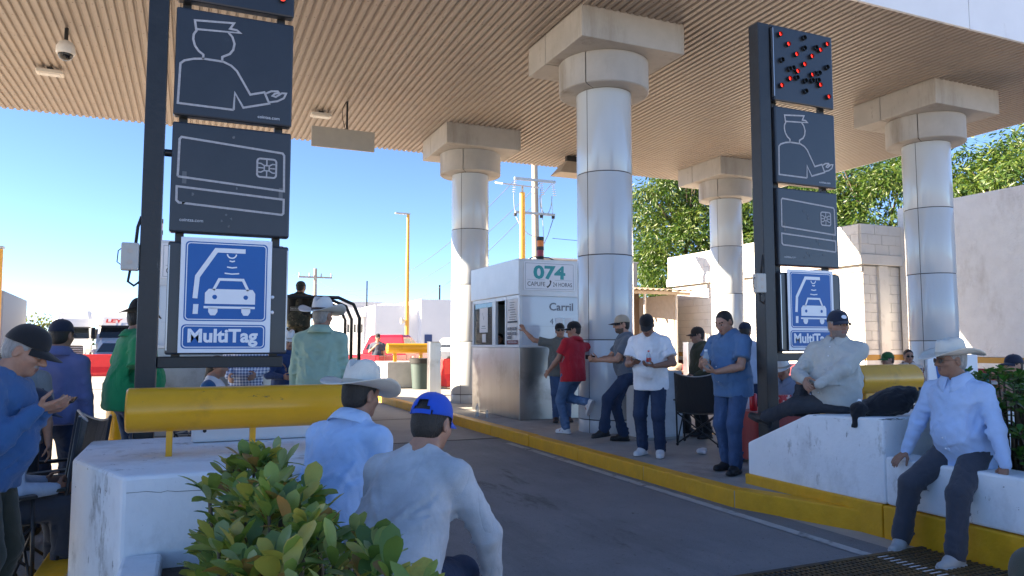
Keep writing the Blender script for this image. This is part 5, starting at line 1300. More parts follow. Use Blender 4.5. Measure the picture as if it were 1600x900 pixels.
def clear_plastic():
    m = bpy.data.materials.get('clear_plastic')
    if m: return m
    m = bpy.data.materials.new('clear_plastic'); m.use_nodes = True; nt = m.node_tree; nt.nodes.clear(); o = nt.nodes.new('ShaderNodeOutputMaterial'); g = nt.nodes.new('ShaderNodeBsdfPrincipled'); t = nt.nodes.new('ShaderNodeBsdfTransparent'); mx = nt.nodes.new('ShaderNodeMixShader')
    g.inputs['Base Color'].default_value = (.55, .62, .66, 1); g.inputs['Roughness'].default_value = .08; t.inputs['Color'].default_value = (.92, .95, .97, 1); mx.inputs[0].default_value = .42
    nt.links.new(t.outputs[0], mx.inputs[1]); nt.links.new(g.outputs[0], mx.inputs[2]); nt.links.new(mx.outputs[0], o.inputs['Surface']); return m
def bottle(loc, label, h=.22, r=.033, cap=(.75, .75, .78), lab=None, rotv=(0, 0, 0), group=None):
    t = thing('water_bottle', label, 'bottle', tuple(loc), 0, group); t.rotation_euler = rotv
    k = h/.22; pr = [(.0, .0), (.9, .0), (1, .012), (.95, .03), (1, .05), (.95, .07), (1, .09), (.95, .11), (1, .13), (.9, .16), (.45, .19), (.40, .205)]
    MB().lathe([(r*a, b*k) for a, b in pr], 18).build('body', clear_plastic(), t, smooth=50)
    MB().cyl((0, 0, .203*k), (0, 0, .222*k), r*.46, n=14).build('cap', mat('bottle_cap_%d' % round(cap[0]*99), cap, .5), t, smooth=40)
    if lab: MB().lathe([(r*1.02, .07*k), (r*1.02, .125*k)], 18).build('label_band', mat('bottle_label_%d' % round(lab[0]*99), lab, .5), t, smooth=180)
    return t
# ---- left group
p = person('elderly man in blue hooded sweatshirt and black cap looking at his phone', (-.95, 4.62, 0), 100,
       dict(lean=10, head=(0, 26, 0), rh=(.12, .26, 1.20), rd=(-.15, .95, .22), rn=(-.6, .1, .8), re=(.5, -.6, -.8), rc=.18, lh=(-.06, .24, 1.17), ld=(.1, .95, .25), ln=(.3, -.2, .9), le=(-.4, -.6, -.8), lc=.3),
       dict(shirt=cloth('hoodie_blue', (.035, .10, .24)), top='sweatshirt', sleeve='long', collar='hood', pants=T_olive, shoe=S_black, cap=dict(m=C_black, z=.040), fat=.6, skin=.82, hair='grey', tache=1, hem=.10, ease=.018, fold=.012, head=1.04), H=1.63, res=.013, fine=.0058)
phone(p, -1, 'phone held by the elderly man in the blue sweatshirt')
ring = MB().cyl(tuple(p['wr'][1]+p['hd'][1]*.105), tuple(p['wr'][1]+p['hd'][1]*.11), .012, n=10)
p2 = person('man in grey shirt with dark braces standing behind the blue sweatshirt man', (-1.22, 6.7, 0), 175, dict(head=(10, 12, 0)), dict(shirt=cloth('shirt_grey', (.20, .21, .22)), sleeve='short', pants=T_black, shoe=S_black, cap=dict(m=C_grey), fat=.4, skin=.85, hair='grey'), H=1.58, res=.02, fine=.010)
for s in (-1, 1):
    b = MB(); b.tube([tuple(p2['chest']+np.array((s*.085, .135, .10))), tuple(p2['chest']+np.array((s*.09, .165, .0))), tuple(p2['chest']+np.array((s*.09, .17, -.16)))], .012, 6); b.build('brace', T_black, p2['t'], smooth=180)
person('man in violet blue shirt and navy cap seen from behind at the left', (-1.02, 7.1, 0), 15, dict(head=(-8, 4, 0), lh=(-.20, .24, 1.05), rh=(.27, .03, .83)), dict(shirt=cloth('shirt_violet', (.135, .16, .34)), sleeve='long', collar='shirt', pants=J_dark, shoe=S_black, cap=dict(m=C_navy), fat=.3, skin=.8, hem=.06), H=1.72, res=.016, fine=.009)
person('seated person in pale blue shirt partly hidden behind the blue sweatshirt man', (-1.12, 5.55, 0), 70, dict(pelvis=(0, -.05, .50), lean=22, head=(0, 25, 0), rf=(.12, .40, .085), lf=(-.12, .42, .085), rh=(.16, .32, .62), lh=(-.16, .32, .62)), dict(shirt=cloth('shirt_pale_blue', (.42, .52, .66)), sleeve='long', collar='shirt', pants=T_navy, shoe=S_black, cap=dict(m=C_navy), fat=.5, skin=.8), H=1.70, res=.018, fine=.011)
person('stout man in green polo shirt and black hat behind the left sign post', (-.47, 7.10, .17), 70, dict(head=(-12, 4, 0), rh=(.22, .10, .86), lh=(-.24, .14, .92), re=(.7, -.6, 0), le=(-.7, -.5, 0)), dict(shirt=cloth('polo_green', (.008, .23, .085)), pants=J_blue, shoe=S_black, hat=dict(m=cloth('hat_black', (.012, .012, .013)), band=band_dark, bx=.15, by=.17, curl=.06), fat=.95, skin=.7, hem=.12, ease=.035), H=1.70, res=.016, fine=.009)
person('woman with black hair in white vest over blue sleeves, seated below the left sign', (.22, 8.6, .17), 105, dict(pelvis=(0, -.05, .50), lean=8, head=(-5, 8, 0), rf=(.1, .4, .085), lf=(-.1, .42, .085), rh=(.14, .30, .66), lh=(-.12, .30, .66)), dict(shirt=cloth('sleeve_blue', (.02, .10, .24)), vest=cloth('vest_white', (.70, .70, .72)), sleeve='long', collar='crew', pants=T_navy, shoe=S_black, hairlen=.14, fat=.2, skin=.9), H=1.62, res=.016, fine=.009)
person('person in blue and white plaid shirt behind the yellow pipe', (.62, 9.5, .17), 190, dict(head=(0, 8, 0), rh=(.16, .26, .98), lh=(-.14, .28, 1.0)), dict(shirt=plaid('shirt_plaid'), sleeve='long', collar='shirt', pants=J_dark, shoe=S_black, cap=dict(m=C_navy), fat=.5, skin=.8), H=1.68, res=.018, fine=.011)
person('man in navy shirt and small white hat behind the man in mint green', (1.14, 9.95, .17), 150, dict(head=(-25, 6, 0), rh=(.2, .2, .95), lh=(-.2, .2, .95)), dict(shirt=cloth('shirt_navy', (.02, .045, .13)), sleeve='long', collar='shirt', pants=J_dark, shoe=S_black, hat=dict(m=felt, band=band_tan, bx=.13, by=.15, curl=.03), fat=.5, skin=.8), H=1.50, res=.018, fine=.010)
person('man in mint green shirt and white western hat standing with his back turned', (1.16, 7.42, .17), 22, dict(head=(-22, 0, 0), rh=(.24, .14, .84), lh=(-.26, .06, .83)), dict(shirt=cloth('shirt_mint', (.33, .47, .37), weave=200), sleeve='long', collar='shirt', pants=J_dark, shoe=S_brown, hat=dict(m=felt, band=band_dark, tilt=3, curl=.06, bx=.20, by=.22, s=1.1), fat=.45, skin=.7, hair='grey', hem=.06, ease=.024, fold=.013), H=1.76, res=.013, fine=.009)
camo = mat('camouflage_cloth', (.035, .038, .025), .85, var=.3, nscale=9, stains=[((.10, .085, .055), 9, .54, .56, (1, 1, 1)), ((.012, .013, .010), 12, .56, .58, (1, 1, 1))])
sol = person('soldier in camouflage and helmet standing in the bed of the dark truck', (1.96, 15.2, 1.0), 25, dict(head=(-15, 3, 0), rh=(.2, .25, 1.10), lh=(-.24, .2, 1.05), re=(.8, -.3, -.4), le=(-.8, -.3, -.4)), dict(shirt=camo, top='jacket', sleeve='long', collar='crew', pants=camo, shoe=S_black, fat=.5, skin=.7, ease=.035, cap=dict(m=cloth('helmet_cover', (.03, .032, .025)), bill=.006, z=.02)), H=1.80, res=.02, fine=.012)
vv = sol['sp'] @ np.array((0, -1, 0)); bp = sol['chest']+vv*.175
vest = Field(sol['chest']-.4, sol['chest']+.4, .02); vest.cone(sol['chest']+vv*.06+np.array((-.11, 0, .08)), sol['chest']+vv*.06+np.array((-.11, 0, -.20)), .115, .115, .05); vest.cone(sol['chest']+vv*.06+np.array((.11, 0, .08)), sol['chest']+vv*.06+np.array((.11, 0, -.20)), .115, .115, .05)
V, Q = vest.mesh(); vo = place('armour_vest', np_mesh('armour_vest', V, Q, [cloth('vest_black', (.012, .013, .012))]), sol['t'])
g = Print(); g.rect(-.12, -.035, .12, .035, 0, 0); g.rect(-.113, -.028, .113, .028, -.001, 1); g.text('MARINA', 0, -.018, .05, -.002, 0, 'CENTER', .02, width=.2); g.build('back_patch', [mat('patch_grey', (.4, .4, .36), .7), C_black], vo, tuple(sol['chest']+vv*.20+np.array((0, 0, -.13))))
person('man in dark shirt and cap standing before the red pickup, hand at his face', (6.2, 26.4, .0), 215, dict(head=(30, 5, 0), rh=(.05, .16, 1.45), re=(.8, 0, -.6), lh=(-.26, .05, .83)), dict(shirt=cloth('tee_slate', (.05, .06, .09)), collar='crew', pants=J_light, shoe=S_black, cap=dict(m=C_black), fat=.4, skin=.9), H=1.90, res=.03, fine=.016)
# ---- the two men seated on the near planter wall
p = person('man in light blue shirt and big white hat seated on the near planter wall', (.72, 3.93, 0), 46, dict(pelvis=(-.02, -.06, .62), ppitch=10, lean=24, twist=-4, head=(-10, 8, 0), rf=(.14, .42, .10), lf=(-.16, .44, .10), rh=(.14, .34, .70), lh=(-.16, .36, .70)), dict(shirt=cloth('shirt_sky', (.42, .58, .84), weave=300), sleeve='long', collar='shirt', pants=J_dark, shoe=S_brown, hat=dict(m=straw, band=band_tan, tilt=4, s=1.04, curl=.045, h=.13, bx=.195, by=.215), fat=.6, skin=.6, hair='black', ease=.024, fold=.014, head=1.04), H=1.72, res=.012, fine=.008)
p = person('man in grey sweatshirt and royal blue cap seated nearest the camera', (.80, 3.03, 0), 42, dict(pelvis=(0, -.06, .595), ppitch=14, lean=34, twist=-4, head=(-4, 14, 0), rf=(.16, .42, .10), lf=(-.16, .44, .10), rh=(.30, .34, .50), re=(.9, -.4, .1), lh=(-.12, .40, .64)), dict(shirt=cloth('sweater_heather', (.43, .45, .48), weave=180, var=.16), top='sweatshirt', sleeve='long', collar='crew', collar_mat=cloth('neckband_red', (.25, .04, .04)), pants=J_dark, shoe=S_black, cap=dict(m=C_blue, strap=True, z=.034, tilt=-6), fat=.45, skin=.85, hair='black', ease=.020, fold=.010, head=1.04), H=1.70, res=.012, fine=.0065)
# ---- booth and column group
person('toll attendant with dark hair looking out of the booth window', (5.74, 13.77, .17), 235, dict(head=(10, 4, 0), rh=(.2, .08, .86), lh=(-.2, .08, .86)), dict(shirt=cloth('jacket_dark', (.03, .03, .035)), sleeve='long', collar='shirt', pants=T_black, shoe=S_black, fat=.4, skin=1.05, hairlen=.05), H=1.58, res=.02, fine=.009)
p = person('man in grey polo and sunglasses with one hand up against the booth', (6.02, 11.72, .17), 197, dict(head=(-6, -2, 6), side=-3, lean=-4, rh=(.60, -.20, 1.60), rd=(.35, -.5, .75), rn=(.3, -1, .1), re=(.2, .6, -.8), rc=.05, lh=(-.30, .10, .93), ld=(.35, .3, -.8), le=(-.9, -.3, 0), lf=(-.14, .0, .085), rf=(.08, .04, .085)), dict(shirt=cloth('polo_grey_green', (.125, .135, .125)), pants=J_blue, shoe=S_brown, cap=dict(m=C_black), glasses=shades, fat=.95, skin=.95, hem=.13, ease=.02, sole=S_black), H=1.72, res=.015, fine=.0085)
p = person('man in red polo and black cap with one foot raised against the column', (5.36, 10.12, .17), 345, dict(pelvis=(.02, -.05, .91), side=12, lean=2, head=(52, 4, 0), rh=(.58, -.22, 1.17), rd=(.7, -.5, -.4), rn=(.2, -1, 0), re=(.8, .2, .3), rc=.1, lh=(-.20, .24, .95), lf=(-.03, .04, .085), rf=(.17, -.24, .48), rk=(-.15, 1, -.2), rfy=0, rfp=-62), dict(shirt=cloth('polo_red', (.40, .010, .022)), pants=J_light, shoe=S_white, sole=S_white, stripe=mat('shoe_stripe', (.30, .02, .03), .5), cap=dict(m=C_black), fat=.4, skin=.8, hem=.12, ease=.02), H=1.74, res=.014, fine=.008)
p = person('man in slate polo and beige cap leaning beside the column with one knee bent', (5.62, 8.98, .17), 290, dict(pelvis=(0, -.06, .94), lean=4, head=(6, 4, 0), rh=(.07, .38, 1.13), rd=(-.3, .9, .1), rn=(-.7, 0, .5), re=(.6, -.3, -.8), rc=.7, lh=(-.07, .36, 1.14), ld=(.25, .9, .1), ln=(.7, 0, .5), le=(-.5, -.3, -.8), lc=.7, lf=(-.10, .30, .17), lfp=-6, rf=(.10, -.02, .085)), dict(shirt=cloth('polo_slate', (.105, .125, .155)), pants=J_dark, shoe=S_black, cap=dict(m=C_beige, bm=C_black), glasses=thin_frame, beard=1, fat=.3, skin=1.0, hem=.02, ease=.016), H=1.79, res=.014, fine=.008)
phone(p, -1, 'dark phone held by the man in the beige cap', (.05, .02, .01))
p = person('man in white polo and black cap reading his phone', (5.24, 7.74, .17), 232, dict(lean=5, head=(10, 30, 4), rh=(.10, .33, 1.14), rd=(-.55, .8, .05), rn=(-.3, -.2, .9), re=(.6, -.5, -.7), rc=.25, lh=(-.14, .28, 1.10), ld=(.75, .55, .1), ln=(.2, -.2, .9), le=(-.8, -.4, -.5), lc=.4, lf=(-.12, .02, .085), rf=(.12, -.03, .085)), dict(shirt=cloth('polo_white', (.78, .80, .84)), pants=J_dark, shoe=S_white, sole=S_white, cap=dict(m=C_black), fat=.75, skin=.62, hem=.14, ease=.022, hair='grey', leg=1.08), H=1.74, res=.0125, fine=.0075)
phone(p, 1, 'black phone in the hand of the man in the white polo')
b = wpt(p, p['wr'][-1]+p['hd'][-1]*.07+p['pn'][-1]*.04); bottle((b.x, b.y, b.z-.06), 'small bottle with red label held by the man in the white polo', .20, .03, (.5, .03, .03), (.55, .04, .04))
person('man in olive shirt and brown cap standing behind the folding chair', (6.92, 8.88, .17), 285, dict(head=(0, 6, 0), rh=(.24, .12, .85), lh=(-.2, .2, .9)), dict(shirt=cloth('shirt_olive', (.060, .058, .030)), sleeve='long', collar='shirt', pants=T_black, shoe=S_black, cap=dict(m=C_brown), glasses=thin_frame, fat=.4, skin=.95), H=1.60, res=.016, fine=.009)
person('person in black trousers seated beyond the grey cabinet, legs showing', (6.62, 9.62, .17), 105, dict(pelvis=(0, 0, .50), lean=10, head=(0, 10, 0), rf=(.12, .43, .085), lf=(-.14, .30, .085), rh=(.14, .36, .56), lh=(-.14, .33, .58)), dict(shirt=cloth('shirt_black', (.015, .015, .016)), sleeve='roll', pants=T_black, shoe=S_black, fat=.3, skin=.8), H=1.68, res=.018, fine=.011)
p = person('man in blue short sleeved shirt holding a water bottle by the sign post', (5.40, 6.42, .17), 258, dict(lean=6, head=(2, 24, 0), rh=(.14, .34, 1.13), rd=(-.7, .6, .25), rn=(-.55, -.4, .4), re=(.6, -.5, -.6), rc=.55, lh=(-.06, .34, 1.07), ld=(.8, .5, .15), ln=(.2, -.3, .8), le=(-.75, -.4, -.4), lc=.5, lf=(-.10, .10, .085), rf=(.12, -.05, .085)), dict(shirt=cloth('shirt_blue_stripe', (.075, .155, .30)), collar='shirt', pants=J_blue, shoe=S_black, fat=.75, skin=.88, hem=.14, ease=.024, fold=.011, buttons=sign_white, hair='black', leg=1.06), H=1.74, res=.0125, fine=.007)
b = wpt(p, p['wr'][1]+p['hd'][1]*.09+p['pn'][1]*.045); bottle((b.x, b.y, b.z-.10), 'clear water bottle held by the man in the blue shirt', .23, .036)
# ---- right block and wall
p = person('man in pale shirt and navy cap reclining on the white block', (5.44, 5.06, .915), 288, dict(pelvis=(0, 0, .115), pyaw=10, ppitch=-10, lean=-6, twist=30, head=(90, 2, 0), lf=(.58, .40, -.10), lk=(-.3, .9, .35), lfy=-60, lfp=22, rf=(.46, .10, .0), rk=(.1, .15, 1), rfy=-60, lh=(-.20, .27, .26), ld=(.8, .35, -.35), ln=(.2, -.7, -.5), le=(-.9, -.35, -.15), rh=(-.08, .34, .30), rd=(-.75, .2, -.45), rn=(-.3, -.7, -.4), re=(.75, .25, -.45)), dict(shirt=cloth('shirt_pale_grey', (.50, .49, .45), weave=300), sleeve='long', collar='shirt', pants=J_char, shoe=S_black, cap=dict(m=C_navy, patch=sign_white), fat=.9, skin=.80, hair='grey', beard=1, hem=.06, ease=.026, fold=.013, buttons=sign_white), H=1.74, res=.0125, fine=.0072)
p = person('man in pale blue shirt and straw hat seated on the low white wall at right', (5.26, 3.74, 0), 268, dict(pelvis=(0, -.02, .755), ppitch=4, lean=6, twist=4, head=(-26, 2, 0), rf=(.27, .34, .088), rfy=18, rk=(.25, 1, .5), lf=(-.20, .42, .088), lfy=-4, lk=(-.1, 1, .5), rh=(.36, .13, .70), rd=(.25, .75, -.55), rn=(0, -.5, -.9), re=(.8, -.7, .1), lh=(-.37, .10, .69), ld=(-.05, .55, -.9), ln=(0, -.9, -.4), le=(-.8, -.7, .1), lc=.3, rc=.25), dict(shirt=cloth('shirt_ice_blue', (.42, .55, .80), weave=300), sleeve='long', collar='shirt', pants=T_navy, shoe=S_grey, sole=mat('sole_pale', (.5, .51, .52), .6), hat=dict(m=straw, band=mat('hat_cord', (.45, .42, .36), .7), tilt=2, s=1.05, curl=.05, h=.115, crease=.02, bx=.185, by=.225), glasses=thin_frame, fat=.6, skin=.62, hair='grey', hem=.16, ease=.018, fold=.013, buttons=sign_white, leg=1.08), H=1.68, res=.012, fine=.007)
# ---- people in the next lane
person('man in green cap seated in profile beyond the short yellow pipe', (11.35, 9.3, .0), 285, dict(pelvis=(0, 0, .58), head=(0, 5, 0), rf=(.1, .4, .085), lf=(-.1, .4, .085)), dict(shirt=cloth('shirt_khaki', (.07, .065, .045)), pants=T_black, shoe=S_black, cap=dict(m=C_green), fat=.5, skin=.8), H=1.74, res=.022, fine=.012)
person('man in dark glasses and flowered shirt beside the right column', (12.0, 9.5, .0), 215, dict(pelvis=(0, 0, .64), head=(0, 5, 0), rf=(.1, .4, .085), lf=(-.1, .4, .085)), dict(shirt=mat('shirt_flowered', (.55, .50, .46), .8, stains=[((.10, .02, .02), 14, .55, .57, (1, 1, 1))]), collar='shirt', pants=T_black, shoe=S_black, glasses=shades, fat=.5, skin=.9), H=1.74, res=.022, fine=.012)
person('person in white hat seated behind the raised knee of the reclining man', (6.86, 7.15, .17), 250, dict(pelvis=(0, 0, .42), head=(0, 12, 0), rf=(.1, .4, .085), lf=(-.1, .4, .085)), dict(shirt=cloth('shirt_bluegrey', (.22, .27, .38)), sleeve='long', collar='shirt', pants=J_dark, shoe=S_black, hat=dict(m=felt, band=band_tan, bx=.15, by=.17, curl=.03), fat=.4, skin=.8), H=1.60, res=.02, fine=.012)
person('man in light blue shirt standing behind the right lane sign', (7.2, 8.3, .17), 60, dict(head=(0, 5, 0)), dict(shirt=cloth('shirt_powder', (.36, .42, .55)), sleeve='long', collar='shirt', pants=J_dark, shoe=S_black, cap=dict(m=C_navy), fat=.4, skin=.8), H=1.66, res=.022, fine=.013)
p = person('person raising a phone at the right edge of the picture', (8.95, 5.62, .0), 285, dict(pelvis=(0, 0, .62), head=(0, 0, 0), rf=(.1, .4, .085), lf=(-.1, .4, .085), lh=(-.08, .32, 1.10), ld=(.2, .6, .7), ln=(.2, -.9, .2)), dict(shirt=cloth('shirt_dusty', (.30, .22, .18)), pants=J_dark, shoe=S_black, cap=dict(m=C_navy), fat=.4, skin=.95), H=1.68, res=.022, fine=.011)
phone(p, -1, 'phone raised by the person at the right edge')
person('crouching person in olive cap cut off at the lower right corner', (2.46, 1.40, 0), 30, dict(pelvis=(0, 0, .11), lean=18, head=(0, 10, 0), rf=(.15, .42, .085), lf=(-.15, .42, .085), rh=(.2, .45, .35), lh=(-.2, .45, .35)), dict(shirt=cloth('shirt_olive_dark', (.05, .05, .03)), pants=T_olive, shoe=S_black, cap=dict(m=C_olive), fat=.3, skin=.8), H=1.66, res=.02, fine=.012)
# ================================================================ vehicles (front towards +y of their own frame)
tyre_m = rubber; rim_m = mat('wheel_rim', (.45, .45, .46), .35, .8); car_glass = mat('car_glass', (.015, .02, .024), .06, spec=.8); lamp_red = mat('tail_lamp_red', (.45, .01, .015), .25); lamp_clear = mat('head_lamp', (.65, .65, .62), .15)
def loft(mb, secs):
    """closed loops of equal length joined along their order, ends capped"""
    n = len(secs[0]); V = [p for s in secs for p in s]; F = []
    for i in range(len(secs)-1):
        for k in range(n): a = i*n+k; b = i*n+(k+1) % n; F.append((a, b, b+n, a+n))
    F.append(tuple(range(n-1, -1, -1))); F.append(tuple(range((len(secs)-1)*n, len(secs)*n))); mb.add(V, F)
def wheel(t, x, y, r=.38, w=.26):
    s = 1 if x > 0 else -1
    o = MB().lathe([(r*.62, -w/2), (r*.93, -w/2), (r, -w*.36), (r, w*.36), (r*.93, w/2), (r*.62, w/2)], 28).build('wheel', tyre_m, t, smooth=40, loc=(x, y, r), rot=(0, R_(90), 0))
    rr = MB(); rr.lathe([(.0, s*w*.30), (r*.2, s*w*.34), (r*.5, s*w*.30), (r*.62, s*w*.44), (r*.64, s*w*.2)], 28)
    for k in range(6): a = k*math.pi/3; rr.bar((0, 0, s*w*.33), (r*.6*math.cos(a), r*.6*math.sin(a), s*w*.36), .05, .03)
    rr.build('rim', rim_m, o, smooth=40)
def pickup(label, loc, az, body, plate=True, group=None):
    t = thing('pickup_truck', label, 'pickup', loc, R_(-az), group)
    W2 = .97
    def prof_side(pts, x0, x1, name, m, bev=.03):
        n = len(pts); V = [(x0, y, z) for y, z in pts]+[(x1, y, z) for y, z in pts]
        return MB().add(V, [tuple(range(n)), tuple(range(2*n-1, n-1, -1))]+[((i+1) % n, i, i+n, (i+1) % n+n) for i in range(n)]).build(name, m, t, bevel=bev)
    def arch(yc, r=.46, z0=.42, n=9): return [(yc+r*math.cos(a), z0+r*math.sin(a)*.98) for a in [math.pi-math.pi*i/n for i in range(n+1)]]
    lower = [(-2.75, .50), (-2.75, 1.13), (-.70, 1.13), (-.70, 1.18), (.95, 1.18), (2.45, 1.10), (2.72, .98), (2.76, .50)]+arch(1.75)[::-1]+arch(-1.55)[::-1]
    prof_side(lower, -W2, W2, 'body', body, .04)
    # cab: tapered greenhouse with separate glass
    cab = [[(-.92, -.66, 1.17), (.92, -.66, 1.17), (.92, 1.0, 1.17), (-.92, 1.0, 1.17)], [(-.92, -.66, 1.28), (.92, -.66, 1.28), (.92, .95, 1.28), (-.92, .95, 1.28)], [(-.74, -.48, 1.80), (.74, -.48, 1.80), (.74, .30, 1.80), (-.74, .30, 1.80)], [(-.66, -.40, 1.90), (.66, -.40, 1.90), (.66, .22, 1.90), (-.66, .22, 1.90)]]
    mb = MB(); loft(mb, cab); mb.build('cab', body, t, bevel=.03)
    g = MB().add([(-.78, -.648, 1.32), (.78, -.648, 1.32), (.66, -.492, 1.76), (-.66, -.492, 1.76)], [(0, 1, 2, 3)]); g.build('rear_window', car_glass, t)
    for s in (-1, 1):
        x0, x1 = s*.918, s*.754
        for y0, y1, y2, y3, nm in ((-.55, .12, .10, -.42, 'side_window'), (.18, .84, .24, .16, 'side_window')):
            MB().add([(x0, y0, 1.30), (x0, y1, 1.30), (x1, y2, 1.76), (x1, y3, 1.76)], [(0, 1, 2, 3) if s > 0 else (3, 2, 1, 0)]).build(nm, car_glass, t)
        MB().box((s*.96, .78, 1.22), (s*1.16, .92, 1.42)).build('mirror', rubber, t, bevel=.03)
        for y in (-.60, .14): MB().box((s*(W2+.001), y, .60), (s*(W2+.004), y+.012, 1.15)).build('door_gap', rubber, t)
        for y in (-.02, .72): MB().box((s*(W2+.002), y-.2, 1.02), (s*(W2+.025), y-.04, 1.06)).build('door_handle', chrome, t, bevel=.006)
        MB().box((s*.84, -2.775, .78), (s*.972, -2.70, 1.10)).build('tail_light', lamp_red, t, bevel=.01)
        MB().box((s*.62, 2.66, .80), (s*.95, 2.775, .96)).build('headlight', lamp_clear, t, bevel=.02)
        for y in (1.75, -1.55): wheel(t, s*.86, y)
    MB().add([(-.86, .93, 1.30), (.86, .93, 1.30), (.70, .33, 1.77), (-.70, .33, 1.77)], [(3, 2, 1, 0)]).build('windscreen', car_glass, t)
    MB().box((-.84, -2.785, .62), (.84, -2.752, 1.12)).build('tailgate', body, t, bevel=.012); MB().box((-.12, -2.80, 1.0), (.12, -2.786, 1.06)).build('tailgate_handle', rubber, t)
    MB().box((-.95, -2.93, .46), (.95, -2.76, .62)).build('rear_bumper', chrome, t, bevel=.02); MB().box((-.97, 2.74, .42), (.97, 2.88, .62)).build('front_bumper', chrome, t, bevel=.03)
    MB().box((-.58, 2.70, .66), (.58, 2.80, .95)).build('grille', rubber, t, bevel=.01)
    MB().box((-.80, -2.66, 1.132), (.80, -.74, 1.136)).build('bed_liner', rubber, t)
    if plate: MB().box((-.16, -2.80, .68), (.16, -2.788, .80)).build('number_plate', mat('plate_pale', (.6, .6, .58), .5), t)
    return t
red_car = mat('car_red', (.42, .010, .025), .25, var=.03, coat=.6); white_car = mat('car_white', (.72, .72, .72), .3, var=.03, coat=.4); dark_car = mat('truck_dark_green', (.018, .02, .016), .45, var=.1); silver_car = mat('car_silver', (.42, .43, .45), .3, .3, var=.03, coat=.4)
pickup('red pickup truck parked beyond the far yellow pipe', (7.25, 28.6, 0), 42, red_car)
pickup('white pickup truck behind the sunlit column', (14.2, 41.0, 0), 60, white_car)
mt = pickup('dark military pickup with roll bars carrying the soldier', (2.15, 17.0, 0), 0, dark_car, False)
for y in (-2.3, -1.5, -.8):
    m = MB(); m.tube([(-.92, y, 1.13), (-.92, y, 2.05), (-.80, y, 2.32), (-.5, y, 2.45), (.5, y, 2.45), (.80, y, 2.32), (.92, y, 2.05), (.92, y, 1.13)], .035, 10); m.build('roll_bar', black_steel, mt, smooth=180)
MB().box((-.84, -2.80, .64), (.84, -2.786, 1.10)).build('tailgate_cover', T_black, mt)
g = Print(); g.text('MARINA', 0, .80, .20, -2.802, 0, 'CENTER', .03, width=1.2); g.build('lettering', sign_white, mt)
MB().sphere((.95, -2.6, 1.05), .10, 12, 8).build('beacon', lamp_red, mt, smooth=180)
def suv(label, loc, az, body):
    t = thing('parked_car', label, 'car', loc, R_(-az))
    secs = []
    for y, zb, zt, w in ((-2.2, .45, 1.0, .80), (-2.0, .38, 1.10, .90), (0, .35, 1.12, .93), (1.2, .36, 1.08, .93), (2.1, .40, .98, .88), (2.35, .48, .82, .74)):
        secs.append([(-w, y, zb), (w, y, zb), (w*1.02, y, (zb+zt)/2), (w*.95, y, zt), (-w*.95, y, zt), (-w*1.02, y, (zb+zt)/2)])
    mb = MB(); loft(mb, [s[::-1] for s in secs]); mb.build('body', body, t, bevel=.03)
    mb = MB(); loft(mb, [[(-.86, -2.0, 1.08), (.86, -2.0, 1.08), (.86, 1.15, 1.08), (-.86, 1.15, 1.08)], [(-.70, -1.7, 1.62), (.70, -1.7, 1.62), (.70, .25, 1.62), (-.70, .25, 1.62)], [(-.6, -1.6, 1.70), (.6, -1.6, 1.70), (.6, .15, 1.70), (-.6, .15, 1.70)]]); mb.build('cabin', body, t, bevel=.03)
    MB().add([(-.80, 1.09, 1.13), (.80, 1.09, 1.13), (.68, .31, 1.59), (-.68, .31, 1.59)], [(0, 1, 2, 3)]).build('windscreen', car_glass, t)
    for s in (-1, 1):
        MB().add([(s*.852, -1.7, 1.13), (s*.852, .95, 1.13), (s*.722, .2, 1.57), (s*.722, -1.55, 1.57)], [(0, 1, 2, 3)]).build('side_window', car_glass, t)
        MB().box((s*.48, 2.18, .72), (s*.86, 2.37, .88)).build('headlight', lamp_clear, t, bevel=.03); MB().box((s*.93, .75, 1.10), (s*1.10, .9, 1.24)).build('mirror', body, t, bevel=.03)
        for y in (1.45, -1.4): wheel(t, s*.82, y, .36, .22)
    MB().box((-.46, 2.30, .66), (.46, 2.385, .84)).build('grille', rubber, t, bevel=.01); MB().box((-.46, 2.38, .745), (.46, 2.39, .765)).build('grille_bar', chrome, t); MB().box((-.85, 2.28, .36), (.85, 2.40, .58)).build('bumper', body, t, bevel=.04); MB().box((-.16, 2.40, .44), (.16, 2.41, .54)).build('number_plate', sign_white, t)
    return t
suv('silver car facing the camera behind the red barriers', (-3.55, 44.5, 0), 186, silver_car)
suv('white car parked in front of the far white building', (17.5, 48.0, 0), 100, white_car)
suv('pale car parked far behind the red pickup', (13.2, 52.0, 0), 80, silver_car)
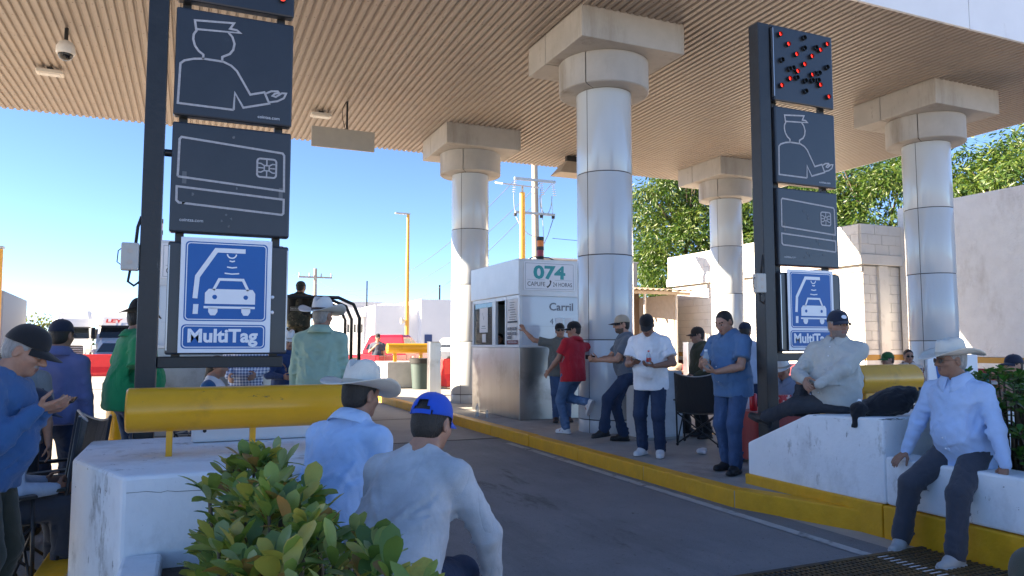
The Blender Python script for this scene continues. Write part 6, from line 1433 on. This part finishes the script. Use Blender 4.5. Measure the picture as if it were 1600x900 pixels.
def semi(label, loc, az, cabm, letters=None, box=True):
    t = thing('semi_truck', label, 'truck', loc, R_(-az))
    mb = MB(); secs = []
    for z, y0, y1, w in ((.9, -2.0, .75, 1.10), (1.6, -2.0, .80, 1.18), (1.75, -2.0, .55, 1.20), (2.75, -2.0, .15, 1.20), (3.3, -2.0, -.35, 1.18), (3.85, -2.0, -1.2, 1.10), (3.95, -2.0, -1.5, 1.0)):
        secs.append([(-w, y0, z), (w, y0, z), (w, y1-.12, z), (w*.8, y1, z), (-w*.8, y1, z), (-w, y1-.12, z)])
    loft(mb, secs); mb.build('sleeper_cab', cabm, t, bevel=.05)
    mb = MB(); secs = []
    for y, zt, w in ((.6, 1.95, 1.0), (1.4, 1.78, .92), (2.0, 1.62, .80), (2.25, 1.40, .70)): secs.append([(-w, y, .75), (w, y, .75), (w, y, zt-.3), (w*.8, y, zt), (-w*.8, y, zt), (-w, y, zt-.3)])
    loft(mb, [s[::-1] for s in secs]); mb.build('bonnet', cabm, t, bevel=.05)
    MB().add([(-1.0, .585, 1.95), (1.0, .585, 1.95), (.95, .20, 2.68), (-.95, .20, 2.68)], [(0, 1, 2, 3)]).build('windscreen', car_glass, t)
    MB().box((-1.05, .3, 2.66), (1.05, .62, 2.74)).build('sun_visor', rubber, t); MB().box((-.62, 2.15, .85), (.62, 2.30, 1.45)).build('grille', rubber, t, bevel=.02)
    for k in range(4): MB().box((-.60, 2.301, .92+.13*k), (.60, 2.315, .96+.13*k)).build('grille_slat', chrome, t)
    MB().box((-1.18, 2.05, .38), (1.18, 2.38, .74)).build('bumper', cabm, t, bevel=.04)
    for s in (-1, 1):
        MB().box((s*.70, 2.05, .95), (s*1.02, 2.2, 1.25)).build('headlight', lamp_clear, t, bevel=.03); MB().box((s*1.22, .50, 1.9), (s*1.45, .62, 2.6)).build('mirror', rubber, t, bevel=.03)
        MB().add([(s*1.205, -.55, 1.9), (s*1.205, .40, 1.9), (s*1.205, .15, 2.55), (s*1.205, -.55, 2.55)], [(0, 1, 2, 3)]).build('side_window', car_glass, t)
        MB().lathe([(.0, 0), (.5, 0), (.5, .3), (.0, .3)], 24).build('mudguard', cabm, t, smooth=40, loc=(s*.85-.15, 1.3, .62), rot=(0, R_(90), 0))
        for y in (1.3, -1.6, -8.5, -9.7): wheel(t, s*.98, y, .50, .32)
    if box: MB().box((-1.28, -12.5, 1.15), (1.28, -2.3, 4.0)).build('box_trailer', white_car, t, bevel=.03)
    MB().box((-.5, -12, .7), (.5, -1.5, 1.1)).build('chassis', rubber, t)
    if letters:
        g = Print(); g.text(letters, -.25, 0, .42, 0, 0, 'CENTER', .04, width=.95); g.stroke([(.55, .02), (.62, .2), (.58, .34)], .10, 0, 0); g.build('lettering', mat('truck_red_print', (.55, .02, .03), .5), t, (0, .06, 2.94), (R_(-42), 0, R_(180)))
    return t
semi('white lorry with red lettering facing the camera behind the silver car', (-4.35, 54.0, 0), 184, white_car, 'LEY')
semi('white box lorry partly hidden behind the navy capped man', (-7.6, 59.5, 0), 172, white_car)
def trailer(label, loc, rz, L, m, w=1.62, h=4.3):
    t = thing('cargo_trailer', label, 'trailer', loc, rz)
    MB().box((-w, -L/2, 1.1), (w, L/2, h)).build('box', m, t, bevel=.03)
    for x in (-w*.5, 0, w*.5): MB().box((x-.06, -L/2-.02, 1.15), (x+.06, -L/2-.002, h-.05)).build('door_post', mat('trailer_seam', (.3, .3, .3), .6), t)
    for s in (-1, 1):
        for y in (-L*.35, -L*.35+1.2): wheel(t, s*w*.7, y, .5, .3)
        MB().box((s*w*.6-.06, L*.36, 0), (s*w*.6+.06, L*.36+.12, 1.1)).build('landing_leg', rubber, t)
    MB().box((-w*.6, -L/2+.2, .7), (w*.6, L/2, 1.1)).build('chassis', rubber, t)
    return t
trailer('plain grey box trailer at the left edge of the picture', (-10.9, 50, 0), R_(4), 10, mat('trailer_grey', (.22, .22, .225), .6, var=.05))
trailer('short white box trailer standing in the lane beyond the left edge', (-6.9, 4.45, 0), 0, 3.8, white_car, 1.15, 4.55)  # added out of view so that its shadow covers the foreground
# ================================================================ folding chairs, table, clutter
def camp_chair(label, loc, az, group=None, back=.92, hi=False, col=(.022, .022, .024)):
    t = thing('folding_chair', label, 'chair', loc, R_(-az), group)
    fm = mat('chair_tube', (.03, .03, .032), .4, .3); cm = cloth('chair_canvas_%d' % round(col[1]*1000), col)
    P = {}
    for s in (-1, 1):
        m = MB(); m.tube([(s*.27, -.24, .02), (s*.27, -.27, .45), (s*.27, -.34, back)], .012, 8); m.build('back_post', fm, t, smooth=180)
        m = MB(); m.tube([(s*.27, .24, .02), (s*.27, .22, .62)], .012, 8); m.build('front_post', fm, t, smooth=180)
        m = MB(); m.tube([(-s*.27, -.24, .03), (s*.27, -.25, .44)], .010, 8); m.build('cross_leg', fm, t, smooth=180)
        m = MB(); m.tube([(-s*.27, .24, .03), (s*.27, .24, .44)], .010, 8); m.build('cross_leg', fm, t, smooth=180)
        m = MB(); m.tube([(s*.27, -.24, .03), (s*.27, .24, .44)], .010, 8); m.build('side_brace', fm, t, smooth=180)
        MB().box((s*.27-.04, -.28, .60), (s*.27+.04, .24, .62)).build('arm_rest', cm, t, bevel=.006)
        for y in (-.24, .24): MB().sphere((s*.27, y, .018), .02, 8, 6).build('foot_cap', rubber, t, smooth=180)
    def sling(name, P00, P10, P01, P11, sag, nrm, n=10):
        V = []; F = []
        for i in range(n+1):
            for j in range(n+1):
                u, v = i/n, j/n; p = (Vector(P00)*(1-u)+Vector(P10)*u)*(1-v)+(Vector(P01)*(1-u)+Vector(P11)*u)*v
                V.append(p+Vector(nrm)*sag*4*u*(1-u)*(.4+.6*v))
        for i in range(n):
            for j in range(n): a = i*(n+1)+j; F.append((a, a+1, a+n+2, a+n+1))
        o = place(name, make_mesh(name, V, F, cm, smooth=180), t); sd = o.modifiers.new('t', 'SOLIDIFY'); sd.thickness = .006; return o
    sling('seat', (-.27, -.26, .44), (.27, -.26, .44), (-.27, .24, .45), (.27, .24, .45), .05, (0, 0, -1)); bk = sling('backrest', (-.27, -.27, .46), (.27, -.27, .46), (-.27, -.34, back), (.27, -.34, back), .09, (0, -.55, -.6))
    m = MB(); m.tube([(-.27+.54*i/10, -.34-.55*.09*4*(i/10)*(1-i/10), back-.6*.09*4*(i/10)*(1-i/10)+.004) for i in range(11)], .009, 6); m.build('piping', mat('chair_piping', (.35, .34, .33), .6), bk, smooth=180)
    return t
camp_chair('black folding camp chair behind the man in the blue shirt', (6.42, 8.30, .17), 48, back=.98)
camp_chair('dark folding chair standing tall in the left foreground beside the block', (-1.02, 5.75, 0), 262, back=1.06, col=(.03, .034, .03))
camp_chair('dark folding chair behind the one in the left foreground', (-.98, 6.55, 0), 240, back=.98, col=(.018, .018, .02))
camp_chair('dark chair under the person in the pale blue shirt', (-1.15, 5.50, 0), 70, back=.80, col=(.025, .025, .025))
camp_chair('chair under the woman in the white vest', (.20, 8.58, .17), 105, back=.8, col=(.02, .03, .06))
camp_chair('chair under the person in black trousers', (6.60, 9.60, .17), 105, back=.8, col=(.016, .016, .016))
camp_chair('chair under the person in the white hat', (6.86, 7.14, .17), 250, back=.8, col=(.02, .02, .03)); camp_chair('chair under the man in the green cap', (11.33, 9.3, .12), 285, back=.8, col=(.017, .02, .02)); camp_chair('chair under the man in the flowered shirt', (12.0, 9.52, .18), 215, back=.8, col=(.02, .021, .02)); camp_chair('chair under the person at the right edge', (8.95, 5.62, .16), 285, back=.8, col=(.02, .022, .02))
for (x, y, z, h) in ((11.33, 9.3, 0, .12), (12.0, 9.52, 0, .18), (8.95, 5.62, 0, .16)):
    tag(MB().box((x-.4, y-.4, z), (x+.4, y+.4, h)).build('wooden_pallet', mat('pallet_wood', (.25, .18, .11), .8, var=.15)), {11.33: 'low wooden board under the chair of the man in the green cap', 12.0: 'low wooden board under the chair of the man in the flowered shirt', 8.95: 'low wooden board under the chair at the right edge'}[x], 'board')
t = thing('equipment_cabinet', 'pale grey cabinet at the foot of the column behind the man in the white polo', 'cabinet', (6.30, 9.22, .162), 0)
MB().box((-.36, -.2, .0), (.36, .2, .98)).build('body', mat('cabinet_grey', (.50, .53, .56), .4, var=.05, nscale=2), t, bevel=.012); MB().box((-.33, -.206, .06), (.33, -.198, .92)).build('door', mat('cabinet_door', (.55, .58, .61), .4), t, bevel=.004); MB().box((.22, -.225, .5), (.26, -.206, .58)).build('lock', black_steel, t); MB().box((-.42, -.26, -.0), (.42, .26, .03)).build('plinth', concrete, t)
# draped table behind the sign post
red_cloth = mat('tablecloth_red', (.30, .035, .030), .75, var=.15, nscale=5, bump=.2, bscale=18, sheen=.2)
t = thing('folding_table', 'folding table behind the right sign post, under a red cloth', 'table', (6.30, 7.0, .165), R_(0))
MB().box((-.32, -.30, .55), (.32, .30, .58)).build('table_top', white_car, t, bevel=.006)
for sx in (-1, 1):
    for sy in (-1, 1): MB().cyl((sx*.28, sy*.26, 0), (sx*.28, sy*.26, .55), .014, n=8).build('leg', galv, t)
V = []; F = []; n = 96; ring = []
for k in range(n):
    a = 2*math.pi*k/n; c, s = math.cos(a), math.sin(a); q = max(abs(c)/.335, abs(s)/.315); ring.append((c/q, s/q))
for j in range(9):
    f = j/8
    for k in range(n):
        x, y = ring[k]; w = .025*f*math.sin(k*.785*1.0+.6)+.018*f*math.sin(k*.42+1); r = 1+.10*f+w
        V.append((x*r, y*r, .587-.55*f if j else .587))
F = [(j*n+k, j*n+(k+1) % n, (j+1)*n+(k+1) % n, (j+1)*n+k)[::-1] for j in range(8) for k in range(n)]; F.append(tuple(range(n)))
tag(place('tablecloth', make_mesh('tablecloth', V, F, red_cloth, smooth=60), None, (6.30, 7.0, .165)), 'red cloth draped over the table behind the right sign post', 'tablecloth')
soda = mat('soda_red', (.50, .01, .02), .3)
for k, (x, y, h, c, l, nm) in enumerate(((6.06, 6.85, .20, soda, 'red drinks can on the red table beside the post', 'drinks_can'), (6.20, 6.80, .16, soda, 'second red drinks can on the red table', 'drinks_can'), (6.34, 6.84, .13, sign_white, 'white cup on the red table', 'cup'), (6.56, 6.92, .15, soda, 'red cup at the right end of the red table', 'cup'), (6.2, 7.1, .22, sign_white, 'white foam cup stack on the red table', 'cup'))):
    tag(MB().lathe([(0, 0), (.036, .0), (.042, .01), (.044, h-.01), (.036, h), (0, h)], 16).build(nm, c, None, smooth=50, loc=(x, y, .755)), l, 'can' if 'can' in nm else 'cup')
tag(MB().box((6.42, 6.78, .755), (6.58, 6.84, .93)).build('snack_box', mat('box_redwhite', (.6, .5, .48), .6, stains=[((.5, .02, .03), 12, .5, .52, (1, 1, 1))]), None, bevel=.004), 'red and white carton on the red table', 'carton')
bottle((5.02, 13.2, .165), 'clear water bottle standing on the kerb beside the booth', .24, .036); bottle((5.12, 12.95, .165), 'short bottle beside the clear one near the booth', .15, .03)
# things on the right block
def heap(name, label, cat, prims, m, seed, lo, hi, amp=.012):
    f = Field(np.array(lo), np.array(hi), .014)
    for a, b, ra, rb in prims: f.cone(a, b, ra, rb, .05)
    f.wrinkle(amp, seed, (.06, .14), (1, 1, 1)); V, Q = f.mesh(); o = place(name, np_mesh(name, V, Q, [m])); return tag(o, label, cat)
jk = heap('jacket', 'crumpled black jacket lying on the white block beside the reclining man', 'jacket', [((5.28, 4.60, .99), (5.34, 4.50, 1.02), .06, .09), ((5.34, 4.50, 1.02), (5.44, 4.40, 1.04), .09, .10), ((5.40, 4.45, 1.05), (5.52, 4.36, 1.12), .09, .07), ((5.38, 4.48, 1.06), (5.46, 4.44, 1.12), .08, .06), ((5.30, 4.58, .99), (5.15, 4.56, .985), .07, .06), ((5.15, 4.56, .985), (5.095, 4.55, .86), .055, .03)], cloth('jacket_black', (.010, .011, .016)), 4, (4.95, 4.15, .70), (5.75, 5.1, 1.3), .022)
g = Print(); g.poly([(-.03, -.02), (.0, -.01), (.028, -.025), (.01, .03), (-.012, .028)], 0, 0); g.build('emblem', sign_white, jk, (5.215, 4.60, 1.04), (R_(-15), 0, R_(-62)))
bottle((5.62, 4.33, .94), 'big clear bottle with ribs standing at the end of the white block', .23, .045, (.02, .02, .02))
tag(MB().box((5.18, 4.50, .945), (5.22, 4.70, .955)).build('jacket_strap', C_black, None), 'thin black strap under the jacket on the white block', 'strap')
bd = thing('notice_board', 'white board with big blue digits behind the short yellow pipe', 'sign', (7.35, 5.55, 0), R_(-18)); MB().box((-.02, 0, .17), (.56, .025, 1.42)).build('board', sign_white, bd, bevel=.004)
g = Print(); g.text('11', .27, 1.02, .42, -.002, 0, 'CENTER', .04, width=.34, shear=-.12); g.rect(.05, .62, .5, .9, -.002, 0); g.build('print', sign_blue, bd)
for x in (.0, .5): MB().box((x, .03, 0), (x+.04, .07, 1.3)).build('leg', galv, bd)
# stall table at the right behind the hedge
st = thing('stall_table', 'grey stall table with drinks behind the right hedge', 'table', (9.9, 7.15, 0), R_(-10)); MB().box((-.75, -.3, .97), (.75, .3, 1.01)).build('table_top', mat('table_grey', (.35, .35, .34), .6), st, bevel=.006)
for sx in (-.68, .68):
    for sy in (-.25, .25): MB().box((sx-.02, sy-.02, 0), (sx+.02, sy+.02, .97)).build('leg', galv, st)
MB().box((-.70, -.27, .80), (.70, .27, .90)).build('drawer', mat('drawer_brown', (.10, .07, .05), .7), st)
r = random.Random(8)
for k in range(9):
    c = [soda, mat('pack_blue', (.02, .04, .16), .5), rubber, mat('pack_teal', (.05, .30, .34), .5), sign_white][k % 5]; h = r.uniform(.10, .24); x = 9.45+k*.115; y = 7.1+r.uniform(-.12, .12)-.176*(x-9.9)
    nm = ['red soda pack', 'navy carton', 'black container', 'teal cup', 'white cup'][k % 5]
    tag(MB().lathe([(0, 0), (.045, 0), (.05, .01), (.05, h*.8), (.03, h), (0, h)], 14).build('drinks_container', c, None, smooth=50, loc=(x, y, 1.012)), nm+(' at the left end of' if k < 5 else ' at the right end of')+' the stall table behind the hedge', 'container')
# left lane extras
tag(MB().lathe([(0, 0), (.11, 0), (.11, .80), (.10, .86), (.0, .90)], 20).build('yellow_bollard', pipe_yellow, None, smooth=40, loc=(-.62, 8.1, .165)), 'stubby yellow bollard beside the stout man in green', 'bollard')
bottle((-1.15, 10.0, 0), 'clear bottle standing on the sunlit ground behind the stout man in green', .30, .045)
bg = heap('plastic_bag', 'crumpled teal plastic bag tucked at the left of the leafy shrub', 'bag', [((-.16, 2.75, .52), (-.08, 2.85, .54), .05, .06), ((-.10, 2.9, .52), (-.02, 2.8, .56), .05, .04)], mat('bag_teal', (.10, .36, .42), .25, var=.2, nscale=12), 2, (-.4, 2.5, .38), (.2, 3.1, .75), .014)
lit = heap('litter', 'crumpled white paper on the pavement beside the folding chair', 'litter', [((5.86, 7.62, .20), (6.0, 7.68, .20), .035, .03), ((5.9, 7.55, .19), (5.98, 7.75, .19), .025, .02)], paper, 5, (5.6, 7.3, .12), (6.3, 8.0, .35), .012)
# ================================================================ plants
def leaf_mesh(name, L, W, m, bend=.25, fold=.18, n=8, tip=.70):
    """spatulate leaf with a folded midrib, arching over; +y along the leaf, +z its upper face"""
    V = []; F = []
    for i in range(n+1):
        u = i/n; w = W*(math.sin(min(1, u/tip)*math.pi/2)**1.5 if u < tip else math.sqrt(max(0, 1-((u-tip)/(1-tip))**2)))
        w = max(w, W*.06); y = L*u*(1-.12*bend*u); z = -bend*L*u*u*.6
        V += [(-w/2, y, z+fold*w/2), (0, y, z), (w/2, y, z+fold*w/2)]
    for i in range(n):
        a = i*3; F += [(a, a+1, a+4, a+3), (a+1, a+2, a+5, a+4)]
    return make_mesh(name, V, F, m, smooth=180)
def leaf_mat(name, col, var=.25):
    m = mat(name, col, .42, var=var, nscale=9, bump=.12, bscale=40, spec=.45, stains=[(tuple(c*k for c, k in zip(col, (1.7, 1.05, .8))), 5, .5, .75, (1, 1, 1))]); nt = m.node_tree
    bs = nt.nodes['Principled BSDF']; out = [n for n in nt.nodes if n.type == 'OUTPUT_MATERIAL'][0]
    tr = nt.nodes.new('ShaderNodeBsdfTranslucent'); tr.inputs['Color'].default_value = (col[0]*1.6, col[1]*1.7, col[2]*.8, 1); ad = nt.nodes.new('ShaderNodeMixShader'); ad.inputs[0].default_value = .28
    nt.links.new(bs.outputs[0], ad.inputs[1]); nt.links.new(tr.outputs[0], ad.inputs[2]); nt.links.new(ad.outputs[0], out.inputs['Surface']); return m
def shrub(name, label, spots, leafs, size, stem_m, seed, keep=300, spread=(25, 75), per=(10, 15)):
    """rosettes of broad leaves at the tips of short stems; the nearest leaves are pieces of their own"""
    r = random.Random(seed); t = thing(name, label, 'shrub', (0, 0, 0)); items = []
    st = MB()
    for (x, y, z, dx, dy, zb) in spots:
        ax = Vector((dx, dy, 1)).normalized(); c = Vector((x, y, z)); st.tube([(x-dx*.3, y-dy*.3, zb), tuple(c-ax*.10), tuple(c)], [.009, .007, .005], 6)
        m = r.randint(*per); ph = r.uniform(0, 6.28)
        for k in range(m):
            f = k/m; a = ph+k*2.4; el = R_(spread[1]-(spread[1]-spread[0])*(1-f)*1.0+r.uniform(-12, 12)); el = R_(r.uniform(*spread)) if r.random() < .4 else el
            d = Vector((math.cos(a)*math.cos(el), math.sin(a)*math.cos(el), math.sin(el))); d = (d+ax*.0+Vector((dx, dy, 0))*.5).normalized()
            up = Vector((0, 0, 1)); sx = d.cross(up).normalized(); n = sx.cross(d).normalized(); tw = r.uniform(-.5, .5); n = (n*math.cos(tw)+sx*math.sin(tw)).normalized(); sx = d.cross(n).normalized()
            M = Matrix((sx, d, n)).transposed(); s = size*r.uniform(.55, 1.18)*(1.0 if f < .8 else .72)
            items.append((c-ax*r.uniform(0, .06), M, s, r.choices(range(len(leafs)), [q[1] for q in leafs])[0]))
    st.build('stems', stem_m, t, smooth=180)
    cam_p = Vector((0, 0, 1.53)); items.sort(key=lambda q: (q[0]-cam_p).length-.6*q[0].z)
    for i, (c, M, s, k) in enumerate(items[:keep]): place('leaf', leafs[k][0], t, c, M.to_euler(), (s, s, s))
    V = []; F = []; mi = []; mats = []
    for q in leafs:
        if q[0].materials[0] not in mats: mats.append(q[0].materials[0])
    for (c, M, s, k) in items[keep:]:
        me = leafs[k][0]; n = len(V); V += [tuple(c+M @ (v.co*s)) for v in me.vertices]; F += [tuple(i+n for i in p.vertices) for p in me.polygons]; mi += [mats.index(me.materials[0])]*len(me.polygons)
    if F: o = place('leaves', make_mesh('leaves', V, F, mats, mi, smooth=180), t); o['kind'] = 'stuff'
    return t
L1 = leaf_mat('leaf_mid_green', (.19, .26, .06)); L2 = leaf_mat('leaf_deep_green', (.10, .17, .045)); L3 = leaf_mat('leaf_yellow_green', (.34, .32, .07)); L4 = leaf_mat('leaf_bronze', (.28, .17, .06)); L5 = leaf_mat('leaf_pale', (.25, .31, .14))
big = [(leaf_mesh('leaf', 1.0, .42, L1, .25), 4), (leaf_mesh('leaf', 1.15, .36, L1, .5), 2), (leaf_mesh('leaf', 1.05, .38, L2, .40), 3), (leaf_mesh('leaf', .95, .44, L3, .15), 3), (leaf_mesh('leaf', .9, .46, L4, .3), 1.4), (leaf_mesh('leaf', .75, .34, L5, .2), 1.5), (leaf_mesh('leaf', 1.0, .36, L5, .1), 1.8)]
r = random.Random(21); spots = []
stemm = mat('stem_brown', (.10, .075, .045), .8)
def bed_top(x, y): return .99-.09*max(0, 2.6-y)+.05*math.sin(x*6+1)*math.cos(y*5)
for k in range(260):
    y = r.uniform(1.25, 3.85); x = r.uniform(.07, .42 if y > 2.9 else .42+.12*min(1, (2.9-y)/.6))
    z = bed_top(x, y)-.22*abs((x-.34)/.5)**2.5-.34*r.random()**1.6-(.10 if x < .2 else 0)
    spots.append((x, y, z, (x-.34)*.45+r.uniform(-.2, .2), r.uniform(-.3, .2)-(.2 if y < 1.6 else 0), .42))
shrub('leafy_shrub', 'big leafy shrub with green and bronze leaves in the near left foreground', spots, big, .132, stemm, 5, 300, (18, 86), (8, 12))
small = [(leaf_mesh('leaf', 1.0, .52, L2, .3), 4), (leaf_mesh('leaf', 1.0, .50, leaf_mat('leaf_bright_green', (.06, .17, .03)), .2), 5), (leaf_mesh('leaf', .9, .5, leaf_mat('leaf_pale_green', (.14, .24, .07)), .2), 1.5), (leaf_mesh('leaf', .9, .5, L4, .2), .25)]
r = random.Random(22); spots = []
for k in range(330):
    x = r.uniform(5.46, 6.6); y = r.uniform(1.8, 4.1); edge = min((x-5.40)/.25, 1)
    z = .62+(.68+.05*math.sin(y*5))*(r.random()**.45)*max(.8, edge)
    spots.append((x-(.08 if x < 5.7 else 0), y, z, -.25 if x < 5.75 else r.uniform(-.2, .2), r.uniform(-.3, .3), .56))
shrub('hedge', 'dense green hedge in the planter behind the seated man at right', spots, small, .085, stemm, 6, 300, (0, 70), (12, 18))
# ---------------------------------------------------------------- trees
bark = mat('bark', (.12, .09, .065), .9, var=.25, nscale=12, bump=.6, bscale=20, stretch=(1, 1, .3))
T1 = leaf_mat('mango_leaf_lit', (.055, .10, .016)); T2 = leaf_mat('mango_leaf_deep', (.028, .068, .012)); T3 = leaf_mat('mango_leaf_yellow', (.085, .125, .02))  # mid, deep and yellowish leaf tones, mixed at random by clump
def tree(label, x, y, h, rx, rz, seed, n=2600, leaf=.30):
    r = random.Random(seed); t = thing('tree', label, 'tree', (x, y, 0), 0, 'trees behind the service building')
    m = MB(); top = Vector((r.uniform(-.3, .3), 0, h*.55)); m.tube([(0, 0, 0), (.08, .05, h*.22), tuple(top*.75), tuple(top)], [.30, .24, .18, .10], 10)
    tips = []
    for k in range(11):
        a = k*2.4+r.uniform(-.3, .3); f = r.uniform(.35, .95); b = Vector((0, 0, h*.25)).lerp(top, f)
        e = Vector((math.cos(a)*rx*r.uniform(.5, .85), math.sin(a)*rx*r.uniform(.5, .85), h*r.uniform(.50, .88))); md = b.lerp(e, .5)+Vector((0, 0, .3))
        m.tube([tuple(b), tuple(md), tuple(e)], [.09, .06, .025], 7); tips.append(e)
        for q in range(2): e2 = e+Vector((r.uniform(-1, 1), r.uniform(-1, 1), r.uniform(-.2, .8))); m.tube([tuple(md), tuple(e2)], [.04, .015], 5); tips.append(e2)
    m.build('trunk', bark, t, smooth=60)
    V = []; F = []; mi = []; cz = h-rz
    clumps = []
    for k in range(int(n/22)):
        while True:
            p = Vector((r.uniform(-1, 1), r.uniform(-1, 1), r.uniform(-1, 1)))
            if .30 < p.length < 1: break
        p = p.normalized()*(p.length**.55); lum = .85+.22*math.sin(p.x*4+seed)*math.cos(p.z*5+p.y*3)
        clumps.append(Vector((p.x*rx*lum, p.y*rx*lum, cz+p.z*rz*lum)))
    for c in clumps:
        km = r.choices((0, 1, 2), (4, 4, 2))[0]; R0 = r.uniform(.35, .65)
        for q in range(22):
            d = Vector((r.gauss(0, 1), r.gauss(0, 1), r.gauss(0, .8))).normalized(); p = c+d*R0*r.uniform(.2, 1)
            L = leaf*r.uniform(.7, 1.25); w = L*.27; ld = (d+Vector((0, 0, -.75))+Vector((r.uniform(-.5, .5), r.uniform(-.5, .5), 0))).normalized()
            sx = ld.cross(Vector((r.uniform(-1, 1), r.uniform(-1, 1), r.uniform(-.2, 1)))).normalized(); nn = len(V); up = sx.cross(ld)
            V += [tuple(p), tuple(p+ld*L*.5+sx*w/2-up*.01), tuple(p+ld*L), tuple(p+ld*L*.5-sx*w/2-up*.01)]; F.append((nn, nn+1, nn+2, nn+3)); mi.append(km if r.random() < .75 else r.randint(0, 2))
    cr = place('crown', make_mesh('crown', V, F, [T1, T2, T3], mi), t); cr['kind'] = 'stuff'
    return t
tree('tall mango tree behind the shelter, left of the sunlit far column', 26.0, 34.5, 12.2, 4.1, 4.9, 1, 34000, .31)
tree('tree showing just right of the far column above the white building', 29.5, 30.5, 11.8, 4.0, 4.6, 2, 28000, .31)
tree('leafy tree over the block wall between the right sign and the right column', 31.5, 26.0, 12.2, 4.4, 5.2, 3, 34000, .30)
tree('dark tree rising behind the rough white wall at the right edge', 33.0, 20.5, 11.6, 4.6, 5.0, 4, 34000, .30)
def bush(label, x, y, w, h, seed):
    r = random.Random(seed); t = thing('distant_bush', label, 'bush', (x, y, 0)); m = MB()
    for k in range(5): m.tube([(r.uniform(-.3, .3)*w, 0, 0), (r.uniform(-.5, .5)*w, r.uniform(-.2, .2), h*.6)], [.10, .03], 6)
    m.build('stems', bark, t); V = []; F = []
    for k in range(2600):
        a = r.uniform(0, 6.28); q = r.random()**.4; e = r.uniform(0, 1); p = Vector((math.cos(a)*w*q*math.sqrt(1-e*e*.8), math.sin(a)*w*.5*q, h*(.25+.7*e*q))); d = Vector((r.gauss(0, 1), r.gauss(0, 1), r.gauss(0, 1))).normalized(); s = d.cross(Vector((0, 0, 1))).normalized(); n = len(V); L = .5
        V += [tuple(p), tuple(p+d*L*.5+s*.12), tuple(p+d*L), tuple(p+d*L*.5-s*.12)]; F.append((n, n+1, n+2, n+3))
    c = place('foliage', make_mesh('foliage', V, F, leaf_mat('dusty_leaf', (.16, .17, .06))), t); c['kind'] = 'stuff'
bush('dusty green bush between the trailer and the white lorry', -15.0, 93.0, 5.5, 5.2, 3); bush('row of scrub far behind the white building', 19.0, 88.0, 6, 5.6, 4)
